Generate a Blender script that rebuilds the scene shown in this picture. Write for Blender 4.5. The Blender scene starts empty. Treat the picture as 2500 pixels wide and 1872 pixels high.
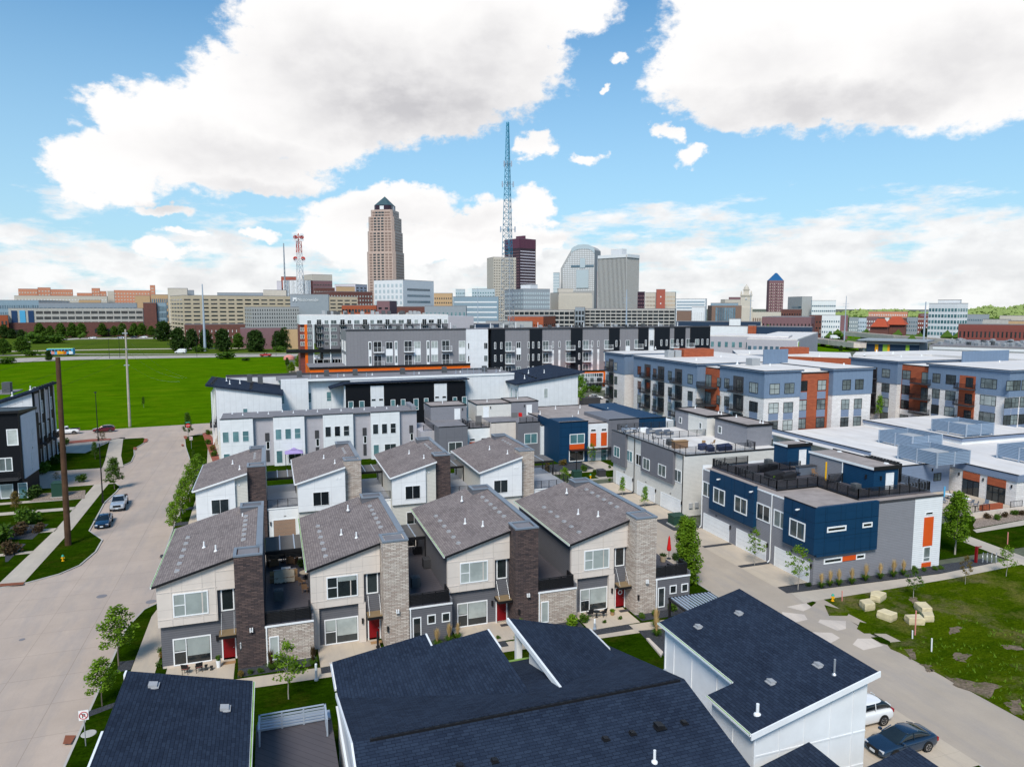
import bpy,bmesh,math,random
from math import sin,cos,tan,radians,pi,hypot,atan2,sqrt,floor
from mathutils import Vector,Matrix
random.seed(11)
SC=bpy.context.scene
COL=SC.collection
# ---------------------------------------------------------------- camera (a drone 30 m above the street)
YAW=radians(18.8);PIT=radians(6.1);FPX=1733.0;CX,CY,CH=1250.0,936.0,30.0
cd=bpy.data.cameras.new('camera');cam=bpy.data.objects.new('camera',cd);COL.objects.link(cam)
cd.sensor_width=36.0;cd.lens=FPX/2500.0*36.0;cd.clip_start=0.5;cd.clip_end=30000
cam.location=(0,0,CH);cam.rotation_euler=(pi/2-PIT,0,-YAW)
SC.camera=cam
def ray(px,py):
 x=(px-CX)/FPX;y=-(py-CY)/FPX
 fh=cos(PIT)+y*sin(PIT);up=-sin(PIT)+y*cos(PIT)
 return(x*cos(YAW)+fh*sin(YAW),-x*sin(YAW)+fh*cos(YAW),up)
def G(px,py,z=0.0):
 d=ray(px,py);t=(z-CH)/d[2];return(d[0]*t,d[1]*t)
def Dist(px,py,dist):
 d=ray(px,py);t=dist/hypot(d[0],d[1]);return(d[0]*t,d[1]*t,CH+d[2]*t)
# ---------------------------------------------------------------- sun and sky
SUN_EL,SUN_AZ=radians(48),radians(212)
sd=bpy.data.lights.new('sun','SUN');sd.energy=2.1;sd.angle=radians(18);sd.color=(1.0,0.93,0.83)
sun=bpy.data.objects.new('sun',sd);COL.objects.link(sun)
sv=Vector((sin(SUN_AZ)*cos(SUN_EL),cos(SUN_AZ)*cos(SUN_EL),sin(SUN_EL)))
sun.rotation_euler=(-sv).to_track_quat('-Z','Y').to_euler();sun.location=(0,0,120)
SC.view_settings.view_transform='Standard';SC.view_settings.look='None'
SC.view_settings.exposure=0.95;SC.view_settings.gamma=1.0
def nn(nt,typ,ins=None,**props):
 n=nt.nodes.new(typ)
 for k,v in props.items():setattr(n,k,v)
 if ins:
  for k,v in ins.items():
   if isinstance(v,bpy.types.NodeSocket):nt.links.new(v,n.inputs[k])
   else:n.inputs[k].default_value=v
 return n
def mth(nt,op,a,b=0.0,c=0.0,clamp=False):
 n=nt.nodes.new('ShaderNodeMath');n.operation=op;n.use_clamp=clamp
 for i,v in enumerate((a,b,c)):
  if isinstance(v,bpy.types.NodeSocket):nt.links.new(v,n.inputs[i])
  else:n.inputs[i].default_value=v
 return n.outputs[0]
def vmth(nt,op,a,b=(0,0,0)):
 n=nt.nodes.new('ShaderNodeVectorMath');n.operation=op
 for i,v in enumerate((a,b)):
  if isinstance(v,bpy.types.NodeSocket):nt.links.new(v,n.inputs[i])
  else:n.inputs[i].default_value=v
 return n
def mixc(nt,f,a,b,bt='MIX'):
 n=nt.nodes.new('ShaderNodeMix');n.data_type='RGBA';n.blend_type=bt;n.clamp_factor=True
 for i,v in((0,f),(6,a),(7,b)):
  if isinstance(v,bpy.types.NodeSocket):nt.links.new(v,n.inputs[i])
  else:n.inputs[i].default_value=v if i==0 else(tuple(v)+(1,))[:4]
 return n.outputs[2]
def mrange(nt,v,a,b,c=0.0,d=1.0,smooth=False):
 n=nt.nodes.new('ShaderNodeMapRange');n.clamp=True
 if smooth:n.interpolation_type='SMOOTHSTEP'
 for i,x in enumerate((v,a,b,c,d)):
  if isinstance(x,bpy.types.NodeSocket):nt.links.new(x,n.inputs[i])
  else:n.inputs[i].default_value=x
 return n.outputs[0]
W=bpy.data.worlds.new('World');SC.world=W;W.use_nodes=True
def build_world():
 nt=W.node_tree;nt.nodes.clear()
 out=nn(nt,'ShaderNodeOutputWorld')
 sky=nn(nt,'ShaderNodeTexSky',sky_type='NISHITA',sun_disc=False,sun_elevation=SUN_EL,sun_rotation=SUN_AZ,altitude=300.0,air_density=1.0,dust_density=0.6,ozone_density=1.6)
 tc=nn(nt,'ShaderNodeTexCoord');sep=nn(nt,'ShaderNodeSeparateXYZ',{0:tc.outputs['Generated']})
 az=mth(nt,'MULTIPLY',mth(nt,'ARCTAN2',sep.outputs[0],sep.outputs[1]),57.2958)
 el=mth(nt,'MULTIPLY',mth(nt,'ARCSINE',sep.outputs[2]),57.2958)
 p=nn(nt,'ShaderNodeCombineXYZ',{0:az,1:el,2:0.0}).outputs[0]
 def noise(scale,detail,rough,off=(0,0,0),sy=1.0,src=None):
  q=vmth(nt,'MULTIPLY',src or p,(1.0,sy,1.0)).outputs[0];q=vmth(nt,'ADD',q,off).outputs[0]
  return nn(nt,'ShaderNodeTexNoise',{'Vector':q,'Scale':scale,'Detail':detail,'Roughness':rough})
 n1=noise(0.11,3,0.55,(13,4,0),1.35);n2=noise(0.42,8,0.6,(3,40,0),1.3)
 w=vmth(nt,'SUBTRACT',n1.outputs['Color'],(0.5,0.5,0.5)).outputs[0]
 w=vmth(nt,'MULTIPLY',w,(6.5,4.5,0)).outputs[0]
 w2=vmth(nt,'SUBTRACT',n2.outputs['Color'],(0.5,0.5,0.5)).outputs[0]
 w2=vmth(nt,'MULTIPLY',w2,(3.4,2.6,0)).outputs[0]
 pw=vmth(nt,'ADD',vmth(nt,'ADD',p,w).outputs[0],w2).outputs[0]
 def deg(x,y,rx,ry):
  d=ray(x*1.1302,y*1.1302);L=sqrt(d[0]**2+d[1]**2)
  a=math.degrees(atan2(d[0],d[1]));e=math.degrees(atan2(d[2],L));k=57.3/1533.0
  return a,e,rx*k,ry*k
 blobs=[(860,80,350,225),(640,220,250,135),(410,290,180,115),(235,355,105,78),(300,250,110,60),(1050,110,190,140),(1150,10,190,75),(500,365,220,48),(900,250,220,70),(1850,50,390,180),(1590,140,180,108),(2150,70,260,170),(1750,185,250,75),(1660,20,200,130),(2050,190,200,50),(840,450,170,48),(740,500,100,60),(1000,520,180,60),(1150,455,56,52),(1060,475,70,42),(1110,535,120,45),(900,540,220,50),(1150,322,36,28),(1258,326,40,18),(1447,278,26,26),(1490,325,32,26),(385,497,38,11),(355,545,66,26),(545,515,60,16),(340,448,60,16),(1340,130,24,14),(1310,180,16,12)]
 acc=None
 for b in blobs:
  a,e,rx,ry=deg(*b)
  v=vmth(nt,'SUBTRACT',pw,(a,e,0)).outputs[0]
  v=vmth(nt,'MULTIPLY',v,(1/rx,1/ry,0)).outputs[0]
  l=vmth(nt,'LENGTH',v).outputs['Value']
  k=min(1.0,(rx*ry)**0.5/5.0)
  s=mth(nt,'MULTIPLY',mth(nt,'SUBTRACT',1.0,l),0.35+0.65*k)
  acc=s if acc is None else mth(nt,'MAXIMUM',acc,s)
 n3=noise(0.9,9,0.62,(70,11,0),1.5)
 d=mth(nt,'ADD',acc,mth(nt,'MULTIPLY',mth(nt,'SUBTRACT',n3.outputs['Fac'],0.5),0.46))
 a1=mrange(nt,d,0.0,0.20,0,1,True)
 n4=noise(0.16,9,0.62,(5,91,0),3.4)
 cov=mrange(nt,el,3.5,10.5,0.17,-0.22)
 azc=mrange(nt,az,-14.0,50.0,-0.02,0.06)
 d2=mth(nt,'ADD',mth(nt,'ADD',mth(nt,'SUBTRACT',n4.outputs['Fac'],0.5),cov),azc)
 a2=mth(nt,'MULTIPLY',mrange(nt,d2,-0.03,0.16,0,1,True),0.92)
 alpha=mth(nt,'MAXIMUM',a1,a2)
 greys=[(900,230,330,120,1.0),(760,150,240,120,0.6),(520,330,260,60,0.45),(1050,150,200,120,0.6),(560,400,200,30,0.5),(1820,215,380,60,0.75),(2080,150,200,90,0.5),(1650,150,160,70,0.3),(350,440,60,25,0.8),(1010,480,120,40,0.35),(870,470,150,40,0.3),(1450,520,600,16,0.35),(1500,600,800,14,0.3),(2050,560,300,30,0.45)]
 g=None
 for b in greys:
  a,e,rx,ry=deg(*b[:4])
  v=vmth(nt,'MULTIPLY',vmth(nt,'SUBTRACT',pw,(a,e,0)).outputs[0],(1/rx,1/ry,0)).outputs[0]
  s=mth(nt,'MULTIPLY',mrange(nt,vmth(nt,'LENGTH',v).outputs['Value'],0.1,1.15,1,0,True),b[4])
  g=s if g is None else mth(nt,'MAXIMUM',g,s)
 n5=noise(0.33,6,0.55,(31,7,0),1.7)
 g=mth(nt,'MULTIPLY',g,mrange(nt,n5.outputs['Fac'],0.25,0.6,0.45,1.0))
 g2=mth(nt,'MULTIPLY',mth(nt,'MULTIPLY',a2,mrange(nt,n5.outputs['Fac'],0.4,0.68,0.0,0.55)),mth(nt,'SUBTRACT',1.0,a1))
 g=mth(nt,'MAXIMUM',g,g2)
 ccol=mixc(nt,g,(0.80,0.79,0.785),(0.475,0.47,0.49))
 hz=mrange(nt,el,-1.0,25.0,0.90,0.0)
 base=mixc(nt,hz,nn(nt,'ShaderNodeVectorMath',{0:sky.outputs[0],1:(0.054,0.108,0.128)},operation='MULTIPLY').outputs[0],(0.42,0.575,0.665))
 fin=mixc(nt,alpha,base,ccol)
 bg=nn(nt,'ShaderNodeBackground',{0:fin,1:0.66})
 nt.links.new(bg.outputs[0],out.inputs[0])
build_world()
W.cycles.sampling_method='MANUAL';W.cycles.sample_map_resolution=512
# ---------------------------------------------------------------- materials
MATS={}
def newmat(name):
 m=bpy.data.materials.new(name);m.use_nodes=True;MATS[name]=m
 return m,m.node_tree,m.node_tree.nodes['Principled BSDF']
def posn(nt):
 g=nn(nt,'ShaderNodeNewGeometry');return g.outputs['Position']
def varied(nt,col,amt=0.12,scale=0.6,detail=5):
 """slow blotches and fine grain in a plain colour"""
 p=posn(nt)
 n=nn(nt,'ShaderNodeTexNoise',{'Vector':p,'Scale':scale,'Detail':detail,'Roughness':0.65})
 f=mrange(nt,n.outputs['Fac'],0.3,0.7,1-amt,1+amt)
 if isinstance(col,bpy.types.NodeSocket):src=col
 else:src=(col[0],col[1],col[2])
 v=nt.nodes.new('ShaderNodeVectorMath');v.operation='SCALE'
 if isinstance(src,tuple):v.inputs[0].default_value=src
 else:nt.links.new(src,v.inputs[0])
 nt.links.new(f,v.inputs['Scale']);return v.outputs[0]
def plain(name,col,rough=0.6,metal=0.0,amt=0.06,spec=0.25,emit=None):
 m,nt,b=newmat(name)
 nt.links.new(varied(nt,col,amt),b.inputs['Base Color'])
 b.inputs['Roughness'].default_value=rough;b.inputs['Metallic'].default_value=metal
 b.inputs['Specular IOR Level'].default_value=spec
 if emit:b.inputs['Emission Color'].default_value=tuple(emit[:3])+(1,);b.inputs['Emission Strength'].default_value=emit[3]
 return m
def line_mask(nt,coord,pitch,width):
 f=mth(nt,'FRACT',mth(nt,'DIVIDE',coord,pitch));return mth(nt,'LESS_THAN',f,width/pitch)
def siding(name,col,pitch=0.19,rough=0.55,line=0.028,dark=0.6,vertical=False):
 m,nt,b=newmat(name);p=posn(nt);s=nn(nt,'ShaderNodeSeparateXYZ',{0:p})
 co=mth(nt,'ADD',s.outputs[0],s.outputs[1])if vertical else s.outputs[2]
 ms=line_mask(nt,co,pitch,line)
 c=varied(nt,col,0.05,1.4)
 idx=mth(nt,'FLOOR',mth(nt,'DIVIDE',co,pitch))
 wn=nn(nt,'ShaderNodeTexWhiteNoise',{'W':idx},noise_dimensions='1D')
 c=mixc(nt,mrange(nt,wn.outputs[0],0,1,0,0.10),c,(col[0]*.6,col[1]*.6,col[2]*.6))
 c=mixc(nt,ms,c,(col[0]*dark,col[1]*dark,col[2]*dark))
 nt.links.new(c,b.inputs['Base Color']);b.inputs['Roughness'].default_value=rough;b.inputs['Specular IOR Level'].default_value=.15
 bp=nn(nt,'ShaderNodeBump',{'Height':mth(nt,'SUBTRACT',mth(nt,'FRACT',mth(nt,'DIVIDE',co,-pitch)),ms),'Strength':0.35,'Distance':0.02})
 nt.links.new(bp.outputs[0],b.inputs['Normal']);return m
def panels(name,col,pw=1.3,ph=1.35,rough=0.5,line=0.03,dark=0.72,oz=0.0):
 m,nt,b=newmat(name);s=nn(nt,'ShaderNodeSeparateXYZ',{0:posn(nt)})
 u=mth(nt,'ADD',s.outputs[0],s.outputs[1])
 ms=mth(nt,'MAXIMUM',line_mask(nt,u,pw,line),line_mask(nt,mth(nt,'ADD',s.outputs[2],oz),ph,line))
 c=mixc(nt,ms,varied(nt,col,0.05,0.8),(col[0]*dark,col[1]*dark,col[2]*dark))
 nt.links.new(c,b.inputs['Base Color']);b.inputs['Roughness'].default_value=rough;b.inputs['Specular IOR Level'].default_value=.15;return m
def masonry(name,c1,c2,mort,bw=0.4,rh=0.12,mix=0.5,msize=0.012,rough=0.85,bump=0.5):
 m,nt,b=newmat(name);s=nn(nt,'ShaderNodeSeparateXYZ',{0:posn(nt)})
 v=nn(nt,'ShaderNodeCombineXYZ',{0:mth(nt,'ADD',s.outputs[0],s.outputs[1]),1:s.outputs[2],2:0.0}).outputs[0]
 br=nn(nt,'ShaderNodeTexBrick',{'Vector':v,'Color1':(*c1,1),'Color2':(*c2,1),'Mortar':(*mort,1),'Scale':1.0,'Mortar Size':msize,'Mortar Smooth':0.3,'Bias':0.0,'Brick Width':bw,'Row Height':rh},offset=0.43)
 n=nn(nt,'ShaderNodeTexNoise',{'Vector':v,'Scale':3.2,'Detail':6,'Roughness':0.7})
 c=mixc(nt,mrange(nt,n.outputs['Fac'],0.35,0.7,0,mix),br.outputs['Color'],(c1[0]*.55,c1[1]*.55,c1[2]*.55))
 nt.links.new(c,b.inputs['Base Color']);b.inputs['Roughness'].default_value=rough
 bp=nn(nt,'ShaderNodeBump',{'Height':mth(nt,'SUBTRACT',n.outputs['Fac'],br.outputs['Fac']),'Strength':bump,'Distance':0.05})
 nt.links.new(bp.outputs[0],b.inputs['Normal']);return m
def shingles(name,c1,c2,along='Y',w=0.38,h=0.17,dark=(0.02,0.02,0.025)):
 m,nt,b=newmat(name);s=nn(nt,'ShaderNodeSeparateXYZ',{0:posn(nt)})
 u,v=(s.outputs[1],s.outputs[0])if along=='Y' else(s.outputs[0],s.outputs[1])
 vec=nn(nt,'ShaderNodeCombineXYZ',{0:u,1:v,2:0.0}).outputs[0]
 br=nn(nt,'ShaderNodeTexBrick',{'Vector':vec,'Color1':(*c1,1),'Color2':(*c2,1),'Mortar':(*dark,1),'Scale':1.0,'Mortar Size':0.016,'Mortar Smooth':0.6,'Bias':0.0,'Brick Width':w,'Row Height':h},offset=0.37)
 n=nn(nt,'ShaderNodeTexNoise',{'Vector':vec,'Scale':14.0,'Detail':4,'Roughness':0.8})
 n2=nn(nt,'ShaderNodeTexNoise',{'Vector':vec,'Scale':0.35,'Detail':4,'Roughness':0.6})
 c=mixc(nt,mrange(nt,n.outputs['Fac'],0.3,0.7,0,0.5),br.outputs['Color'],(c2[0]*.55,c2[1]*.55,c2[2]*.6))
 c=mixc(nt,mrange(nt,n2.outputs['Fac'],0.35,0.7,0,0.22),c,(c1[0]*1.5,c1[1]*1.5,c1[2]*1.5))
 nt.links.new(c,b.inputs['Base Color']);b.inputs['Roughness'].default_value=0.9;b.inputs['Specular IOR Level'].default_value=0.15
 bp=nn(nt,'ShaderNodeBump',{'Height':mth(nt,'SUBTRACT',n.outputs['Fac'],br.outputs['Fac']),'Strength':0.6,'Distance':0.03})
 nt.links.new(bp.outputs[0],b.inputs['Normal']);return m
def concrete(name,col,jx=4.2,jy=4.6,amt=0.16,joint=0.05,dark=0.62,tint=(0.30,0.27,0.26)):
 m,nt,b=newmat(name);p=posn(nt);s=nn(nt,'ShaderNodeSeparateXYZ',{0:p})
 c=varied(nt,col,amt*.6,0.25,8)
 st=nn(nt,'ShaderNodeTexNoise',{'Vector':vmth(nt,'MULTIPLY',p,(0.5,0.09,1)).outputs[0],'Scale':1.0,'Detail':8,'Roughness':0.7})
 c=mixc(nt,mrange(nt,st.outputs['Fac'],0.46,0.72,0,0.65),c,tint)
 st2=nn(nt,'ShaderNodeTexNoise',{'Vector':vmth(nt,'MULTIPLY',p,(1,.35,1)).outputs[0],'Scale':.12,'Detail':5,'Roughness':0.6});c=mixc(nt,mrange(nt,st2.outputs['Fac'],0.4,0.62,0,0.3),c,(col[0]*.72,col[1]*.74,col[2]*.8))
 gr=nn(nt,'ShaderNodeTexNoise',{'Vector':p,'Scale':9.0,'Detail':6,'Roughness':0.75})
 c=mixc(nt,mrange(nt,gr.outputs['Fac'],0.35,0.75,0,0.22),c,(col[0]*.55,col[1]*.55,col[2]*.55))
 if jx:
  ix=mth(nt,'FLOOR',mth(nt,'DIVIDE',s.outputs[0],jx));iy=mth(nt,'FLOOR',mth(nt,'DIVIDE',s.outputs[1],jy))
  wn=nn(nt,'ShaderNodeTexWhiteNoise',{'Vector':nn(nt,'ShaderNodeCombineXYZ',{0:ix,1:iy,2:0.0}).outputs[0]},noise_dimensions='3D')
  c=mixc(nt,mrange(nt,wn.outputs[0],0,1,0,0.14),c,(col[0]*.7,col[1]*.7,col[2]*.68))
  ms=mth(nt,'MAXIMUM',line_mask(nt,s.outputs[0],jx,joint),line_mask(nt,s.outputs[1],jy,joint))
  c=mixc(nt,mth(nt,'MULTIPLY',ms,mrange(nt,st.outputs['Fac'],0.3,0.6,0.45,1.0)),c,(col[0]*dark,col[1]*dark,col[2]*dark))
 nt.links.new(c,b.inputs['Base Color']);b.inputs['Roughness'].default_value=0.85
 bp=nn(nt,'ShaderNodeBump',{'Height':gr.outputs['Fac'],'Strength':0.15,'Distance':0.02});nt.links.new(bp.outputs[0],b.inputs['Normal'])
 return m
def grass(name,c1,c2,c3,s1=0.25,dry=0.3,soil=0.0):
 m,nt,b=newmat(name);p=posn(nt)
 n1=nn(nt,'ShaderNodeTexNoise',{'Vector':vmth(nt,'MULTIPLY',p,(0.55,1.6,1)).outputs[0],'Scale':s1,'Detail':9,'Roughness':0.78})
 n2=nn(nt,'ShaderNodeTexNoise',{'Vector':vmth(nt,'MULTIPLY',p,(1,1.7,1)).outputs[0],'Scale':3.2,'Detail':8,'Roughness':0.85})
 n3=nn(nt,'ShaderNodeTexNoise',{'Vector':vmth(nt,'ADD',p,(31,7,2)).outputs[0],'Scale':s1*0.9,'Detail':9,'Roughness':0.7})
 n4=nn(nt,'ShaderNodeTexNoise',{'Vector':vmth(nt,'ADD',p,(3,77,2)).outputs[0],'Scale':s1*.55,'Detail':8,'Roughness':0.68})
 c=mixc(nt,mrange(nt,n1.outputs['Fac'],0.38,0.62),c1,c2)
 c=mixc(nt,mrange(nt,n3.outputs['Fac'],0.5,0.68,0,dry),c,c3)
 if soil:c=mixc(nt,mrange(nt,n4.outputs['Fac'],0.53,0.64,0,soil),c,(0.30,0.22,0.13))
 c=mixc(nt,mrange(nt,n2.outputs['Fac'],0.38,0.62,0.72,0),c,(c1[0]*.25,c1[1]*.3,c1[2]*.3))
 nt.links.new(c,b.inputs['Base Color']);b.inputs['Roughness'].default_value=1.0;b.inputs['Specular IOR Level'].default_value=0.0
 bp=nn(nt,'ShaderNodeBump',{'Height':n2.outputs['Fac'],'Strength':1.0,'Distance':0.2});nt.links.new(bp.outputs[0],b.inputs['Normal'])
 return m
def pebbles(name,c1,c2,scale=14):
 m,nt,b=newmat(name);p=posn(nt)
 v=nn(nt,'ShaderNodeTexVoronoi',{'Vector':p,'Scale':scale})
 c=mixc(nt,nn(nt,'ShaderNodeSeparateColor',{0:v.outputs['Color']}).outputs[0],c1,c2)
 nt.links.new(mixc(nt,mrange(nt,v.outputs['Distance'],0.3,0.6,0,0.7),c,(c1[0]*.3,c1[1]*.3,c1[2]*.3)),b.inputs['Base Color'])
 b.inputs['Roughness'].default_value=0.9
 bp=nn(nt,'ShaderNodeBump',{'Height':mth(nt,'SUBTRACT',1.0,v.outputs['Distance']),'Strength':0.8,'Distance':0.05});nt.links.new(bp.outputs[0],b.inputs['Normal'])
 return m
def leafy(name,c1,c2,scale=0.9):
 m,nt,b=newmat(name);p=posn(nt)
 n=nn(nt,'ShaderNodeTexNoise',{'Vector':p,'Scale':scale,'Detail':5,'Roughness':0.7})
 wn=nn(nt,'ShaderNodeTexWhiteNoise',{'Vector':vmth(nt,'SNAP',p,(0.22,0.22,0.22)).outputs[0]},noise_dimensions='3D')
 oi=nn(nt,'ShaderNodeObjectInfo')
 c=mixc(nt,mrange(nt,n.outputs['Fac'],0.3,0.7),c1,c2)
 c=mixc(nt,mrange(nt,wn.outputs[0],0,1,0,0.35),c,(c2[0]*1.35,c2[1]*1.3,c2[2]*1.1))
 c=mixc(nt,mrange(nt,oi.outputs['Random'],0,1,0,0.25),c,(c1[0]*.6,c1[1]*.7,c1[2]*.8))
 nt.links.new(c,b.inputs['Base Color']);b.inputs['Roughness'].default_value=0.7;b.inputs['Specular IOR Level'].default_value=0.25
 b.inputs['Subsurface Weight'].default_value=0.0
 tr=nn(nt,'ShaderNodeBsdfTranslucent',{'Color':c});mx=nn(nt,'ShaderNodeMixShader',{0:0.3,1:b.outputs[0],2:tr.outputs[0]})
 nt.links.new(mx.outputs[0],nt.nodes['Material Output'].inputs[0]);return m
def glass(name,dark,pale,lo=0.0,hi=1.0,rough=0.06,blind=None):
 """window pane: tint differs from pane to pane (drawn blinds, reflected sky painted in pale, dark rooms) with a glossy face"""
 m,nt,b=newmat(name);oi=nn(nt,'ShaderNodeObjectInfo')
 g=nn(nt,'ShaderNodeNewGeometry')
 r=mrange(nt,oi.outputs['Random'],lo,hi)
 c=mixc(nt,r,dark,pale)
 n=nn(nt,'ShaderNodeTexNoise',{'Vector':g.outputs['Position'],'Scale':0.55,'Detail':4,'Roughness':0.6})
 c=mixc(nt,mrange(nt,n.outputs['Fac'],0.42,0.62,0,0.45),c,(dark[0]*.6,dark[1]*.6,dark[2]*.6))
 nt.links.new(c,b.inputs['Base Color']);b.inputs['Roughness'].default_value=rough;b.inputs['Specular IOR Level'].default_value=0.8
 return m
plain('white',(0.74,0.75,0.76));plain('white_trim',(0.78,0.79,0.80),0.45);plain('door_white',(0.76,0.77,0.78),0.4)
panels('white_panel',(0.72,0.73,0.745),2.1,2.2);panels('white_panel_small',(0.70,0.71,0.73),1.35,3.1);panels('white_panel_tall',(0.68,0.69,0.71),1.2,6.0,line=0.05,dark=.8)
panels('beige_panel',(0.64,0.57,0.515),2.6,1.95,dark=0.84,line=.05,oz=.6);siding('beige_siding',(0.60,0.58,0.53));siding('cream_siding',(0.66,0.64,0.60))
siding('gray_siding',(0.135,0.135,0.15));siding('light_gray_siding',(0.235,0.235,0.26));siding('lavender_siding',(0.44,0.42,0.45));siding('white_siding',(0.74,0.75,0.77),0.24)
panels('gray_panel',(0.155,0.155,0.175),1.6,2.4,dark=.7);siding('blue_siding',(0.007,0.045,0.105),dark=.45);panels('blue_panel',(0.006,0.038,0.09),2.1,1.75,dark=.45,line=.05)
siding('black_siding',(0.007,0.008,0.011),0.3,dark=.4);plain('black_metal',(0.012,0.012,0.014),0.45,amt=.1);plain('dark_gray',(0.05,0.05,0.055),0.6)
plain('slate_metal',(0.17,0.20,0.25),0.4,0.3);plain('coping',(0.19,0.225,0.27),0.4,0.2);plain('light_metal',(0.40,0.46,0.54),0.4,0.3);siding('louver_blue',(0.24,0.32,0.43),.24,line=.07,dark=.35);plain('galvanised',(0.45,0.47,0.5),0.4,0.6)
plain('orange_panel',(0.62,0.085,0.012),0.5);plain('orange_siding',(0.75,0.13,0.008),0.5);plain('red_paint',(0.20,0.006,0.010),0.35);plain('tan_paint',(0.30,0.20,0.145),0.6)
masonry('dark_stone',(0.145,0.095,0.085),(0.032,0.025,0.030),(0.012,0.010,0.012),0.5,0.13,mix=.6,msize=.02)
masonry('pale_stone',(0.72,0.64,0.56),(0.40,0.31,0.26),(0.16,0.12,0.10),0.50,0.13,mix=.45,msize=.02)
masonry('white_brick',(0.78,0.75,0.73),(0.68,0.64,0.62),(0.40,0.38,0.37),0.75,0.3,mix=.22)
masonry('orange_brick',(0.40,0.095,0.035),(0.31,0.068,0.026),(0.18,0.045,0.02),0.9,0.28,mix=.25)
masonry('red_brick',(0.21,0.055,0.042),(0.155,0.04,0.034),(0.13,0.06,0.05),1.2,0.5,mix=.3)
masonry('brown_brick',(0.16,0.06,0.045),(0.11,0.042,0.036),(0.08,0.04,0.035),1.2,0.5,mix=.3)
masonry('sunny_brick',(0.62,0.26,0.15),(0.5,0.2,0.12),(0.5,0.3,0.2),1.5,0.6,mix=.2)  # brick of the sunlit far walls, with the sunshine put into its colour
masonry('buff_stone',(0.56,0.46,0.33),(0.50,0.41,0.29),(0.38,0.3,0.22),3.0,1.2,mix=.2)
shingles('taupe_shingle',(0.285,0.240,0.225),(0.180,0.148,0.142),'Y',.46,.2)
shingles('navy_shingle',(0.027,0.041,0.070),(0.013,0.021,0.040),'Y',0.42,0.19,(0.003,0.005,0.012))
shingles('navy_shingle_back',(0.027,0.041,0.070),(0.013,0.021,0.040),'X',0.42,0.19,(0.003,0.005,0.012))
plain('membrane_gray',(0.20,0.19,0.20),0.8,amt=.12);plain('membrane_tan',(0.31,0.265,0.245),0.85,amt=.2);concrete('membrane_white',(0.72,0.68,0.645),0,tint=(.50,.44,.38))
panels('deck_pavers',(0.085,0.078,0.088),.61,50,dark=.45,line=.035);panels('deck_pavers_light',(0.33,0.34,0.37),.8,50,dark=.72,line=.03)
concrete('road',(0.47,0.37,0.30));concrete('alley_road',(0.43,0.355,0.28),0);concrete('walk',(0.50,0.43,0.35),1.9,1.9,joint=.035,dark=.72);concrete('far_road',(0.42,0.37,0.32),0)
concrete('drive',(0.53,0.44,0.34),3.0,3.3,joint=.03,dark=.72);concrete('pale_slab',(0.66,0.56,0.47),0);concrete('curb',(0.46,0.43,0.39),0);plain('brick_pavers',(0.28,0.085,0.055),.85,amt=.25)
grass('lawn',(0.016,0.042,0.001),(0.038,0.085,0.002),(0.12,0.10,0.015),.35,.4);grass('field_grass',(0.060,0.150,0.001),(0.125,0.260,0.003),(0.17,0.26,0.005),0.12,.6)
grass('rough_grass',(0.045,0.090,0.002),(0.125,0.175,0.005),(0.26,0.22,0.06),0.22,.85,.75);grass('far_grass',(0.07,0.12,0.012),(0.12,0.17,0.02),(0.16,0.16,0.05),0.03)
grass('worn_grass',(0.27,0.20,0.14),(0.40,0.30,0.22),(0.10,0.15,0.01),1.1,.75);plain('city_ground',(0.10,0.11,0.075),0.95,amt=.3)
pebbles('dark_gravel',(0.035,0.037,0.045),(0.075,0.08,0.095));pebbles('tan_gravel',(0.30,0.22,0.17),(0.45,0.36,0.29),7)
leafy('leaf_bright',(0.085,0.17,0.006),(0.17,0.29,0.012));leafy('leaf_mid',(0.040,0.095,0.006),(0.085,0.16,0.012));leafy('leaf_dark',(0.018,0.048,0.006),(0.042,0.085,0.010))
leafy('leaf_lime',(0.10,0.22,0.01),(0.17,0.33,0.02));leafy('leaf_far',(0.03,0.065,0.015),(0.07,0.12,0.025),.15);leafy('leaf_hill',(0.20,0.28,0.08),(0.36,0.45,0.15),.02)  # leaf_hill is lightened: distant sun and haze are put into its colour
leafy('reed_tan',(0.46,0.32,0.13),(0.66,0.48,0.25),2);leafy('leaf_rust',(0.13,0.09,0.02),(0.20,0.14,0.03),2);leafy('leaf_brown',(0.07,0.05,0.02),(0.10,0.06,0.03),2)
plain('bark',(0.13,0.105,0.085),.9,amt=.3);plain('pale_bark',(0.33,0.30,0.26),.9,amt=.2);plain('pole_wood',(0.075,0.040,0.022),.9,amt=.35);plain('pale_pole',(0.38,0.34,0.28),.85,amt=.2)
glass('glass',(0.012,0.016,0.02),(0.24,0.29,0.29));glass('glass_dark',(0.010,0.013,0.016),(0.035,0.045,0.05));glass('glass_blind',(0.30,0.34,0.33),(0.50,0.54,0.52),rough=.12)
glass('glass_blue',(0.05,0.10,0.14),(0.13,0.22,0.28));glass('glass_teal',(0.05,0.14,0.16),(0.16,0.30,0.32));plain('sign_white',(0.8,0.8,0.8));plain('sign_red',(0.5,0.008,0.015),.4)
plain('yellow_paint',(0.75,0.40,0.01),.4);plain('teal_paint',(0.03,0.32,0.24),.4);plain('transformer_green',(0.018,0.055,0.038),.5);plain('rust_plate',(0.22,0.075,0.04),.8,amt=.2)
plain('boulder',(0.62,0.52,0.33),.9,amt=.22);plain('ac_gray',(0.10,0.105,0.11),.6);plain('ac_light',(0.38,0.39,0.40),.6);plain('rubber',(0.012,0.012,0.012),.8);plain('wicker',(0.20,0.12,0.07),.8);plain('cushion',(0.35,0.33,0.31),.9)
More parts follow.
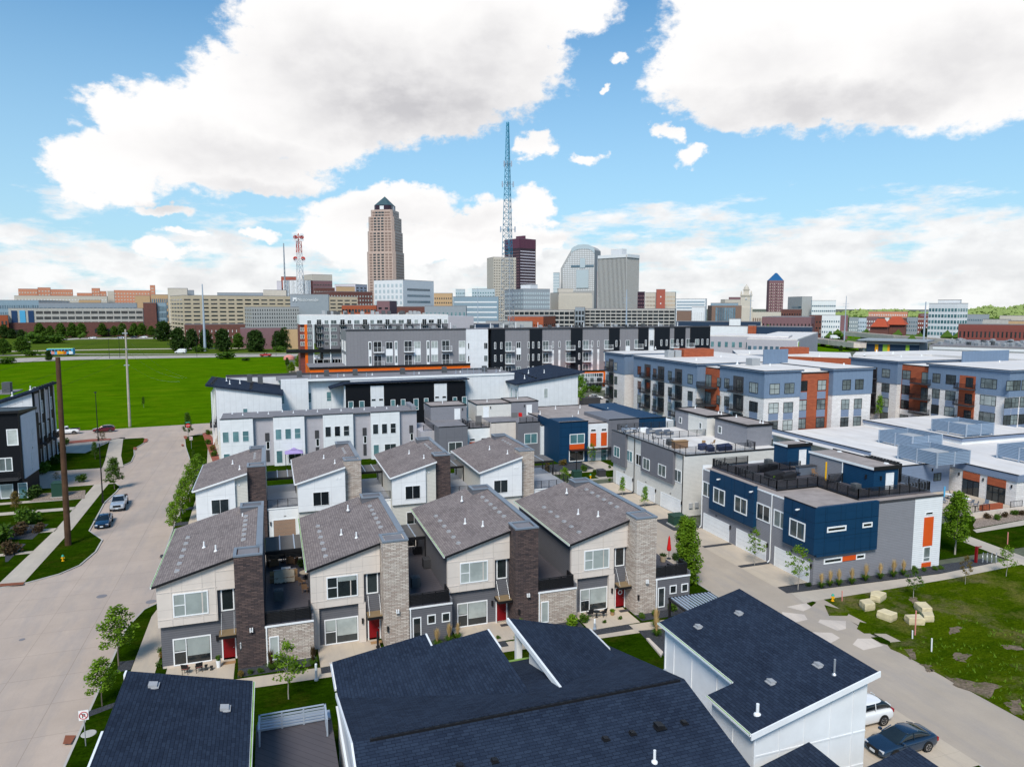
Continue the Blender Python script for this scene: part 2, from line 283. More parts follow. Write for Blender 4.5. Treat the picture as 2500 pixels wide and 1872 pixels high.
plain('pink_fabric',(0.62,0.24,0.20),.9);plain('navy_fabric',(0.03,0.04,0.09),.9);plain('black_fabric',(0.015,0.015,0.018),.85);plain('tan_fabric',(0.40,0.34,0.26),.9,amt=.2);plain('red_fabric',(0.55,0.012,0.012),.8);plain('lilac_fabric',(0.34,0.26,0.50),.8)
plain('wood_tan',(0.33,0.20,0.10),.7);plain('terracotta',(0.42,0.33,0.22),.8);plain('gutter_seed',(0.22,0.36,0.10),.9,amt=.3);plain('fence_wood',(0.15,0.145,0.145),.8);plain('vent_gray',(0.38,0.38,0.39),.5,.1);plain('canopy_top',(0.21,0.15,0.085),.8)
def M(n):return MATS[n]
# ---------------------------------------------------------------- mesh collecting
class MB:
 def __init__(s):s.v=[];s.f=[];s.m=[]
 def add(s,vs,fs,m=0):
  o=len(s.v);s.v+=[tuple(v)for v in vs];s.f+=[tuple(i+o for i in f)for f in fs];s.m+=[m]*len(fs);return s
 def box(s,x0,x1,y0,y1,z0,z1,m=0):
  if x0>x1:x0,x1=x1,x0
  if y0>y1:y0,y1=y1,y0
  if z0>z1:z0,z1=z1,z0
  v=[(x0,y0,z0),(x1,y0,z0),(x1,y1,z0),(x0,y1,z0),(x0,y0,z1),(x1,y0,z1),(x1,y1,z1),(x0,y1,z1)]
  return s.add(v,[(0,3,2,1),(4,5,6,7),(0,1,5,4),(1,2,6,5),(2,3,7,6),(3,0,4,7)],m)
 def prism(s,pts,z0,z1,m=0):
  n=len(pts);a=z0 if isinstance(z0,(list,tuple))else[z0]*n;b=z1 if isinstance(z1,(list,tuple))else[z1]*n
  v=[(p[0],p[1],a[i])for i,p in enumerate(pts)]+[(p[0],p[1],b[i])for i,p in enumerate(pts)]
  return s.add(v,[tuple(reversed(range(n))),tuple(range(n,2*n))]+[(i,(i+1)%n,n+(i+1)%n,n+i)for i in range(n)],m)
 def face(s,pts,m=0):return s.add(pts,[tuple(range(len(pts)))],m)
 def slab(s,p,q,r,t,thick,m=0):
  v=[p,q,r,t]+[(a[0],a[1],a[2]-thick)for a in(p,q,r,t)]
  return s.add(v,[(0,1,2,3),(7,6,5,4),(0,4,5,1),(1,5,6,2),(2,6,7,3),(3,7,4,0)],m)
 def tube(s,p0,p1,r0,r1=None,n=8,m=0):
  r1=r0 if r1 is None else r1;a=Vector(p0);b=Vector(p1);d=(b-a)
  if d.length<1e-6:return s
  d.normalize();u=d.cross(Vector((0,0,1))if abs(d.z)<.95 else Vector((1,0,0))).normalized();w=d.cross(u)
  v=[a+(u*cos(2*pi*i/n)+w*sin(2*pi*i/n))*r0 for i in range(n)]+[b+(u*cos(2*pi*i/n)+w*sin(2*pi*i/n))*r1 for i in range(n)]
  return s.add(v,[(i,n+i,n+(i+1)%n,(i+1)%n)for i in range(n)]+[tuple(range(n)),tuple(range(2*n-1,n-1,-1))],m)
 def lathe(s,prof,n=12,m=0,c=(0,0,0)):
  v=[];
  for r,z in prof:v+=[(c[0]+r*cos(2*pi*i/n),c[1]+r*sin(2*pi*i/n),c[2]+z)for i in range(n)]
  f=[]
  for k in range(len(prof)-1):
   for i in range(n):f.append((k*n+i,k*n+(i+1)%n,(k+1)*n+(i+1)%n,(k+1)*n+i))
  f.append(tuple(reversed(range(n))));f.append(tuple(range((len(prof)-1)*n,len(prof)*n)))
  return s.add(v,f,m)
 def xf(s,mat):
  s.v=[tuple(mat@Vector(v))for v in s.v];return s
 def mesh(s,name,mats):
  me=bpy.data.meshes.new(name);me.from_pydata(s.v,[],s.f)
  for m in mats:me.materials.append(M(m))
  if len(mats)>1:me.polygons.foreach_set('material_index',s.m)
  me.update();return me
 def build(s,name,mats,parent=None,world=True,smooth=False,bevel=0.0,loc=None):
  if isinstance(mats,str):mats=[mats]
  if parent is not None and world:
   L=parent.matrix_basis.inverted()if parent.parent is None else(parent.parent.matrix_basis@parent.matrix_basis).inverted()
   s.v=[tuple(L@Vector(v))for v in s.v]
  me=s.mesh(name,mats)
  if smooth:me.polygons.foreach_set('use_smooth',[True]*len(me.polygons))
  o=bpy.data.objects.new(name,me);COL.objects.link(o)
  if parent is not None:o.parent=parent
  if loc is not None:o.location=loc
  if bevel:
   md=o.modifiers.new('bevel','BEVEL');md.width=bevel;md.segments=2;md.limit_method='ANGLE'
  return o
def tag(o,label=None,cat=None,group=None,kind=None):
 if label:o['label']=label
 if cat:o['category']=cat
 if group:o['group']=group
 if kind:o['kind']=kind
 return o
def thing(name,label,cat,loc=(0,0,0),rz=0.0,group=None):
 o=bpy.data.objects.new(name,None);COL.objects.link(o);o.empty_display_size=0.5
 o.matrix_basis=Matrix.Translation(loc)@Matrix.Rotation(rz,4,'Z')
 return tag(o,label,cat,group)
KIDS={}
def kids(o):return[c for c in o.children]
def dup(root,loc,rz=0.0,label=None,group=None,scale=None,par=None):
 c=root.copy();COL.objects.link(c)
 if par is None:
  c.matrix_basis=Matrix.Translation(loc)@Matrix.Rotation(rz,4,'Z')@(Matrix.Diagonal((*scale,1))if scale is not None else Matrix())
  if label:c['label']=label
  if group:c['group']=group
 else:c.parent=par
 for k in list(root.children):dup(k,None,par=c)
 return c
def ground(name,mb,m,z=None):
 o=mb.build(name,m);o['kind']='structure';return o
def sheet(name,polys,m,z,t=0.0):
 b=MB()
 for p in polys:
  pts=[(a[0],a[1])for a in p]
  ar=sum(pts[i][0]*pts[(i+1)%len(pts)][1]-pts[(i+1)%len(pts)][0]*pts[i][1]for i in range(len(pts)))
  if ar<0:pts.reverse()
  if t:b.prism(pts,z-t,z)
  else:b.face([(x,y,z)for x,y in pts])
 return ground(name,b,m)
# ---------------------------------------------------------------- windows, rails and other repeated parts
FACE={'S':0.0,'E':pi/2,'N':pi,'W':-pi/2}
MESHC={}
def put(name,key,maker,mats,parent,x,y,z,face='S',child=None,label=None,kind=None):
 """place a shared mesh as a part on a wall; x,y,z in world; face = letter or angle"""
 if key not in MESHC:MESHC[key]=maker().mesh(name,mats)
 o=bpy.data.objects.new(name,MESHC[key]);COL.objects.link(o);o.parent=parent
 a=FACE[face]if isinstance(face,str)else face
 Wm=Matrix.Translation((x,y,z))@Matrix.Rotation(a,4,'Z')
 o.matrix_basis=parent_world(parent).inverted()@Wm
 if label:o['label']=label
 if child:
  cn,ck,cm,cmats=child
  if ck not in MESHC:MESHC[ck]=cm().mesh(cn,cmats)
  c=bpy.data.objects.new(cn,MESHC[ck]);COL.objects.link(c);c.parent=o
 return o
def parent_world(p):
 m=p.matrix_basis.copy()
 while p.parent is not None:p=p.parent;m=p.matrix_basis@m
 return m
def frame_mb(w,h,style,t=0.09,d=0.06):
 def f():
  b=MB();b.box(-w/2-t,-w/2,-d,0.02,-t,h+t);b.box(w/2,w/2+t,-d,0.02,-t,h+t)
  b.box(-w/2,w/2,-d,0.02,-t,0);b.box(-w/2,w/2,-d,0.02,h,h+t)
  s=t*.75;d2=d*.8
  def vb(x):b.box(x-s/2,x+s/2,-d2,0.01,0,h)
  def hb(x0,x1,z):b.box(x0,x1,-d2+.004,0.008,z-s/2,z+s/2)
  if style=='double':vb(0)
  if style=='dh':hb(-w/2,w/2,h*.5)
  if style=='low':hb(-w/2,w/2,h*.25)
  if style=='quad':vb(0);hb(-w/2,w/2,h*.5)
  if style=='qlow':vb(0);hb(-w/2,w/2,h*.22)
  if style=='triple':vb(-w/4);vb(w/4);hb(-w/2,-w/4,h*.5);hb(w/4,w/2,h*.5)
  if style=='pic':vb(-w/2+w*.33);hb(-w/2,-w/2+w*.33,h*.5)
  return b
 return f
def win(parent,x,y,z,w,h,face='S',style='double',fm='white_trim',gm='glass',t=0.09,d=0.06,small=False,name='window'):
 """x,y = middle of the sill on the wall plane, z = bottom"""
 if small:
  def f():
   b=frame_mb(w,h,style,t,d)();b.add([(-w/2,-.02,0),(w/2,-.02,0),(w/2,-.02,h),(-w/2,-.02,h)],[(0,1,2,3)],1);return b
  return put(name,('ws',w,h,style,fm,gm,t,d),f,[fm,gm],parent,x,y,z,face)
 def gl():return MB().box(-w/2,w/2,-.022,0.012,0,h)
 return put(name,('w',w,h,style,fm,t,d),frame_mb(w,h,style,t,d),[fm],parent,x,y,z,face,('pane',('g',w,h,gm),gl,[gm]))
def rail_mb(L,h=1.07,bars=7,vert=False,post=1.6,r=0.022,pr=0.035):
 def f():
  b=MB();n=max(1,round(L/post))
  for i in range(n+1):
   x=L*i/n;b.box(x-pr,x+pr,-pr,pr,0,h)
  b.box(-pr,L+pr,-pr*1.2,pr*1.2,h,h+.05)
  if vert:
   b.box(0,L,-r,r,.08,.12);k=int(L/vert)
   for i in range(1,k):b.box(L*i/k-r*.6,L*i/k+r*.6,-r*.6,r*.6,.12,h)
  else:
   for i in range(bars):z=.12+(h-.12)*i/bars;b.box(0,L,-r*.7,r*.7,z-r,z+r)
  return b
 return f
def rail(parent,x0,y0,x1,y1,z,h=1.07,bars=7,vert=False,m='black_metal',post=1.6,name='railing',r=.022,pr=.035):
 L=round(hypot(x1-x0,y1-y0),2);a=atan2(y1-y0,x1-x0)
 return put(name,('rail',L,h,bars,vert,m,post,r,pr),rail_mb(L,h,bars,vert,post,r,pr),[m],parent,x0,y0,z,a)
def rvent(parent,x,y,z,m='vent_gray',s=1.0):
 def f():
  b=MB();b.box(-.24*s,.24*s,-.24*s,.24*s,-.03,.02);b.prism([(-.17*s,-.18*s),(.17*s,-.18*s),(.17*s,.18*s),(-.17*s,.18*s)],0.02,[.16*s,.10*s,.10*s,.16*s]);return b
 return put('roof_vent',('rv',m,s),f,[m],parent,x,y,z)
def rpipe(parent,x,y,z,h=.55,r=.07,m='white_trim'):
 def f():b=MB();b.lathe([(r*2.4,-.05),(r*2.2,.03),(r,.12),(r,h)],10);return b
 return put('vent_pipe',('vp',h,r,m),f,[m],parent,x,y,z)
def acunit(parent,x,y,z,s=0.85,h=0.95,m='ac_gray',name='air_conditioner'):
 def f():
  b=MB();b.box(-s/2,s/2,-s/2,s/2,0,.06);b.box(-s/2+.03,s/2-.03,-s/2+.03,s/2-.03,.06,h-.06)
  for k in range(9):zz=.12+(h-.25)*k/9;b.box(-s/2,s/2,-s/2,s/2,zz,zz+.03)
  b.box(-s/2,s/2,-s/2,s/2,h-.06,h)
  b.lathe([(s*.4,h),(s*.4,h+.05),(s*.34,h+.06)],14);b.lathe([(s*.1,h+.06),(s*.08,h+.1)],8);return b
 return put(name,('ac',s,h,m),f,[m],parent,x,y,z)
def lamp_box(parent,x,y,z,face='S',m='black_metal',name='wall_lamp'):
 def f():b=MB();b.box(-.07,.07,-.16,0,-.22,.22);b.box(-.09,.09,-.18,0,.22,.25);return b
 return put(name,('wl',m),f,[m],parent,x,y,z,face)
def spout(parent,x,y,z0,z1,m='white_trim',face='S',name='downspout'):
 h=round(z1-z0,2)
 def f():b=MB();b.box(-.05,.05,-.11,-.03,.25,h);b.prism([(-.05,-.35),(.05,-.35),(.05,-.03),(-.05,-.03)],[0,0,.25,.25],[.1,.1,.35,.35]);b.box(-.055,.055,-.03,0,h*.5,h*.5+.05);return b
 return put(name,('sp',h,m),f,[m],parent,x,y,z0,face)
def garage_mb(w,h,rows=4):
 def f():
  b=MB();b.box(-w/2-.12,-w/2,-.05,.02,0,h+.12);b.box(w/2,w/2+.12,-.05,.02,0,h+.12);b.box(-w/2,w/2,-.05,.02,h,h+.12)
  for k in range(rows):b.box(-w/2,w/2,-.03,.01,h*k/rows+.012,h*(k+1)/rows-.012,1)
  return b
 return f
def garage(parent,x,y,z,w,h,face='S',m='door_white',fm='white_trim'):
 return put('garage_door',('gd',w,h,m,fm),garage_mb(w,h),[fm,m],parent,x,y,z,face)
def door(parent,x,y,z,w=.95,h=2.1,face='S',m='door_white',fm='white_trim'):
 def f():
  b=MB();b.box(-w/2-.1,-w/2,-.06,.02,0,h+.1);b.box(w/2,w/2+.1,-.06,.02,0,h+.1);b.box(-w/2,w/2,-.06,.02,h,h+.1)
  b.box(-w/2,w/2,-.03,.01,0,h,1);b.box(-w*.34,w*.34,-.04,-.03,h*.12,h*.45,1);b.box(-w*.34,w*.34,-.04,-.03,h*.55,h*.9,1);return b
 def hn():return MB().box(w/2-.14,w/2-.08,-.09,-.03,1.0,1.06)
 return put('door',('door',w,h,m,fm),f,[fm,m],parent,x,y,z,face,('handle',('dh',w),hn,['galvanised']))
def zz(ox,oy,s):return lambda x,y:(ox+x/s,oy+y/s)
zA=zz(0,500,3.16);zB=zz(600,450,3.16);zC=zz(1200,450,3.16);zQ=zz(1800,550,3.16);zE=zz(0,850,3.16);zF=zz(450,850,3.16)
zG=zz(1000,850,3.16);zH=zz(1600,950,3.16);zI=zz(0,1348,3.16);zJ=zz(350,1150,3.16);zK=zz(950,1150,2.765);zL=zz(1600,1348,3.16)
zM=zz(2000,1000,4.424);zS=zz(0,0,.8848);zY=zz(1480,820,4.6);zR=zz(2080,840,5.257)
def g(f,x,y,z=0.0):return G(*f(x,y),z)
def gl(f,pts,z=0.0):return[G(*f(x,y),z)for x,y in pts]
# ================================================================= GROUND
sheet('ground',[[(-9000,-300),(9000,-300),(9000,12000),(-9000,12000)]],'city_ground',-0.12)
sheet('far_meadow',[[(-900,198),(8,198),(8,452),(60,520),(60,800),(-900,900)]],'far_grass',-0.06)
fld=[(-48,197.5),(-37,197),(-17.5,199),(5,199.5)]+gl(zA,[(2215,1290),(2190,1176),(1500,1180),(1000,1190),(600,1200),(0,1225),(-600,1250)])+[(-400,197.5)]
sheet('meadow',[fld],'field_grass',-0.01)
sheet('road',[[(-29,15),(-13,15),(-13,76),(15,78.2),(15,90),(-12.5,90),(-13,181),(-21,181),(-29,181)],[(-90,40),(-29.02,40),(-29.02,148.5),(-90,148.5)]],'road',0.0)
sheet('cross_street',[[(-420,181),(110,181),(110,197.3),(-17,198.9),(-37,196.9),(-420,196.9)]],'road',0.004)
sheet('side_street',[[(70,190),(160,190),(160,216),(70,216)]],'far_road',0.01)
sheet('alley',[[(42.5,10),(52.5,10),(51.2,45),(52.6,56.5),(51,60),(51,111),(43,111)],[(-12,78),(44,78),(44,90.5),(-12,90.5)]],'alley_road',0.008)
sheet('plaza',[[(52.0,44),(62,44),(62,57),(52.0,57)]],'alley_road',0.012)
def island(name,pts,m='curb',h=.12):return sheet(name,[pts],m,h,h+.1)
WA=[(-70,87.3),(-28.4,87.3),(-26,88),(-23.4,89.8),(-21.9,92.2),(-21.2,96.9),(-21.4,101.7),(-23.9,106.5),(-25,121.8),(-24.6,128),(-24.6,131.7),(-25.8,134.6),(-70,134.6)]
WB=[(-70,148.2),(-29,148.2),(-27.2,150),(-26.4,153),(-27,160),(-28.2,167),(-27.4,172),(-27.0,178),(-28.5,180.7),(-70,180.7)]
EA=[(-13.85,15),(43.3,15),(43.3,77.8),(-11.6,77.8),(-12.9,76.2),(-13.8,72)]
EB=[(-13.2,92),(-11.8,90.2),(43.3,90.2),(43.3,111),(75,111),(75,180.7),(-17.5,180.7),(-19.7,178.5),(-18.2,166),(-16,151.6),(-14.6,146),(-13.4,143.5),(-13.5,104)]
for p in(WA,WB,EA,EB):island('curb_block',p)
def inset(pts,d):
 n=len(pts);cx=sum(p[0]for p in pts)/n;cy=sum(p[1]for p in pts)/n;out=[]
 for i in range(n):
  a,b,c=Vector(pts[i-1]),Vector(pts[i]),Vector(pts[(i+1)%n]);e1=(b-a).normalized();e2=(c-b).normalized()
  nrm=Vector((-e1.y-e2.y,e1.x+e2.x));k=max(.35,nrm.length/2);out.append(tuple(b+nrm.normalized()*d/k))
 return out
sheet('lawn',[inset(p,.17)for p in(WA,WB,EA,EB)],'lawn',.126)
sheet('sidewalk',[[(-28.9,88.0),(-26.4,87.8),(-26.3,108),(-26.8,128),(-26.9,134.7),(-29.1,134.7),(-28.4,108.7)],[(-30.6,148.1),(-27.0,148.1),(-29.5,160),(-32.7,180.9),(-35.4,180.9),(-31.6,156)],[(-45,181),(-45,168),(-37,165),(-35,176),(-35,181)],[(-60,107.5),(-28.3,107.5),(-28.3,109.2),(-60,109.2)],[(-60,118.5),(-28.6,118.5),(-28.6,120.2),(-60,120.2)],[(-60,98.6),(-28.6,98.6),(-28.6,99.6),(-60,99.6)],[(-40.5,125),(-28.7,125),(-28.7,126.4),(-40.5,126.4)]],'walk',.131)
sheet('sidewalk',[[(-11.85,15),(-10.0,15),(-9.9,77.6),(-11.3,77.6),(-11.85,74)],[(-11.4,90.4),(-9.7,90.4),(-9.9,146),(-12,180.5),(-14.6,180.5),(-12.4,147)],[(-9.9,57.3),(43.2,55.2),(43.2,57.0),(-9.9,59.1)],[(-10,176),(75,176),(75,180.5),(-10,180.5)]],'drive',.131)
# paths to the doors and gravel beds along the first row
for i in range(4):
 X=-3.45+12.1*i;Y=[60.5,60.2,59.8,59.2][i]
 sheet('path',[[(X-5.6,Y-1.6),(X-.3,Y-1.6),(X-.3,Y+2.1),(X-5.6,Y+2.1)]],'drive',.135)
 sheet('gravel_bed',[[(X,Y-1.4),(X+6.3,Y-1.4),(X+6.3,Y+.1),(X,Y+.1)]],'dark_gravel',.139)
 if i:sheet('gravel_bed',[[(X-5.6,Y-2.7),(X-1.6,Y-2.7),(X-1.6,Y-1.65),(X-5.6,Y-1.65)]],'dark_gravel',.1395)
sheet('gravel_bed',[gl(zI,[(915,855),(1040,840),(1010,915),(905,935)]),gl(zI,[(690,1235),(900,1165),(870,1210),(660,1290)]),[(-13.5,92),(-11.9,92),(-11.9,93),(-13.5,93)],[(-13.4,105),(-11.7,105),(-11.7,106.6),(-13.4,106.6)],[(-13.4,113),(-11.7,113),(-11.7,114.4),(-13.4,114.4)]],'dark_gravel',.14)
sheet('gravel_bed',[gl(zK,[(1680,1085),(1860,1070),(1860,1260),(1740,1150)])],'dark_gravel',.14)
sheet('stone_edging',[gl(zK,[(1735,1145),(1755,1145),(1850,1240),(1835,1265)])],'pale_slab',.30,.2)
sheet('gravel_bed',[gl(zE,[(60,1480),(250,1480),(375,1362),(60,1372)]),gl(zE,[(40,1655),(60,1655),(200,1515),(40,1512)])],'dark_gravel',.14)
sheet('gravel_bed',[gl(zE,[(225,1190),(330,1125),(660,1100),(655,1165)])],'tan_gravel',.142)
sheet('gravel_bed',[gl(zE,[(1600,650),(1640,690),(1700,875),(1640,880),(1560,660)])],'brick_pavers',.142)
sheet('brick_paving',[gl(zE,[(520,722),(700,705),(860,700),(850,712),(700,725),(530,742)]),gl(zE,[(1115,700),(1140,702),(1138,722),(1105,735)]),gl(zE,[(1415,682),(1440,680),(1445,700),(1425,705)]),gl(zE,[(1415,745),(1400,745),(1400,757),(1418,757)])],'brick_pavers',.15)
sheet('brick_paving',[gl(zI,[(0,252),(190,238),(180,258),(0,274)]),gl(zI,[(505,1425),(588,1425),(545,1492),(485,1494)]),gl(zE,[(1030,768),(1055,768),(1055,785),(1028,788)])],'rust_plate',.16)
# right-hand block
ER=[(51.2,15),(51.2,45)]+gl(zL,[(1815,745),(1780,700),(1900,688),(1780,628),(1610,625),(1556,590),(1578,538),(1640,550),(1492,475),(1480,490),(1340,488),(1305,408),(1430,440),(1300,365)])+[(56,56.3),(71,56.4),(110,58.5),(160,60),(160,15)]
sheet('lawn',[ER],'rough_grass',.05,.1)
sheet('lawn',[gl(zL,[(1168,395),(1215,380),(1240,388),(1203,418)]),gl(zL,[(1665,658),(1740,655),(1810,690),(1815,720),(1740,700)])],'lawn',.06,.1)
sheet('sidewalk',[[(50.6,56.4),(71.5,56.3),(110,58.4),(160,60),(160,61.4),(110,60.3),(71,57.9),(51.2,58.9)]],'walk',.03)
sheet('plaza_slab',[gl(zL,p)for p in([(1010,420),(1170,390),(1205,425),(1140,455)],[(975,460),(1150,480),(1175,520),(1080,540),(985,490)],[(1270,518),(1470,530),(1470,590),(1405,605),(1255,540)],[(1205,615),(1360,620),(1425,660),(1345,705),(1200,650)],[(1560,665),(1670,665),(1760,720),(1605,755),(1522,710)])],'pale_slab',.018)
sheet('driveway',[[(50.75,60.7),(55,60.7),(55,81.2),(50.75,81.2)],[(50.75,86.6),(55.3,86.6),(55.3,108),(50.75,108)]],'drive',.014)
sheet('gravel_bed',[[(50.8,74.4-.35),(54.9,74.05),(54.9,74.75),(50.8,74.75)],[(50.8,66.8),(54.9,66.8),(54.9,67.5),(50.8,67.5)],[(50.75,59.0),(72,58.0),(80,58.4),(80,60),(50.9,60.6)],[(50.8,81.3),(55.2,81.3),(55.2,86.5),(50.8,86.5)],[(50.8,93.2),(55.2,93.2),(55.2,94),(50.8,94)],[(50.8,100.3),(55.2,100.3),(55.2,101.2),(50.8,101.2)]],'dark_gravel',.022)
sheet('lawn',[[(74,61.5),(95,61.5),(104,66),(104,72),(78,72),(74,70)]],'lawn',.04,.1)
sheet('sidewalk',[gl(zM,[(1660,1300),(2212,1195),(2600,1150),(2600,1200),(2212,1248),(1700,1330)]),gl(zM,[(1540,1390),(1620,1370),(2212,1590),(2500,1700),(2300,1720),(1560,1430)])],'walk',.065,.05)
sheet('gravel_bed',[gl(zM,[(1660,1250),(1700,1180),(2130,1090),(2500,1040),(2600,1130),(2212,1190),(1680,1285)])],'tan_gravel',.068)
sheet('lawn',[[(45,111.2),(56,111.2),(56,116),(45,116)],[(75.5,160),(95,165),(95,186),(75.5,186)]],'lawn',.135,.1)
sheet('sidewalk',[[(45,116),(62,116),(62,118),(45,118)],[(56.5,118),(60.5,118),(60.5,124),(56.5,124)]],'walk',.14)
sheet('gravel_bed',[[(45,118.05),(56.4,118.05),(56.4,124),(45,124)]],'dark_gravel',.141)
# far roads on the river flat
def band(name,rows,m,z):
 sheet(name,[[G(x,b)for x,a,b in rows]+[G(x,a)for x,a,b in reversed(rows)]],m,z)
band('parkway',[(-300,882,894),(0,875.5,886),(190,870,878),(470,867,873),(700,864,870),(760,863,869)],'far_road',.01)
band('parkway',[(-300,872,874),(190,863.5,865.5),(470,864,865.4),(700,861.5,862.7)],'far_road',.012)
band('trail',[(-300,863,865),(60,856,858),(300,851.5,853.6),(470,850,852),(660,848.6,850)],'drive',.012)
band('parkway',[(60,833.5,836),(190,825,828.5),(380,824,827),(660,833,836)],'far_road',.013)
sheet('car_park',[gl(zB,[(440,1345),(780,1345),(700,1450),(330,1450)])],'drive',.02)
# ================================================================= TREES AND PLANTS
def rnd(a,b):return random.uniform(a,b)
def leaves(mb,c,r,n,s,flat=.6,m=0):
 for _ in range(n):
  d=Vector((random.gauss(0,1),random.gauss(0,1),random.gauss(0,1))).normalized()*(random.random()**.45)
  p=Vector(c)+Vector((d.x*r[0],d.y*r[1],d.z*r[2]))
  u=Vector((rnd(-1,1),rnd(-1,1),rnd(-flat,flat))).normalized();w=u.cross(Vector((rnd(-1,1),rnd(-1,1),rnd(-1,1)))).normalized();k=s*rnd(.6,1.35)
  a=u*k;b=w*k*.62
  mb.add([p-a,p+b,p+a*.95,p-b],[(0,1,2,3)],m)
def tree_parts(h,base,prof,nclump,nleaf,ls,cr,trunk_r,lean=.03,seed=1):
 """prof(t) -> crown radius at height fraction t of the crown; returns (trunk mb, crown mb)"""
 random.seed(seed);tr=MB();cw=MB();top=h*.97;pts=[Vector((0,0,-.1))];k=7
 for i in range(1,k+1):pts.append(Vector((rnd(-lean,lean)*h*.5,rnd(-lean,lean)*h*.5,top*i/k*.93)))
 for i in range(k):tr.tube(pts[i],pts[i+1],trunk_r*(1-i/k*.85),trunk_r*(1-(i+1)/k*.85),7)
 for i in range(nclump):
  t=(i+rnd(0,1))/nclump;R=prof(t);a=i*2.4+rnd(-.5,.5);rr=R*rnd(.35,.95)if R>cr[0]*.6 else R*rnd(0,.7)
  c=Vector((cos(a)*rr,sin(a)*rr,base+(h-base)*t))
  s=rnd(.65,1.15);leaves(cw,c,(cr[0]*s,cr[0]*s,cr[1]*s),nleaf,ls)
  if rr>.25:tr.tube((0,0,max(base*.8,c.z-rr*.8)),c,trunk_r*.32,trunk_r*.08,4)
 return tr,cw
PROT={}
def proto(kind):
 if kind in PROT:return PROT[kind]
 S={'young':lambda:(tree_parts(4.6,1.7,lambda t:1.35*(1-t)**.6*(.55+t),26,62,.10,(.55,.36),.055,.02,3),'bark','leaf_bright',4.6),'young_dark':lambda:(tree_parts(4.6,1.2,lambda t:1.15*(1-t)**.8+.1,34,70,.10,(.5,.36),.06,.02,5),'bark','leaf_mid',4.6),'sapling':lambda:(tree_parts(3.2,1.1,lambda t:.55*(1-t)**.5,18,46,.085,(.33,.3),.035,.02,7),'pale_bark','leaf_lime',3.2),'airy':lambda:(tree_parts(4.4,1.6,lambda t:1.5*sin(pi*min(1,.18+t*.8)),20,34,.11,(.5,.3),.05,.03,9),'pale_bark','leaf_bright',4.4),'column':lambda:(tree_parts(6.0,.5,lambda t:.95*(sin(pi*min(1,.22+.78*t)))**.7,70,85,.11,(.5,.5),.09,.01,13),'bark','leaf_bright',6.0),'maple':lambda:(tree_parts(7.5,2.0,lambda t:2.2*(1-t)**.55*(.6+.7*t),64,80,.15,(.8,.6),.12,.02,17),'pale_bark','leaf_bright',7.5),'round':lambda:(tree_parts(8,1.3,lambda t:3.1*sin(pi*min(.97,.2+.78*t))**.75,85,46,.33,(1.15,.9),.22,.02,19),'bark','leaf_mid',8),'round_dark':lambda:(tree_parts(9,.7,lambda t:3.4*sin(pi*min(.97,.25+.72*t))**.7,90,44,.36,(1.25,1.0),.25,.02,23),'bark','leaf_dark',9),}[kind]()
 (tr,cw),bm_,lm,H=S
 root=thing(kind+'_tree','x','tree',(0,0,-500));tr.build('trunk',bm_,root,world=False);cw.build('crown',lm,root,world=False)
 PROT[kind]=(root,H,[0]);return PROT[kind]
NAMES={'young':'young_tree','young_dark':'young_tree','sapling':'sapling_tree','airy':'young_tree','column':'columnar_tree','maple':'maple_tree','round':'round_tree','round_dark':'dense_tree'}
def tree(kind,x,y,h,label,z=.1,w=1.0,group=None,leaf=None,cat='tree'):
 root,H,used=proto(kind);s=h/H;sc=(s*w*rnd(.94,1.06),s*w*rnd(.94,1.06),s)
 c=dup(root,(x,y,z),rnd(0,6.28),label,group,sc);c.name=NAMES[kind];c['category']=cat
 for k in kids(c):k.name=k.name.split('.')[0]
 if leaf:
  for k in kids(c):
   if k.name.startswith('crown'):
    key=('lf',kind,leaf)
    if key not in MESHC:me=k.data.copy();me.materials.clear();me.materials.append(M(leaf));MESHC[key]=me
    k.data=MESHC[key]
 return c
def bush_mesh(seed,r,n,ls):
 random.seed(seed);b=MB()
 for i in range(10):
  a=rnd(0,6.28);q=rnd(0,.55);leaves(b,(cos(a)*q*r,sin(a)*q*r,r*rnd(.25,.8)),(r*.5,r*.5,r*.42),n,ls)
 for i in range(5):a=i*1.26;b.tube((0,0,-.05),(cos(a)*r*.4,sin(a)*r*.4,r*.6),.02,.01,4)
 return b
def bush(x,y,r,label,m='leaf_mid',z=.12,group=None,hs=1.0,n=46):
 key=('bush',m,n)
 if key not in MESHC:MESHC[key]=bush_mesh(31,1.0,n,.11).mesh('shrub',[m])
 o=bpy.data.objects.new('shrub',MESHC[key]);COL.objects.link(o)
 o.location=(x,y,z);o.rotation_euler=(0,0,rnd(0,6));o.scale=(r,r,r*hs);return tag(o,label,'shrub',group)
def reed_mesh(seed=3,plume=True):
 random.seed(seed);b=MB()
 for i in range(150):
  a=rnd(0,6.28);l=rnd(.5,.85);sp=rnd(.15,.45);p=Vector((cos(a)*.05,sin(a)*.05,0));q=p+Vector((cos(a)*sp*.6,sin(a)*sp*.6,l*.75));e=q+Vector((cos(a)*sp*.6,sin(a)*sp*.6,-l*.1));t=Vector((-sin(a),cos(a),0))*.014
  b.add([p-t,p+t,q+t,q-t],[(0,1,2,3)],0);b.add([q-t,q+t,e],[(0,1,2)],0)
 if plume:
  for i in range(110):
   a=rnd(0,6.28);sp=rnd(.02,.34);l=rnd(1.2,1.75);p=Vector((0,0,.2));q=Vector((cos(a)*sp,sin(a)*sp,l));mdl=p.lerp(q,.62);t=Vector((-sin(a),cos(a),0))*.006
   b.add([p-t,p+t,mdl+t,mdl-t],[(0,1,2,3)],1);t*=6.5;b.add([mdl-t*.6,mdl+t*.6,q],[(0,1,2)],1)
 return b
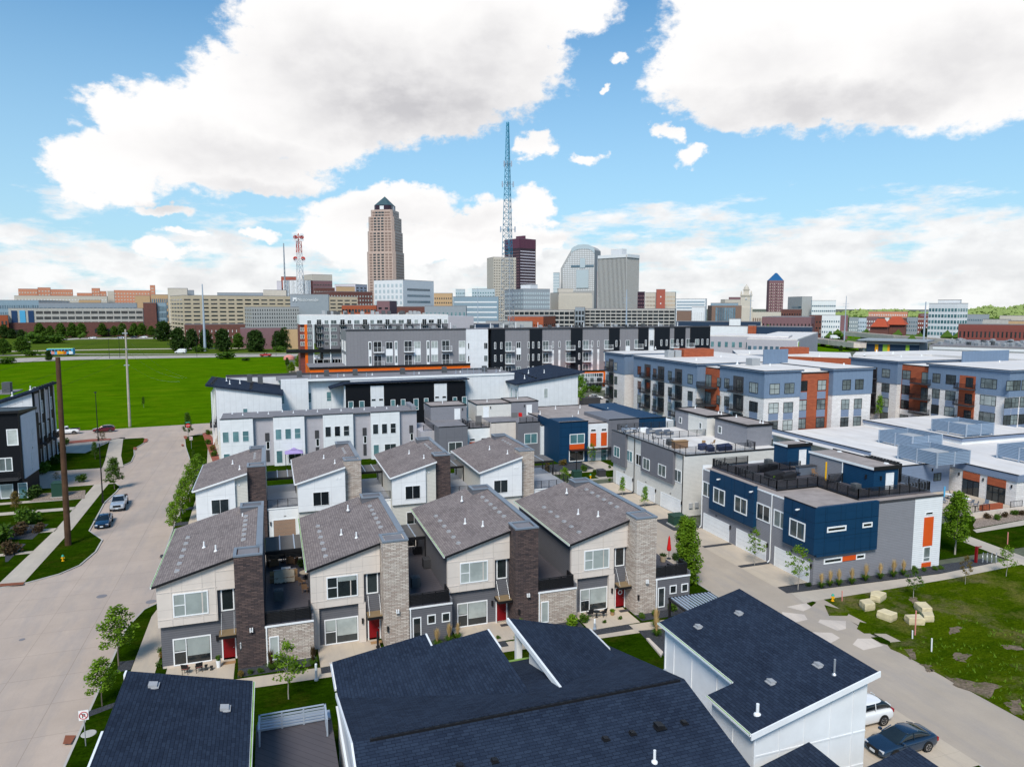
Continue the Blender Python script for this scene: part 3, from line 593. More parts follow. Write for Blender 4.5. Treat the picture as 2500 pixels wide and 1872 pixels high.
def reed(x,y,s,label,plume=True,z=.05,group=None,m=('leaf_mid','reed_tan')):
 key=('reed',plume,m)
 if key not in MESHC:MESHC[key]=reed_mesh(3,plume).mesh('ornamental_grass',list(m))
 o=bpy.data.objects.new('ornamental_grass',MESHC[key]);COL.objects.link(o);o.location=(x,y,z);o.rotation_euler=(0,0,rnd(0,6));o.scale=(s,s,s)
 return tag(o,label,'grass clump',group)
def blob(pts_px,f,z,jag=.35,seed=1):
 random.seed(seed);P_=gl(f,pts_px);out=[]
 for i in range(len(P_)):
  a,b_=P_[i],P_[(i+1)%len(P_)]
  for k in range(5):u=k/5;out.append((a[0]+(b_[0]-a[0])*u+rnd(-jag,jag),a[1]+(b_[1]-a[1])*u+rnd(-jag,jag)))
 return out
zW=zz(1709,1368,1.608)
sheet('bare_soil',[blob(p,zW,0,.16,i)for i,p in enumerate(([(800,350),(835,348),(852,385),(830,392)],[(868,408),(900,410),(915,436),(893,436)],[(960,455),(1080,478),(1185,490),(1130,540),(1010,500)],[(1195,560),(1250,545),(1272,600),(1240,612)],[(980,262),(1030,262),(1010,285),(975,290)],[(1000,365),(1060,370),(1040,400),(1000,392)],[(820,145),(850,145),(860,165),(830,168)],[(1180,330),(1260,335),(1272,352),(1200,350)]))],'worn_grass',.0565)
# ================================================================= NEAR HOUSES
def text_part(s,parent,x,y,z,size,face='S',m='sign_white',vertical=False,name='lettering',depth=.01):
 if vertical:s='\n'.join(s)
 key=('txt',s,size,m,depth)
 if key not in MESHC:
  cu=bpy.data.curves.new('t','FONT');cu.body=s;cu.size=size;cu.extrude=depth;cu.align_x='CENTER';cu.space_line=.8
  o=bpy.data.objects.new('t',cu);COL.objects.link(o);bpy.context.view_layer.update()
  me=bpy.data.meshes.new_from_object(o);me.transform(Matrix.Rotation(pi/2,4,'X'));me.materials.clear();me.materials.append(M(m));me.name=name
  bpy.data.objects.remove(o);bpy.data.curves.remove(cu);MESHC[key]=me
 return put(name,key,None,None,parent,x,y,z,face)
def gutter(parent,x,y0,y1,z,side=-1,seeds=True,m='white_trim'):
 b=MB();w=.13;x0=x;x1=x+side*w
 b.box(x0,x1,y0,y1,z-.14,z-.11);b.box(x1,x1-side*.02,y0,y1,z-.11,z-.01);b.box(x0,x0+side*.015,y0,y1,z-.11,z+.012)
 b.box(x1,x0,y0,y0+.02,z-.11,z-.01)
 o=b.build('gutter',m,parent)
 if seeds:MB().box(x0+side*.02,x1-side*.025,y0+.03,y1,z-.105,z-.03).build('leaf_litter','gutter_seed',o,loc=None)
 return o
def zroof(x):return 7.45+.286*(x+6.35)
ZR=zroof
def coping_ring(b,x0,x1,y0,y1,z,w=.2,h=.12,m=0):
 b.box(x0-.05,x1+.05,y0-.05,y0+w,z,z+h,m);b.box(x0-.05,x1+.05,y1-w,y1+.05,z,z+h,m)
 b.box(x0-.05,x0+w,y0+w,y1-w,z,z+h,m);b.box(x1-w,x1+.05,y0+w,y1-w,z,z+h,m)
def taupe_house(i,cx,cy,row):
 r1=row==1;dark=(i%2==0);st='dark stone' if dark else 'pale stone'
 if r1:lab=['leftmost taupe-roofed house of the nearer row, dark stone chimney and red door','second house of the nearer row, pale stone chimney, window with a half-drawn blind','third house of the nearer row, dark stone chimney, gray siding around its red door','rightmost house of the nearer row, pale stone chimney, wreath on its red door'][i]
 else:lab=['leftmost white house of the second row with dark stone chimney beside the street trees','second white house of the second row, pale stone chimney, right of the brown garage door','third white house of the second row, with a dark stone chimney','rightmost white house of the second row, pale stone chimney and corner roof deck'][i]
 t=thing('row_house',lab,'house',(cx,cy,0),0,'taupe-roofed row houses')
 X=lambda v:cx+v
 Y=(lambda v:cy+v)if r1 else(lambda v:cy+v-2.75)
 yb=17.3 if r1 else 17.0;cy0=cy if r1 else cy
 xl=-5.95;wallm='gray_siding' if r1 else 'beige_siding';pan='beige_panel' if r1 else 'white_panel'
 b=MB();b.prism([(X(xl),Y(2.1)),(X(-.02),Y(2.1)),(X(-.02),Y(yb)),(X(xl),Y(yb))],0,[ZR(xl)-.08,ZR(-.02)-.08,ZR(-.02)-.08,ZR(xl)-.08])
 yq=Y(2.25)if r1 else cy+2.17;b.prism([(X(-.02),yq),(X(2.18),yq),(X(2.18),Y(yb)),(X(-.02),Y(yb))],0,[ZR(0)-.08,ZR(1.6)-.08,ZR(1.6)-.08,ZR(0)-.08]);b.build('wall',wallm,t)
 zb=3.82 if r1 else 3.6;zs=lambda x:ZR(x)-.1
 b=MB();xr=-1.5 if r1 or dark else-.02
 b.prism([(X(xl-.12),Y(1.75)),(X(xr),Y(1.75)),(X(xr),Y(2.1)),(X(xl-.12),Y(2.1))],zb,[zs(xl),zs(xr),zs(xr),zs(xl)])
 if r1:b.prism([(X(xr),Y(1.75)),(X(-.03),Y(1.75)),(X(-.03),Y(2.1)),(X(xr),Y(2.1))],6.46,[zs(xr),zs(0),zs(0),zs(xr)])
 if r1 and not dark:b.box(X(-2.0),X(-1.38),Y(1.78),Y(2.1),.15,zb-.002);b.box(X(xl-.1),X(xl+.55),Y(1.78),Y(2.1),.15,zb-.002)
 b.build('upper_cladding',pan,t)
 if r1:
  b=MB()
  for xx in(xl+.95,xl+3.3,-1.62):b.box(X(xx-.04),X(xx+.04),Y(1.725),Y(1.75),zb,zs(xx)-.02)
  b.box(X(xl-.1),X(-1.5),Y(1.722),Y(1.75),6.72,6.80);b.box(X(xl-.1),X(-1.5),Y(1.722),Y(1.75),4.42,4.50);b.box(X(-1.5),X(-.05),Y(1.722),Y(1.75),8.05,8.13)
  b.build('batten',pan,t)
 rf=MB();y0=1.45 if r1 else 1.4;y1=yb+.5
 rf.slab((X(-6.35),Y(y0),ZR(-6.35)),(X(0),Y(y0),ZR(0)),(X(0),Y(y1),ZR(0)),(X(-6.35),Y(y1),ZR(-6.35)),.16)
 ych=(2.2 if r1 else 4.7)
 rf.slab((X(0),Y(ych),ZR(0)),(X(1.75),Y(ych),ZR(1.75)),(X(1.75),Y(14.7),ZR(1.75)),(X(0),Y(14.7),ZR(0)),.16)
 roof=rf.build('roof','taupe_shingle',t)
 b=MB();dz=.17
 b.slab((X(-6.37),Y(y0-.03),ZR(-6.35)+.012),(X(0),Y(y0-.03),ZR(0)+.012),(X(0),Y(y0+.01),ZR(0)+.012),(X(-6.37),Y(y0+.01),ZR(-6.35)+.012),.2)
 b.build('fascia','black_metal' if r1 else 'white_trim',roof)
 gutter(t,X(-6.36),Y(y0),Y(y1),ZR(-6.36)+.01,-1,r1)
 cd_=2.15;b=MB();b.box(X(.0)if r1 else X(.005),X(2.2),cy0,cy0+cd_,0,9.7);ch=b.build('chimney','dark_stone' if dark else 'pale_stone',t)
 b=MB();coping_ring(b,X(0),X(2.2),cy0,cy0+cd_,9.7,.2,.14);b.build('coping','coping',ch)
 MB().box(X(.3),X(1.9),cy0+.3,cy0+cd_-.3,9.7,9.72).build('cap','membrane_gray',ch)
 b=MB();b.box(X(1.76),X(2.18),cy0+cd_+.02,Y(14.7),9.0,9.82);b.box(X(0.0),X(2.18),Y(14.7),Y(16.5),7,9.82);p=b.build('parapet','gray_siding',t)
 b=MB();b.box(X(1.70),X(2.24),cy0+cd_+.06,Y(14.66),9.82,9.9);coping_ring(b,X(0),X(2.2),Y(14.7),Y(16.5),9.822,.2,.1);b.build('coping','coping',p)
 if r1:
  xc=-3.54 if dark else-3.37;yf=Y(1.75);gb='glass_blind' if i!=1 else 'glass_dark'
  w1=win(t,X(xc),yf,4.66,2.5,1.8,'S','pic',gm=gb,t=.1)
  if i==1:MB().box(X(xc-.35),X(xc+1.2),yf-.035,yf-.024,6.05,6.44).build('blind','glass_blind',w1)
  win(t,X(-.72),Y(2.1),4.55,.85,1.75,'S','plain',gm='glass_dark',t=.1)
  xo=-3.62 if dark else-3.5
  w2=win(t,X(xo),Y(2.1),.32,2.75,2.15,'S','pic',gm='glass_dark',t=.1)
  MB().box(X(xo-.38),X(xo+1.34),Y(2.06),Y(2.075),.95,2.45).build('blind','glass_blind',w2)
  MB().box(X(xo-1.34),X(xo-.52),Y(2.06),Y(2.075),1.5,2.45).build('blind','glass_blind',w2)
  xd=-.75 if dark else-.62
  door(t,X(xd),Y(2.1),.13,.95,2.05,'S','red_paint')
  b=MB();b.box(X(xd-.72),X(xd+.7),Y(.75),Y(2.08),2.55,2.78);b.box(X(xd-.68),X(xd+.66),Y(.8),Y(2.08),2.781,2.80,1);cn=b.build('canopy',['black_metal','canopy_top'],t)
  b=MB();b.tube((X(xd-.5),Y(1.1),2.8),(X(xd-.5),Y(2.08),4.3),.012,n=5);b.tube((X(xd+.5),Y(1.1),2.8),(X(xd+.5),Y(2.08),4.3),.012,n=5);b.build('stay_rod','galvanised',cn)
  lamp_box(t,X(-1.68),Y(2.1)if dark else Y(1.78),2.15)
  MB().box(X(-5.9),X(0),Y(2.07),Y(2.12),.0,.3).build('plinth','pale_slab',t)
  if i==0:sgn=MB().box(X(.16),X(.36),cy-.03,cy,1.75,2.45).build('number_plate','dark_gray',t);text_part('459',sgn,X(.26),cy-.035,2.28,.25,'S',vertical=True)
  else:lamp_box(t,X(.28),cy,1.9)
  def fl():b=MB();b.box(-.03,.03,-.25,0,.0,.06);b.box(-.13,-.04,-.3,-.1,-.02,.3);b.box(.04,.13,-.3,-.1,-.02,.3);return b
  put('flood_lamp','flood',fl,['white_trim'],t,X(1.15),cy,3.3)
 else:
  xc=-3.3 if dark else-3.15;yf=Y(1.75)
  win(t,X(xc),yf,4.3,1.95,1.75,'S','double',gm='glass_dark',t=.05)
  win(t,X(xc+.2),Y(2.1),.75,1.95,1.6,'S','double',gm='glass_dark',t=.05)
  for k in(0,.42):
   def sq():return MB().box(-.09,.09,-.06,0,0,.18)
   put('wall_vent','wv',sq,['white_trim'],t,X((-1.42 if dark else-1.1)+k),Y(2.1)if dark else yf,7.6)
 ux0,ux1=2.22,(6.13 if not(row==2 and i==3)else 8.3);fy=cy+.08 if r1 else cy+.35;yend=cy+16.3 if r1 else cy+13.2;zt=3.35 if r1 else 3.85
 um=(('pale_stone' if dark else 'gray_siding')if r1 else 'white_panel')
 MB().box(X(ux0),X(ux1),fy,yend,0,zt).build('deck_block',um,t)
 MB().box(X(ux0-.02),X(ux1+.03),fy-.08,fy+.04,zt+.001,zt+.13).build('trim','white_trim',t)
 MB().box(X(ux0),X(ux1),fy+.04,yend,zt+.001,zt+.1).build('deck_floor','deck_pavers' if r1 else 'deck_pavers_light',t)
 zr=zt+.16;rx0,rx1=X(ux0+.08),X(ux1-(.25 if r1 else .05));ry=fy+(.3 if r1 else .12)
 if r1:
  rail(t,rx0,ry,rx1,ry,zr,1.05,7,post=1.2,r=.055,pr=.055);rail(t,rx1,ry,rx1,ry+1.3,zr,1.05,7,r=.055,pr=.055)
  rail(t,rx0,yend-.1,rx1,yend-.1,zr,1.05,7,r=.055,pr=.055)
  MB().box(X(ux1-.12),X(ux1+.04),fy,fy+2.2,zt+.13,zt+.5).build('side_parapet','gray_siding',t)
  spout(t,X(ux0+.1),fy,.1,zt,'white_trim')
  if dark:win(t,X(2.9),fy,.52,.6,1.9,'S','plain',gm='glass_blind',t=.09)
  else:
   win(t,X(2.9),fy,.6,.6,1.85,'S','plain',gm='glass_dark');win(t,X(4.22),fy,1.82,.6,.7,'S','plain',gm='glass_dark');win(t,X(5.55),fy,1.82,.6,.7,'S','plain',gm='glass_dark')
 else:
  rail(t,rx0,ry,rx1,ry,zr,1.05,6,post=1.3)
  if i<3:
   garage(t,X(4.32),fy,0,2.75,2.35,'S','tan_paint');text_part('229',t,X(4.4),fy-.02,2.75,.2,'S','black_metal')
   lamp_box(t,X(2.6),fy,1.95);spout(t,X(2.3),fy,0,3.7,'black_metal')
  else:rail(t,X(ux1)-.06,ry,X(ux1)-.06,cy+11,zr,1.05,6)
 py0,py1=(cy+11.4,cy+16.1)if r1 else(cy+7.6,cy+12.2);pz=6.1 if r1 else 6.3;b=MB()
 xa,xb=X(ux0+.05),X(min(ux1,6.4))
 if row==2 and i==3:xb=X(ux1)
 b.box(xa,xb,py0,py0+.12,pz-.3,pz);b.box(xa,xb,py1-.12,py1,pz-.3,pz)
 for px_ in((xb-.12,xb),):b.box(px_[0],px_[1],py0,py0+.14,zt,pz-.3);b.box(px_[0],px_[1],py1-.14,py1,zt,pz-.3)
 pg=b.build('pergola','black_metal',t)
 b=MB();n=15
 for k in range(n):yy=py0+.2+(py1-py0-.5)*k/(n-1);b.box(xa,xb,yy,yy+.15,pz+.002,pz+.05)
 b.build('slats','fence_wood',pg)
 b=MB()
 for k in(.36,.72):xx=xa+(xb-xa)*k;b.box(xx-.06,xx+.06,py0,py1,pz+.052,pz+.1)
 b.build('cross_beam','light_metal',pg)
 if r1:
  for k in range(6):rvent(roof,X(-4.6-.015*k),Y(3.2+1.85*k),ZR(-4.6));rvent(roof,X(.62),Y(5.3+1.5*k),ZR(.62))
  rpipe(roof,X(-2.85),Y(7.4),ZR(-2.85));rpipe(roof,X(-1.7),Y(5.0),ZR(-1.7));rpipe(roof,X(.25 if i==0 else-1.6),Y(13.4),ZR(-.6))
 else:
  for k in range(4):rvent(roof,X(.8),Y(9.2+1.2*k),ZR(.8),s=.85)
  rpipe(roof,X(-2.1),Y(10.5),ZR(-2.1));rpipe(roof,X(-1.0),Y(5.2),ZR(-1.0))
 return t
HY1=[60.5,60.2,59.8,59.15];HY2=[95.2,94.9,94.2,93.4]
H1=[taupe_house(i,-3.45+12.1*i,HY1[i],1)for i in range(4)]
H2=[taupe_house(i,-3.35+12.1*i,HY2[i],2)for i in range(4)]
# ---------------------------------------------------------------- navy-roofed houses in front
def navy_group():
 t=thing('navy_roof_house','white house at the lower left corner under a plain navy shingle roof with two vents','house',(-5,33,0),0,'navy-roofed white houses')
 zr=lambda x:7.0-(x+1.75)*.265
 MB().prism([(-8.3,22),(-2.05,22),(-2.05,44.3),(-8.3,44.3)],0,[zr(-8.3)-.25,zr(-2.05)-.25,zr(-2.05)-.25,zr(-8.3)-.25]).build('wall','white_panel',t)
 r=MB().slab((-8.6,20,zr(-8.6)),(-1.75,20,zr(-1.75)),(-1.75,44.8,zr(-1.75)),(-8.6,44.8,zr(-8.6)),.2).build('roof','navy_shingle',t)
 MB().box(-8.72,-8.61,20,38.5,zr(-8.6)-.3,zr(-8.6)+.02).build('fascia','white_trim',r);MB().box(-8.72,-8.61,44.3,44.85,zr(-8.6)-.3,zr(-8.6)+.02).build('fascia','white_trim',r)
 gutter(t,-1.74,20,44.7,7.0,1)
 for x,y in((1185,1095),(1730,1140)):q=g(zI,x,y,7.9);rvent(r,q[0],q[1],zr(q[0]),s=1.35)
 MB().box(-1.7,2.95,20,46.2,0,3.2).build('deck_block','white_panel',t);MB().box(-1.7,2.95,20,46.1,3.201,3.3).build('deck_floor','deck_pavers',t)
 MB().box(-1.6,2.9,45.25,46.2,3.301,3.42).build('trim','light_metal',t)
 rail(t,-1.45,45.2,2.55,45.2,3.32,1.08,5,m='light_metal',post=1.15,r=.055,pr=.05);rail(t,2.55,45.2,2.55,43.4,3.32,1.08,5,m='light_metal',r=.055,pr=.05);rail(t,-1.45,45.2,-1.45,43.6,3.32,1.08,5,m='light_metal',r=.055,pr=.05)
 t=thing('navy_roof_house','large navy shingle roof in the foreground centre with vented ridge and rear gables','house',(12,33,0),0,'navy-roofed white houses')
 yr,zt=32.8,9.25;zf=lambda y:zt-.24*(yr-y);zb=lambda y:zt-.26*(y-yr);zA=lambda x:7.2+.14*(x-3.1);zB=lambda x:8.6-.2*(x-15.0)
 b=MB();b.prism([(3.35,24),(21.1,24),(21.1,yr),(3.35,yr)],0,[zf(24)-.25]*2+[zt-.25]*2);b.prism([(3.35,yr),(21.1,yr),(21.1,41.9),(3.35,41.9)],0,[zt-.25]*2+[zb(41.9)-.25]*2)
 b.prism([(3.35,41.9),(9.0,41.9),(9.0,45.0),(3.35,45.0)],0,[zA(3.35)-.22,zA(9)-.22,zA(9)-.22,zA(3.35)-.22])
 b.prism([(9.0,41.9),(12.8,41.9),(12.8,43.3),(9.0,43.3)],0,[zA(9)-.22,zA(12.8)-.22,zA(12.8)-.22,zA(9)-.22])
 b.prism([(16.4,41.9),(20.3,41.9),(20.3,43.4),(16.4,43.6)],0,[zB(16.4)-.22,zB(20.3)-.22,zB(20.3)-.22,zB(16.4)-.22]);b.build('wall','white_panel',t)
 rf=MB();rf.slab((3.1,20,zf(20)),(21.4,20,zf(20)),(21.4,yr,zt),(3.1,yr,zt),.2);main=rf.build('roof','navy_shingle_back',t)
 rf=MB();rf.slab((3.1,yr,zt),(21.4,yr,zt),(21.4,42.35,zb(42.35)),(3.1,42.0,zb(42.0)),.2);rr=rf.build('roof','navy_shingle_back',t)
 rf=MB();yi=lambda z:yr+(zt-z)/.26-.35
 rf.slab((3.08,yi(zA(3.1)),zA(3.1)),(9.25,yi(zA(9.25)),zA(9.25)),(9.25,45.4,zA(9.25)),(3.08,45.2,zA(3.1)),.2)
 rf.slab((9.25,yi(zA(9.25)),zA(9.25)),(13.1,yi(zA(13.1)),zA(13.1)),(13.1,43.6,zA(13.1)),(9.25,43.6,zA(9.25)),.2);gA=rf.build('gable_roof','navy_shingle',t)
 b=MB();b.slab((13.1,40.9,zA(13.1)+.01),(13.22,40.9,zA(13.1)+.01),(13.22,43.62,zA(13.1)+.01),(13.1,43.62,zA(13.1)+.01),.26)
 b.slab((9.25,43.6,zA(9.3)+.01),(9.37,43.6,zA(9.3)+.01),(9.37,45.42,zA(9.3)+.01),(9.25,45.42,zA(9.3)+.01),.26)
 b.build('fascia','white_trim',gA);MB().prism([(12.85,36),(13.05,36),(13.05,43.2),(12.85,43.2)],[8.0,8.0,6.6,6.6],zA(13)-.22).build('gable_wall','dark_gray',gA)  # gable wall coloured dark gray to paint in the shadow beside this roof
 gutter(gA,3.07,41.8,45.2,7.2,-1)
 rf=MB();rf.slab((15.0,yi(8.6),8.6),(20.6,yi(zB(20.6)),zB(20.6)),(20.6,43.8,zB(20.6)),(15.0,44.8,8.6),.2);gB=rf.build('gable_roof','navy_shingle',t)
 MB().slab((14.86,35.3,8.62),(15.0,35.3,8.62),(15.0,44.82,8.62),(14.86,44.82,8.62),.34).build('fascia','white_trim',gB);gutter(gB,20.61,40.6,43.7,zB(20.6),1)
 MB().prism([(15.2,36.4),(15.4,36.4),(15.4,41.2),(15.2,41.2)],[7.9,7.9,6.9,6.9],8.38).build('gable_wall','white',gB)
 MB().box(15.1,15.5,43.4,43.8,0,8.38).build('column','white_trim',t)
 b=MB();b.box(13.3,15.9,42.36,42.5,6.6,6.78);b.build('gutter','gutter_seed',t)
 b=MB();n=66;x0,x1=4.0,21.0
 for k in range(n):
  xa=x0+(x1-x0)*k/n;xb=xa+(x1-x0)/n*1.04;h=.11+.03*(k%2)
  b.prism([(xa,yr-.03),(xb,yr-.03),(xb,yr+.34),(xa,yr+.34)],9.1,[zt+h,zt+h,zt+h*.2,zt+h*.2])
 b.build('ridge_vent','navy_shingle_back',main);MB().box(3.9,21.05,yr-.16,yr-.05,9.1,zt+.09).build('ridge_strip','black_metal',main)  # black strip along the near side of the ridge caps
 for x,y,k in((860,775,0),(690,800,0),(1405,668,0),(1537,640,0),(1668,608,1),(1790,588,0)):
  q=zz(780,1472,2.011)(x,y);p=G(q[0],q[1],8.6);p=G(q[0],q[1],zf(p[1]));p=G(q[0],q[1],zf(p[1]));rvent(main,p[0],p[1],zf(p[1])+.03,'black_metal',.75+.5*k)
 q=zz(780,1472,2.011)(1645,765);p=G(q[0],q[1],8.3);rpipe(main,p[0],p[1],zf(p[1]),.6)
 MB().box(2.98,3.1,24,41.6,6.2,6.21).build('trim','white_trim',t)
 b=MB();b.slab((2.99,20,zf(20)+.01),(3.09,20,zf(20)+.01),(3.09,yr,zt+.01),(2.99,yr,zt+.01),.3);b.slab((2.99,yr,zt+.01),(3.09,yr,zt+.01),(3.09,41.9,zb(41.9)+.01),(2.99,41.9,zb(41.9)+.01),.3);b.build('rake_trim','white_trim',t)
 MB().slab((13.2,41.6,3.3),(21,41.6,3.3),(21,47.4,3.3),(16.5,47.4,3.3),.2).build('porch_roof','white_trim',t)
 t=thing('navy_roof_house','white-walled house at lower right with a stepped navy shed roof above the parked cars','house',(28.5,36,0),0,'navy-roofed white houses')
 zr=lambda x:7.2+.238*(x-23.8)
 b=MB();b.prism([(24.15,30.2),(31.95,30.2),(31.95,34.0),(24.15,34.0)],0,[zr(24.15)-.25,zr(31.95)-.25,zr(31.95)-.25,zr(24.15)-.25]);b.prism([(26.0,34.0),(31.95,34.0),(31.95,42.4),(26.0,42.4)],0,[zr(26.0)-.25,zr(31.95)-.25,zr(31.95)-.25,zr(26.0)-.25]);b.build('wall','white',t)
 b=MB()
 for x in(25.9,27.6,29.4,31.0):b.box(x-.04,x+.04,30.165,30.2,0,zr(x)-.3)
 for z in(3.2,3.55,5.6):b.box(24.15,31.95,30.17,30.2,z-.045,z+.045)
 for y in(32.0,36.2,39.0,41.2):
  b.box(24.11 if y<34 else 25.96,24.15 if y<34 else 26.0,y-.04,y+.04,0,6.9)
 for z in(3.6,4.0):b.box(25.965,26.0,34,42.4,z-.04,z+.04);b.box(24.115,24.15,30.2,34,z-.04,z+.04)
 b.build('batten','white',t)
 rf=MB();rf.slab((23.8,29.9,zr(23.8)),(32.4,29.9,zr(32.4)),(32.4,34.0,zr(32.4)),(23.8,34.0,zr(23.8)),.18);rf.slab((25.65,34.0,zr(25.65)),(32.4,34.0,zr(32.4)),(32.4,42.7,zr(32.4)),(25.65,42.7,zr(25.65)),.18);rr=rf.build('roof','navy_shingle',t)
 MB().slab((23.75,29.82,zr(23.75)+.01),(32.5,29.82,zr(32.5)+.01),(32.5,29.9,zr(32.5)+.01),(23.75,29.9,zr(23.75)+.01),.34).build('fascia','white_trim',rr)
 gutter(t,23.79,29.9,34.0,7.2,-1);gutter(t,25.64,34.05,42.7,zr(25.65),-1);spout(t,24.2,30.2,.2,7.0);spout(t,26.05,42.3,.2,7.3,face='W')
 for x,y in((650,440),(335,582),(1262,835),(895,1010)):p=g(zL,x,y,8.2);p=g(zL,x,y,zr(p[0]));rvent(rr,p[0],p[1],zr(p[0]),s=1.15)
 p=g(zL,790,1180,8.0);rpipe(rr,p[0],p[1],zr(p[0]),.62,.09);p=g(zL,1380,940,8.8)
 q=rpipe(rr,p[0],p[1],zr(p[0]),.95,.06,'galvanised')
 t=thing('navy_roof_house','two small navy roof slopes at the bottom edge in front of the dark sedan','house',(28,25,0),0,'navy-roofed white houses')
 b=MB();b.box(23,27.2,20,29.4,0,5.0);b.box(28.1,32.1,20,27.2,0,5.2);b.build('wall','white',t)
 b=MB();b.slab((21.5,18,4.7),(27.5,18,6.1),(27.5,29.72,6.1),(21.5,29.72,4.7),.2);b.slab((28.0,18,5.3),(32.4,18,6.1),(32.4,27.6,6.1),(28.0,27.6,5.3),.2);rr=b.build('roof','navy_shingle',t)
 MB().slab((27.9,18,5.31),(28.0,18,5.31),(28.0,27.6,5.31),(27.9,27.6,5.31),.25).build('fascia','white_trim',rr)
navy_group()
# ---------------------------------------------------------------- blue and gray terrace beside the alley
def blue_terrace():
 t=thing('blue_terrace','gray and navy blue townhouse block with roof decks and three white garage doors','townhouse',(55,60,0),0)
 b=MB();b.box(55,63.4,60,81.2,0,8.2);b.box(63.4,69.0,60,81.2,0,8.25);b.build('wall','light_gray_siding',t);MB().box(69.0,73.2,60,81.2,0,8.3).build('wall','white_siding',t)
 MB().box(54.55,55.0,69.7,78.9,3.45,8.65).build('cladding','blue_panel',t);b=MB();b.box(54.55,55.0,59.6,64.5,3.45,8.72);b.box(55.0,63.3,59.6,60.0,3.2,8.72);b.build('cladding','blue_panel',t)
 b=MB()
 for y in(61.4,63.2,71.6,74.2,76.8):b.box(54.52,54.55,y-.04,y+.04,3.46,8.6)
 for x in(56.2,58.7,61.0,62.4):b.box(x-.04,x+.04,59.57,59.6,3.22,8.7)
 for z in(4.9,6.0,7.1,8.0):b.box(55,63.3,59.58,59.6,z-.035,z+.035)
 b.build('batten','blue_panel',t)
 b=MB();b.box(55,73.2,60,81.2,8.31,8.33);b.box(54.56,55,59.7,64.5,8.71,8.74);b.box(54.56,55,69.7,78.9,8.66,8.7);b.build('roof','membrane_tan',t)
 b=MB();b.box(54.96,55.06,64.5,69.7,8.2,8.36);b.box(54.96,55.06,78.9,81.2,8.2,8.36);b.box(55,73.2,81.1,81.24,8.33,8.75);b.build('roof_edge','white_trim',t)
 MB().box(54.5,54.6,59.55,64.5,8.7,8.78).build('roof_edge','black_metal',t);MB().box(55,73.2,59.93,60.05,8.33,8.55).build('roof_edge','dark_gray',t)
 for y,z,w,X in((79.9,4.77,2.0,55),(76.7,4.75,2.2,54.55),(72.2,4.75,2.2,54.55),(68.5,4.8,2.2,55),(65.5,4.8,2.0,55),(62.2,4.7,2.2,54.55)):win(t,X,y,z,w,1.75,'W','double',t=.14)
 for y in(77.8,70.6,63.4):garage(t,55,y,0,5.5,2.2,'W');lamp_box(t,55,y-3.1,2.0,'W');text_part({77.8:'431',70.6:'427',63.4:'423'}[y],t,54.97,y,2.6,.28,'W','black_metal')
 spout(t,55,67.0,.1,8.2,face='W');spout(t,55,81.1,.1,8.2,face='W')
 win(t,57.5,59.6,6.0,2.3,.28,'S','plain',gm='glass_dark',t=.16);win(t,61.75,59.6,6.02,1.1,.28,'S','plain',gm='glass_dark',t=.14)
 win(t,57.6,60,2.3,2.2,.3,'S','plain',gm='glass_dark',t=.16);win(t,61.4,60,2.3,1.0,.3,'S','plain',gm='glass_dark',t=.16)
 MB().box(58.85,60.75,59.93,60,2.2,2.75).build('panel','orange_panel',t);MB().box(70.5,71.9,59.93,60,2.6,6.0).build('panel','orange_panel',t);MB().box(70.5,71.9,59.93,60,.1,.6).build('panel','orange_panel',t)
 win(t,71.2,60,.8,.9,1.6,'S','low');win(t,71.2,60,6.35,1.0,.22,'S','plain',gm='glass_dark',t=.04)
 for y in(76.6,70.0,62.0):
  def cam_():b=MB();b.box(-.05,.05,-.45,0,-.05,.05);b.box(-.09,.09,-.5,-.2,-.1,.02);return b
  put('wall_spotlight','spot',cam_,['white_trim'],t,54.55 if y<65 or y>69.8 else 55,y,7.95,'W')
 for(x0,y0,x1,y1,m)in((66.5,78.3,70.4,83.0,'blue_siding'),(66.6,68.5,70.3,74.2,'light_gray_siding'),(66.6,63.7,70.3,68.5,'blue_siding')):
  MB().box(x0,x1,y0,min(y1,81.1),8.331,11.15).build('stair_house',m,t)
 for(x0,y0,x1,y1)in((66.4,78.2,70.5,81.15),(66.5,63.6,70.4,74.3)):
  MB().box(x0,x1,y0,y1,11.15,11.25).build('roof','membrane_tan',t)
  b=MB();b.box(x0-.06,x0,y0,y1,11.05,11.32);b.build('roof_edge','white_trim',t);b=MB();b.box(x0-.06,x1,y0-.08,y0,11.0,11.45);b.box(x1,x1+.08,y0,y1,11.1,11.4);b.build('roof_edge','black_metal',t)
  for k in(.15,.85):rvent(t,x1-.4,y0+(y1-y0)*k,11.27,'white_trim')
 door(t,69.0,78.3,8.34,1.0,2.1);door(t,69.0,63.7,8.34,1.0,2.1);spout(t,66.6,68.5,8.4,11.1,face='W');lamp_box(t,66.6,64.8,10,'W');lamp_box(t,67.6,63.7,10)
 z=8.55;k=dict(h=1.05,bars=7,r=.04,pr=.05)
 b=MB();b.box(56.3,66.5,68.0,81.0,8.34,8.5);b.box(62.4,73.1,61.6,68.0,8.34,8.5);b.build('deck_floor','deck_pavers',t)
 b=MB();b.box(56.3,62.4,67.9,68.0,8.34,8.55);b.box(62.3,62.4,61.6,67.9,8.34,8.55);b.build('deck_edge','black_metal',t)
 for a in((56.4,75.4,56.4,68.05),(56.4,68.05,62.4,68.05),(62.4,68.05,62.4,61.7),(62.4,61.7,73.0,61.7),(73.0,61.7,73.0,66.0),(56.4,80.9,56.4,76.0),(56.4,80.9,62,80.9),(56.4,75.8,66.5,75.8),(64.4,68.4,66.5,68.4)):rail(t,*a[:4],z,**k)
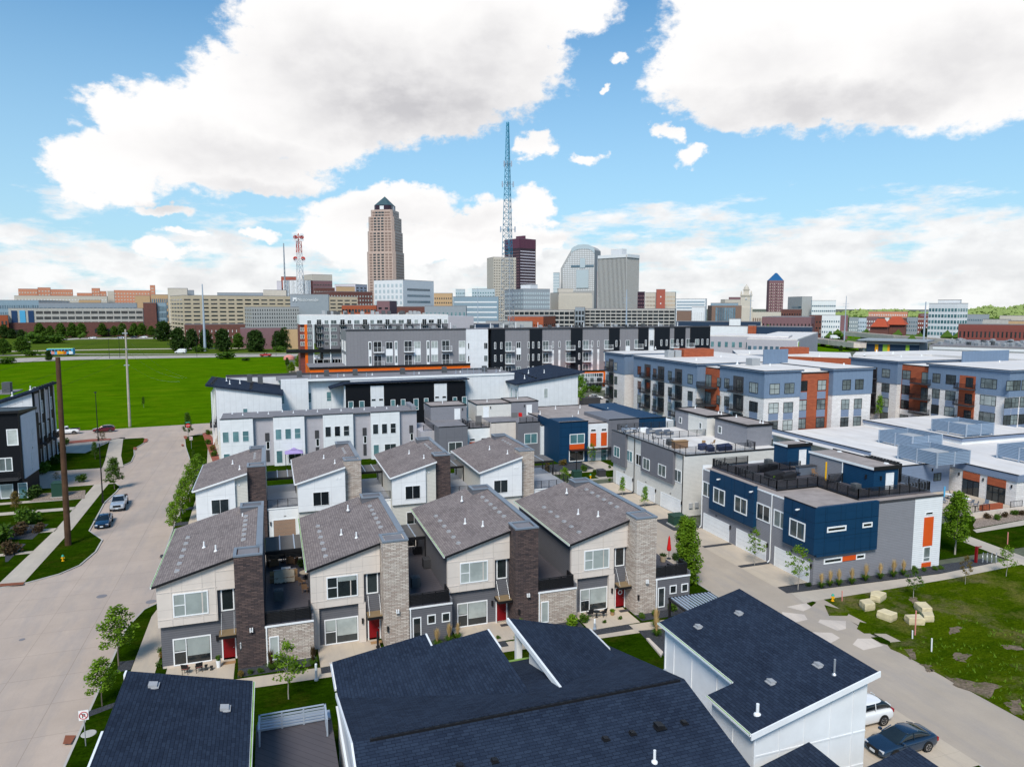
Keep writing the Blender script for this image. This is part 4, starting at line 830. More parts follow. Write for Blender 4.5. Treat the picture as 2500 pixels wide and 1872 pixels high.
 b=MB();b.box(70.4,73.4,66.0,66.2,10.6,10.85);b.box(70.4,73.4,70.8,71.0,10.6,10.85);b.box(73.2,73.4,66.2,70.8,10.6,10.85);b.box(73.15,73.4,66.0,66.25,8.5,10.6);b.box(73.15,73.4,70.75,71.0,8.5,10.6);pg=b.build('pergola','black_metal',t)
 b=MB()
 for q in range(9):yy=66.4+q*.5;b.box(70.5,73.35,yy,yy+.1,10.86,10.96)
 for q in range(4):xx=70.7+q*.8;b.box(xx,xx+.08,66.1,70.9,10.965,11.02)
 b.build('slats','black_metal',pg)
 return t
blue_terrace()
def beige_terrace():
 t=thing('beige_terrace','cream and gray townhouse block with furnished roof decks behind the navy blue one','townhouse',(55.4,86.5,0),0)
 MB().box(55.4,72,86.5,108.4,0,8.95).build('wall','cream_siding',t)
 MB().box(55.0,55.4,88.7,98.2,4.3,9.08).build('cladding','gray_panel',t);MB().box(55.0,55.4,103.4,108.4,3.6,9.05).build('cladding','gray_panel',t)
 b=MB();b.box(54.98,55.5,86.4,108.5,9.09,9.16);b.box(55.5,72,86.42,86.55,8.9,9.1);b.build('roof_edge','black_metal',t)
 MB().box(55.45,72,86.55,108.4,8.951,9.0).build('deck_floor','membrane_white',t)
 for y,w,X in((106.4,1.9,55.0),(102.6,1.8,55.4),(99.5,1.7,55.4),(96.4,1.9,55.0),(91.7,2.0,55.0),(88.0,1.8,55.4)):win(t,X,y,4.9,w,1.6,'W','double',gm='glass_teal' if y in(106.4,102.6)else 'glass',t=.1)
 for y,s in((104.4,'445'),(97.1,'441'),(89.8,'437')):garage(t,55.4,y,0,5.3,2.15,'W');lamp_box(t,55.4,y-3.1,2.0,'W');text_part(s,t,55.37,y,2.55,.28,'W','black_metal')
 spout(t,55.4,100.9,0,8.9,'black_metal','W');spout(t,55.4,86.6,0,8.9,'black_metal','W')
 for x in(56.4,57.4):MB().box(x,x+.55,86.3,86.5,1.2,1.95).build('meter_box','ac_light',t)
 for(x0,y0,x1,y1,m)in((67.4,98.7,72,104.2,'cream_siding'),(67.4,104.2,72,108.4,'light_gray_siding'),(67.9,88.9,72.4,97.2,'light_gray_siding')):
  MB().box(x0,x1,y0,y1,9.0,12.2).build('stair_house',m,t)
 for(x0,y0,x1,y1)in((67.3,98.6,72.1,108.5),(67.8,88.8,72.5,97.3)):
  MB().box(x0,x1,y0,y1,12.2,12.26).build('roof','membrane_tan',t)
  b=MB();b.box(x0-.06,x0,y0,y1,12.1,12.42);b.box(x0,x1,y0-.06,y0,12.1,12.42);b.box(x0,x1,y1,y1+.06,12.2,12.42);b.box(x1,x1+.06,y0,y1,12.2,12.42);b.build('roof_edge','black_metal',t)
  for k in(.12,.2,.9):rpipe(t,x0+3.6,y0+(y1-y0)*k,12.26,.45)
 win(t,67.4,106.6,10,.7,.9,'W','plain');win(t,67.4,100.5,10,.6,.9,'W','plain');win(t,67.9,95.8,10,.8,1.0,'W','plain')
 k=dict(h=1.05,bars=6)
 for a in((56.0,108.2,56.0,99.2),(56.0,99.2,56.0,87.0),(56.0,87.0,67.8,87.0),(56.0,108.2,67.4,108.2),(57.5,99.0,67.4,99.0),(67.9,87.0,67.9,88.9)):rail(t,*a,9.0,**k)
 return t
beige_terrace()
# ================================================================= MIDDLE DISTANCE
def Yat(px,X,py=900):
 d=ray(px,py);return X/d[0]*d[1]
def Xat(px,Y,py=900):
 d=ray(px,py);return Y/d[1]*d[0]
def bx(t,name,m,x0,x1,y0,y1,z0,z1):return MB().box(x0,x1,y0,y1,z0,z1).build(name,m,t)
def edge_ring(t,x0,x1,y0,y1,z,h=.25,w=.15,m='black_metal',name='roof_edge'):
 b=MB();b.box(x0-w,x1+w,y0-w,y0,z,z+h);b.box(x0-w,x1+w,y1,y1+w,z,z+h);b.box(x0-w,x0,y0,y1,z,z+h);b.box(x1,x1+w,y0,y1,z,z+h)
 return b.build(name,m,t)
def balcony(parent,x,y,z,w,d,face,m='black_metal',h=1.1,vert=.16,floor='dark_gray',name='balcony'):
 """slab with a railing on three sides; x,y = middle of the wall line"""
 def f():
  b=MB();b.box(-w/2,w/2,-d,0.0,-.16,0)
  return b
 def r():
  b=MB();b.box(-w/2,w/2,-d,-d+.06,h-.06,h);b.box(-w/2,w/2,-d,-d+.05,.06,.11)
  for sx in(-w/2,w/2-.05):b.box(sx,sx+.05,-d+.06,0,h-.06,h);b.box(sx,sx+.05,-d+.06,0,.06,.11)
  n=max(2,int(w/vert))
  for i in range(n+1):xx=-w/2+.02+(w-.04)*i/n;b.box(xx-.014,xx+.014,-d+.01,-d+.04,.11,h-.06)
  k=max(1,int(d/vert))
  for i in range(1,k):yy=-d*i/k;b.box(-w/2+.01,-w/2+.04,yy-.014,yy+.014,.11,h-.06);b.box(w/2-.04,w/2-.01,yy-.014,yy+.014,.11,h-.06)
  return b
 return put(name,('balc',w,d,floor),f,[floor],parent,x,y,z,face,('railing',('balr',w,d,m,h,vert),r,[m]))
# ---------------------------------------------------------------- white and lavender row
def white_row():
 t=thing('white_row_building','white boxes and lavender siding, flat-roofed row behind the second row of houses','townhouse',(-9.3,140,0))
 segs=[(-9.3,-3.6,1),(-3.6,0,0),(0,5.65,1),(5.65,9.1,0),(9.1,14.8,1),(14.8,18.2,0),(18.2,23.9,1),(23.9,27.5,0)]
 for a,b_,w in segs:
  if w:bx(t,'wall','white_panel',a,b_,139.7,148,0,9.45)
  else:bx(t,'wall','lavender_siding',a+.005,b_-.005,140.6,148,0,9.3)
  bx(t,'roof_edge','dark_gray',a,b_,139.6 if w else 140.5,(139.9 if w else 140.8),9.455 if w else 9.305,9.6 if w else 9.45)
 bx(t,'roof','membrane_gray',-9.2,27.4,139.95,148,9.46,9.5);bx(t,'parapet','light_gray_siding',26.6,27.5,141,148,9.5,10.2)
 for k,(a,b_,w)in enumerate(segs):
  c=(a+b_)/2
  if w:
   for j,dx in enumerate((-1.75,0,1.72)):win(t,c+dx-.2,139.7,5.2,1.0,1.9,'S','dh' if j==2 else 'plain',fm='white_trim',gm='glass_teal' if k<3 else 'glass_dark',t=.05)
   win(t,c-1.9,139.7,.7,1.0,2.3,'S','plain',gm='glass_teal',t=.05);win(t,c+.9,139.7,.5,2.2,2.5,'S','double',gm='glass_dark',t=.05)
  else:
   x=b_-1.15
   MB().box(x-.38,x+.38,140.5,140.6,4.8,6.4).build('louver','dark_gray',t);win(t,x+.1,140.6,3.35,.5,1.35,'S','plain',gm='glass_dark');MB().box(x-.3,x+.3,140.5,140.6,.9,3.1).build('louver','dark_gray',t)
  rpipe(t,c+1,144,9.5,.4)
  rpipe(t,c-1,146.5,9.5,.4)
 bx(t,'wall','beige_siding',-9.7,-9.305,141,151,0,7)
 gz=thing('garden_gazebo','small garden gazebo with a pale purple canopy on a balcony of the white row','gazebo',(3.5,137.4,0),0)
 b=MB();b.prism([(1.9,135.9),(5.1,135.9),(5.1,138.9),(1.9,138.9)],2.95,3.05);gzc=b
 b.add([(1.85,135.85,3.0),(5.15,135.85,3.0),(5.15,138.95,3.0),(1.85,138.95,3.0),(2.9,136.9,3.5),(4.1,136.9,3.5),(4.1,137.9,3.5),(2.9,137.9,3.5)],[(0,1,5,4),(1,2,6,5),(2,3,7,6),(3,0,4,7),(4,5,6,7)])
 b.add([(3.0,137.0,3.6),(4.0,137.0,3.6),(4.0,137.8,3.6),(3.0,137.8,3.6),(3.5,137.4,3.95)],[(0,1,4),(1,2,4),(2,3,4),(3,0,4),(3,2,1,0)])
 b.build('canopy','lilac_fabric',gz)
 for x,y in((2,136),(5,136),(2,138.8),(5,138.8)):MB().box(x-.04,x+.04,y-.04,y+.04,.1,2.95).build('post','black_metal',gz)
white_row()
# ---------------------------------------------------------------- white building with navy shed roofs and a black clad middle
def shed_building():
 t=thing('shed_roof_building','long white townhouse block with navy shed roofs and black clad middle section','townhouse',(-11,166,0))
 b=MB();b.prism([(-11.6,166),(2.0,166),(2.0,184),(-11.6,184)],0,[12.9,10.6,10.6,12.9]);b.build('wall','white_panel_tall',t)
 MB().slab((-13.6,165.5,13.5),(2.4,165.5,10.85),(2.4,184.6,10.85),(-13.6,184.6,13.5),.42).build('roof','navy_shingle',t)
 bx(t,'wall','white_panel_tall',-10.5,1.9,184.7,187,0,12.9);bx(t,'roof','membrane_gray',-10.5,1,184.7,187,12.91,12.98);bx(t,'roof_edge','dark_gray',-10.6,1,187,187.3,12.0,13.5);bx(t,'wall','white_panel_tall',2.0,18,176,187,0,12.9);bx(t,'wall','white_panel_tall',2.02,8.2,174.6,176,0,13.1)
 bx(t,'wall','white_panel_tall',18.0,60,174.5,187,0,12.9)
 bx(t,'roof','membrane_gray',1,60,174.7,187,12.91,12.98);bx(t,'roof_edge','dark_gray',1,60,187,187.3,12.0,13.5);bx(t,'roof_edge','white_trim',8.2,60,174.3,174.5,12.6,13.1)
 bx(t,'wall','black_siding',16.6,46.2,172,174.3,0,11.5);bx(t,'wall','white_panel_tall',16.3,16.6,172.1,176,0,11.4)
 b=MB();b.slab((12.9,171.2,11.1),(16.5,171.2,12.1),(16.5,176,12.1),(12.9,176,11.1),.25);b.slab((16.5,171.2,12.1),(47,171.2,12.3),(47,175,12.3),(16.5,175,12.1),.25);b.build('roof','navy_shingle_back',t)
 f=zF
 for x0,x1,y0,y1 in((1258,1298,375,458),(1343,1383,370,455),(1587,1623,360,442),(1665,1702,355,438),(1765,1803,350,432),(1845,1880,345,427),(2067,2103,335,415),(2141,2177,332,412)):
  X0=Xat(f(x0,0)[0],172);X1=Xat(f(x1,0)[0],172);win(t,(X0+X1)/2,172,5.0,round(X1-X0-.25,1),2.6,'S','low',gm='glass_teal',t=.11)
 for x0,x1 in((1432,1535),(1925,2023)):
  X0=Xat(f(x0,0)[0],172);X1=Xat(f(x1,0)[0],172);bx(t,'cladding','white_panel_tall',X0,X1,171.9,172,4.7,11.2)
  for xx in(.22,.78):win(t,X0+(X1-X0)*xx,171.9,7.6,.95,.45,'S','plain',gm='glass_dark',t=.04)
 for x0,y0,x1,y1 in((440,402,475,488),):win(t,Xat(f(457,0)[0],166),166,5.6,.85,2.2,'S','low',gm='glass_teal',t=.06)
 for xa,w,z,h in((745,1.0,7.5,2.0),(867,.9,7.3,2.3),(905,.9,7.3,2.3),(960,.7,7.4,2.2),(1110,1.0,7.5,2.2),(962,.6,3.4,1.8),(1040,.9,3.4,2.0)):win(t,Xat(f(xa,0)[0],176 if xa>790 else 174.6),176 if xa>790 else 174.6,z,w,h,'S','low',gm='glass_teal',t=.06)
 for k in range(4):
  y=168+4.2*k;balcony(t,-11.6,y,4.0,3.0,1.5,'W');win(t,-11.6,y,4.1,1.2,2.2,'W','double',t=.05);win(t,-11.6,y,8.0,1.0,2.2,'W','double',t=.05);win(t,-11.6,y,.3,1.2,2.4,'W','double',t=.05)
  for s in(-1.5,1.5):MB().box(-12.6,-12.45,y+s-.07,y+s+.07,0,11.8).build('post','white_trim',t)
  MB().box(-11.66,-11.6,y-2,y-1.2,.3,12).build('cladding','black_siding',t)
 z0,z1=11.2,13.7
 b=MB();b.prism([(58.6,167),(74.8,167),(74.8,190),(58.6,190)],0,[z0-.35,z1-.4,z1-.4,z0-.35]);b.build('wall','white_panel_tall',t)
 MB().slab((57.6,166.4,z0-.1),(76.4,166.2,z1),(76.4,191,z1),(57.6,191,z0-.1),.4).build('roof','navy_shingle',t)
 for y in(168.8,172.5,177.5,184):win(t,58.6,y,7.2,1.2,2.2,'W','quad',gm='glass_teal',t=.06)
 win(t,Xat(zG(1052,0)[0],167),167,7.2,.9,2.3,'S','low',gm='glass_blind',t=.06);win(t,Xat(zG(1055,0)[0],167),167,3.0,.8,2.0,'S','plain',gm='glass_teal',t=.06)
 for a in(6.5,13,20,32,43,54):acunit(t,a,181.5,12.99,1.2,1.5,'ac_gray');rpipe(t,a+2.5,179,12.99,.8,.08,'light_metal');rpipe(t,a+4.2,181,12.99,.5,.1)
 acunit(t,-2.6,182,11.5,1.2,2.1,'ac_gray');acunit(t,-5.0,182,11.9,1.2,2.0,'ac_gray')
 for k in range(7):rvent(t,-12.4,167+2.5*k,13.3,'black_metal',1.6);rvent(t,-4.5,167+2.5*k,12.0,'black_metal',1.6);rvent(t,64+k*.2,169+3*k,12.05,'black_metal',1.5)
 for x,y in((-9,172),(-7,176),(-10,178),(62,172),(66,180),(69,176)):rpipe(t,x,y,(13.5-(x+13.6)*.165)if x<0 else z0+(x-57.6)*.13,.9,.1)
 rail(t,46,174.6,52,174.6,13.0,1.6,4,m='light_metal')
shed_building()
# ---------------------------------------------------------------- gray and cream units with stair towers
def gray_units():
 t=thing('gray_townhouses','gray and cream flat-roofed townhouses with boxy stair towers and roof terraces','townhouse',(30,130,0))
 B_=[(30.3,36.1,133,146,6.9,'gray_panel'),(36.1,41.4,135.5,146,5.9,'white'),(41.4,46.6,134.5,146,6.95,'beige_panel'),(46.6,51.3,133,146,6.9,'gray_panel'),(51.3,53.2,132.4,146,6.2,'white_siding')]
 for x0,x1,y0,y1,z,m in B_:
  bx(t,'wall',m,x0,x1-.01,y0,y1,0,z);bx(t,'roof','membrane_gray',x0,x1-.01,y0+.2,y1,z-.3+.31,z+.03);bx(t,'roof_edge','black_metal',x0,x1-.01,y0-.05,y0+.15,z,z+.15)
 for x0,x1,y0,y1,z,m in((30.6,38.2,141.5,148,9.85,'light_gray_siding'),(40.6,48.2,142.2,149,9.7,'cream_siding'),(48.2,54.4,142.2,149,9.9,'light_gray_siding')):
  bx(t,'stair_house',m,x0,x1-.01,y0,y1,6,z);bx(t,'roof','membrane_tan',x0+.1,x1-.1,y0+.1,y1-.1,z,z+.05);edge_ring(t,x0,x1-.02,y0,y1,z-.05,.22,.08)
 bx(t,'wall','lavender_siding',27.6,30.3,137,148,0,5.6)
 for x in(36.2,42.6,52.3):door(t,x,141.5 if x<40 else 142.2,6.95,1.05,2.2)
 for x in(37.3,43.6,51.2):lamp_box(t,x,141.5 if x<40 else 142.2,9)
 k=dict(h=1.05,bars=6,r=.03,pr=.05)
 for a in((36.2,135.6,41.3,135.6,6),(37.2,141.5,37.2,135.6,6),(53.0,132.6,53.0,145,6.3),(28.2,137.4,30.2,137.4,5.7),(47,133.2,51.2,133.2,6.95),(54.4,142.2,54.4,128,6.3)):rail(t,*a[:5],**k)
 for x,y in((39.2,138.2),(47.6,140)):MB().box(x,x+1.3,y,y+.15,6,8.0).build('privacy_screen','fence_wood',t)
 win(t,33.6,133,1.9,2.6,1.9,'S','double',t=.12);win(t,49.3,133,2.7,2.6,1.9,'S','double',gm='glass_teal',t=.12)
 for x0,x1,z0,z1,y in((33.6,34.9,.6,1.75,132.95),(37.1,38.3,1.0,3.2,135.45),(52.0,53.0,.6,3.5,132.35)):bx(t,'panel','orange_panel',x0,x1,y,y+.05,z0,z1)
 for x,y in((37.7,135.5),(40.1,135.5)):win(t,x,y,3.5,1.0,.35,'S','plain',gm='glass_dark')
 win(t,52.5,132.4,3.9,.9,.35,'S','plain',gm='glass_dark')
 for x,y in((33.9,145),(44,146),(51,146)):rpipe(t,x,y,9.8,.7)
 b=MB();b.box(49.6,50.2,140.8,141.4,6.96,7.7);b.build('storage_box','red_fabric',t)
gray_units()
def orange_terrace():
 t=thing('orange_panel_terrace','navy, white and gray terrace with tall orange door panels and a lavender flat roof','townhouse',(52,124.2,0))
 z=7.3
 bx(t,'wall','blue_panel',52.0,57.9,124.2,130,0,8.1);bx(t,'wall','blue_siding',51.95,52.0,124.25,136,0,8.0);bx(t,'wall','white_panel',57.9,62.4,124.6,136,0,z);bx(t,'wall','gray_panel',62.4,69.0,124.2,136,0,8.1)
 bx(t,'wall','blue_panel',69.0,75.5,124.8,148,0,7.9);bx(t,'wall','white',75.5,78,126,148,0,7.0)
 bx(t,'wall','lavender_siding',52.02,68.98,136.0,150,0,z);bx(t,'roof','membrane_tan',52.1,75,125.2,150,z+.02,z+.1);edge_ring(t,52.1,75.4,125.4,150,z+.05,.22,.1)
 bx(t,'roof','membrane_tan',52.05,57.85,124.3,125.1,8.1,8.14)
 for a,b_,zz_ in((51.9,57.95,8.1),(62.4,69,8.1),(69,75.5,7.9)):bx(t,'roof_edge','black_metal',a,b_,124.1 if a<69 else 124.7,124.25 if a<69 else 124.85,zz_,zz_+.14)
 win(t,55.6,124.2,3.9,2.9,1.7,'S','double',gm='glass_teal',t=.14);win(t,55.5,124.2,.5,2.9,1.9,'S','double',gm='glass_dark',t=.14)
 bx(t,'panel','orange_panel',54.0,57.1,124.12,124.2,2.7,3.7)
 for x in(59.2,61.5):bx(t,'panel','orange_panel',x-.62,x+.62,124.5,124.6,3.0,5.6);win(t,x,124.6,6.0,1.0,.35,'S','plain',gm='glass_dark',t=.05);door(t,x,124.6,.1,1.1,2.4,m='glass_teal')
 bx(t,'canopy','black_metal',53.9,64.0,122.8,124.1,2.55,2.75)
 win(t,65.0,124.2,3.9,1.6,1.7,'S','double',t=.14);bx(t,'panel','orange_panel',64.4,65.6,124.1,124.2,2.7,3.7);win(t,65.3,124.2,.5,1.6,1.9,'S','double',gm='glass_dark',t=.14)
 for x,y in((54,140),(58,132),(62,138),(66,134),(70,140),(60,146),(66,146)):rpipe(t,x,y,z+.1,.7,.09)
 bx(t,'planter','white_trim',62.8,64.2,121,122,.12,.7)
orange_terrace()
# ---------------------------------------------------------------- white brick, blue and rust brick apartments
ZT=17.2
def apt_windows(t,x,y,w,face,rows,style='quad',h=2.05,sp=True,wall_off=.0):
 for k,z in enumerate(rows):
  win(t,x,y,z,w,h,face,style,fm='black_metal',gm='glass' if(k+int(x*7+y))%3 else 'glass_blind',t=.07,d=.08)
  if sp and k>=1:
   hh=rows[k-1]-z-h-.2 if k else 0
   key=('spd',w,round(hh,2))
   def f():return MB().box(-w/2-.05,w/2+.05,-.04,0,0,hh)
   if k>=2:put('spandrel',key,f,['spandrel_blue'],t,x,y,z+h+.1,face)
siding('spandrel_blue',(0.185,0.235,0.33),.5,dark=.8);siding('apt_blue',(0.155,0.215,0.305),1.0,vertical=True,dark=.8,line=.05)
def apt_block(t,x0,x1,y0,y1,zb=11.5,zt=ZT,z0=0,cap=True):
 MB().box(x0,x1,y0,y1,z0,zb).build('brick_base','white_brick',t)
 MB().box(x0-.12,x1+.12,y0-.12,y1+.12,zb+.005,zt-.35).build('wall','apt_blue',t)
 MB().box(x0-.5,x1+.5,y0-.5,y1+.5,zt-.34,zt-.1).build('cornice','apt_blue',t)
 b=MB();b.box(x0-.54,x1+.54,y0-.54,y1+.54,zt-.099,zt-.02);b.build('roof_edge','black_metal',t)
 MB().box(x0-.2,x1+.2,y0-.2,y1+.2,zt-.018,zt+.02).build('roof','membrane_white',t)
def brick_block(t,x0,x1,y0,y1,z0=0,zt=16.2,m='orange_brick'):
 MB().box(x0,x1,y0,y1,z0,zt).build('wall',m,t);MB().box(x0,x1,y0-.1,y1,zt+.002,zt+.25).build('roof_edge','black_metal',t);MB().box(x0+.05,x1-.05,y0+.2,y1,zt+.252,zt+.3).build('roof','membrane_white',t)
ROWS=[12.35,8.35,4.6,.8]
def apartments_west():
 t=thing('apartment_building','blue, white brick and rust brick apartment building with white roof behind the cream terrace','apartment block',(95,120,0),0,'blue and white apartment buildings')
 xw=95.4;yc=120.0
 Yw0,Yw1=yc,Yat(1759.3,xw)
 Xs=[xw,Xat(1955,yc),Xat(2032,yc),Xat(2126,yc)]
 apt_block(t,xw,Xs[1],yc,Yw1)
 brick_block(t,Xs[1]+.13,Xs[2]-.13,yc+.7,Yw1)
 apt_block(t,Xs[2],Xs[3],yc-.4,yc+16)
 X1=93.0;Ya,Yb,Yc=Yw1,Yat(1703,X1),Yat(1548,X1);XR=Xat(1722,Yb)
 brick_block(t,XR,112,Ya+.15,Yb-.15);apt_block(t,X1,112,Yb,Yc)
 Yd,Ye=Yat(1525,X1),Yat(1478,X1)
 brick_block(t,96.5,112,Yc+.15,Yd-.15,3.6);apt_block(t,X1,112,Yd,Ye)
 MB().box(Xs[1],124,yc+3,Yw1+14,16.0,17.0).build('roof','membrane_white',t);MB().box(112.2,126,Yw1+2,Ye,16.0,16.9).build('roof','membrane_white',t)
 for px in(1892,1928):apt_windows(t,Xat(px,yc),yc-.12,2.3,'S',[12.35],sp=False);apt_windows(t,Xat(px,yc),yc,2.3,'S',[16,8.35,4.6],sp=True)if False else None
 for px in(1892,1928):
  x=Xat(px,yc);apt_windows(t,x,yc,2.3,'S',ROWS[1:],sp=False)
  for z in(6.85,3.1):put('spandrel',('spn',2.4),lambda:MB().box(-1.2,1.2,-.04,0,0,1.35),['spandrel_blue'],t,x,yc,z,'S')
 for px in(1962,2008):
  x=Xat(px,yc+.7);apt_windows(t,x,yc+.7,2.1,'S',[12.6,8.5,4.6],sp=False)
  for z in(10.75,6.85):put('spandrel',('spn2',2.4),lambda:MB().box(-1.1,1.1,-.04,0,0,1.55),['spandrel_blue'],t,x,yc+.7,z,'S')
 for px in(2064,2095):
  x=Xat(px,yc);apt_windows(t,x,yc-.52,2.1,'S',[12.6],sp=False);apt_windows(t,x,yc-.4,2.0,'S',[8.4,4.5],sp=False)
  put('spandrel',('spn3',2.4),lambda:MB().box(-1.05,1.05,-.04,0,0,1.5),['spandrel_blue'],t,x,yc-.4,6.75,'S')
 for pxw,w,st in((1777,1.6,'quad'),(1843,2.6,'triple')):
  y=Yat(pxw,xw);apt_windows(t,xw-.12,y,w,'W',[12.35],st,sp=False);apt_windows(t,xw,y,w,'W',ROWS[1:],st,sp=False)
  for z in(6.85,3.1):put('spandrel',('spw',w),lambda:MB().box(-w/2,w/2,-.04,0,0,1.35),['spandrel_blue'],t,xw,y,z,'W')
 def recess(X,px,w=3.6):
  y=Yat(px,X)
  for k,z in enumerate((12.0,8.0,4.0)):
   MB().box(X-.14 if k==0 else X-.03,X-.02 if k==0 else X+.0,y-w/2,y+w/2,z,z+3.3).build('balcony_recess','dark_gray',t)
   win(t,X-.14 if k==0 else X-.03,y-w*.1,z+.05,1.7,2.5,'W','double',fm='black_metal',gm='glass_dark',t=.06,name='balcony_door')
   balcony(t,X-.14,y,z,w+.2,1.5,'W')
 recess(xw,1805)
 for px in(1658,1615,1582):recess(X1,px,3.2)
 for px,w in((1687,1.9),(1637,1.5),(1600,1.5),(1562,1.7)):
  y=Yat(px,X1);apt_windows(t,X1-.12,y,w,'W',[12.35],sp=False);apt_windows(t,X1,y,w,'W',ROWS[1:],sp=False)
  for z in(6.85,3.1):put('spandrel',('spx',w),lambda:MB().box(-w/2,w/2,-.04,0,0,1.35),['spandrel_blue'],t,X1,y,z,'W')
 y=Yat(1731,XR)
 for z in(12,8,4):balcony(t,XR,Yb-2.6,z,4.6,2.6,'W');win(t,XR,y,z+.05,2.2,2.6,'W','double',fm='black_metal',gm='glass',t=.06,name='balcony_door');win(t,XR,Yat(1756,XR),z+.4,1.2,1.9,'W','dh',fm='black_metal',t=.06)
 y=Yat(1536,96.5)
 for z in(12,8,4.2):balcony(t,96.5,Yat(1539,96.5),z,3.2,1.6,'W');win(t,96.5,Yat(1530,96.5),z+.5,1.6,1.9,'W','quad',fm='black_metal',t=.06)
 for px in(1504,1484):apt_windows(t,X1-.12,Yat(px,X1),1.6,'W',[12.35],sp=False);apt_windows(t,X1,Yat(px,X1),1.6,'W',ROWS[1:],sp=False)
 recess(X1,1493,3.0)
 for px,py,k in((1690,858,0),(1850,883,1),(1800,887,0),(1920,880,1),(1600,850,0),(2000,868,1),(1650,872,0),(1760,872,1),(1830,862,0),(1880,893,1),(2060,892,0),(1700,880,1)):p=G(px,py,17.2);rpipe(t,p[0],p[1],17.0,.7,.16)
 p=G(1880,893,17.2);rr=thing('x','x','x')
 bpy.data.objects.remove(rr)
 MB().box(*(lambda a,b:(a[0],b[0]))(G(1800,880,17.2),G(1872,880,17.2)),p[1]+6,p[1]+6.3,17.1,20.4).build('rooftop_screen','apt_blue',t)
 acunit(t,*G(1838,892,17.2),17.1,2.2,1.7,'ac_light')
 a=G(1670,872,17.2);MB().box(a[0],a[0]+9,a[1],a[1]+5,16.8,19.2).build('stair_house','orange_brick',t);acunit(t,a[0]-1.6,a[1]+1,17.0,1.8,2.0,'ac_light');acunit(t,a[0]-3.8,a[1]+1,17.0,1.8,2.0,'ac_light')
 MB().box(112.3,124,yc+16,Ye,0,15.9).build('wall','orange_brick',t);bw=[(134.3,163.7),(147,150),(162,166),(150,181)];MB().prism(bw,0,16.5).build('wall','orange_brick',t);MB().prism(bw,16.51,16.75).build('roof','membrane_white',t)
 bw=[(122.9,166.4),(134.2,163.8),(149.8,181.2),(134,184)];MB().prism(bw,0,16.9).build('wall','apt_blue',t);MB().prism(bw,16.91,17.1).build('roof','membrane_white',t)
 d_=Vector((147-134.3,150-163.7));L_=d_.length;d_.normalize();n_=Vector((d_.y,-d_.x));a_=atan2(n_.x,-n_.y)
 for u in(.12,.3,.5,.68,.86):win(t,134.3+d_.x*L_*u,163.7+d_.y*L_*u,12.6,1.9,1.9,a_,'double' if u!=.5 else 'quad',fm='black_metal',t=.08)
 bx(t,'stair_house','orange_brick',140,147,166,170,16.76,18.6)
apartments_west()
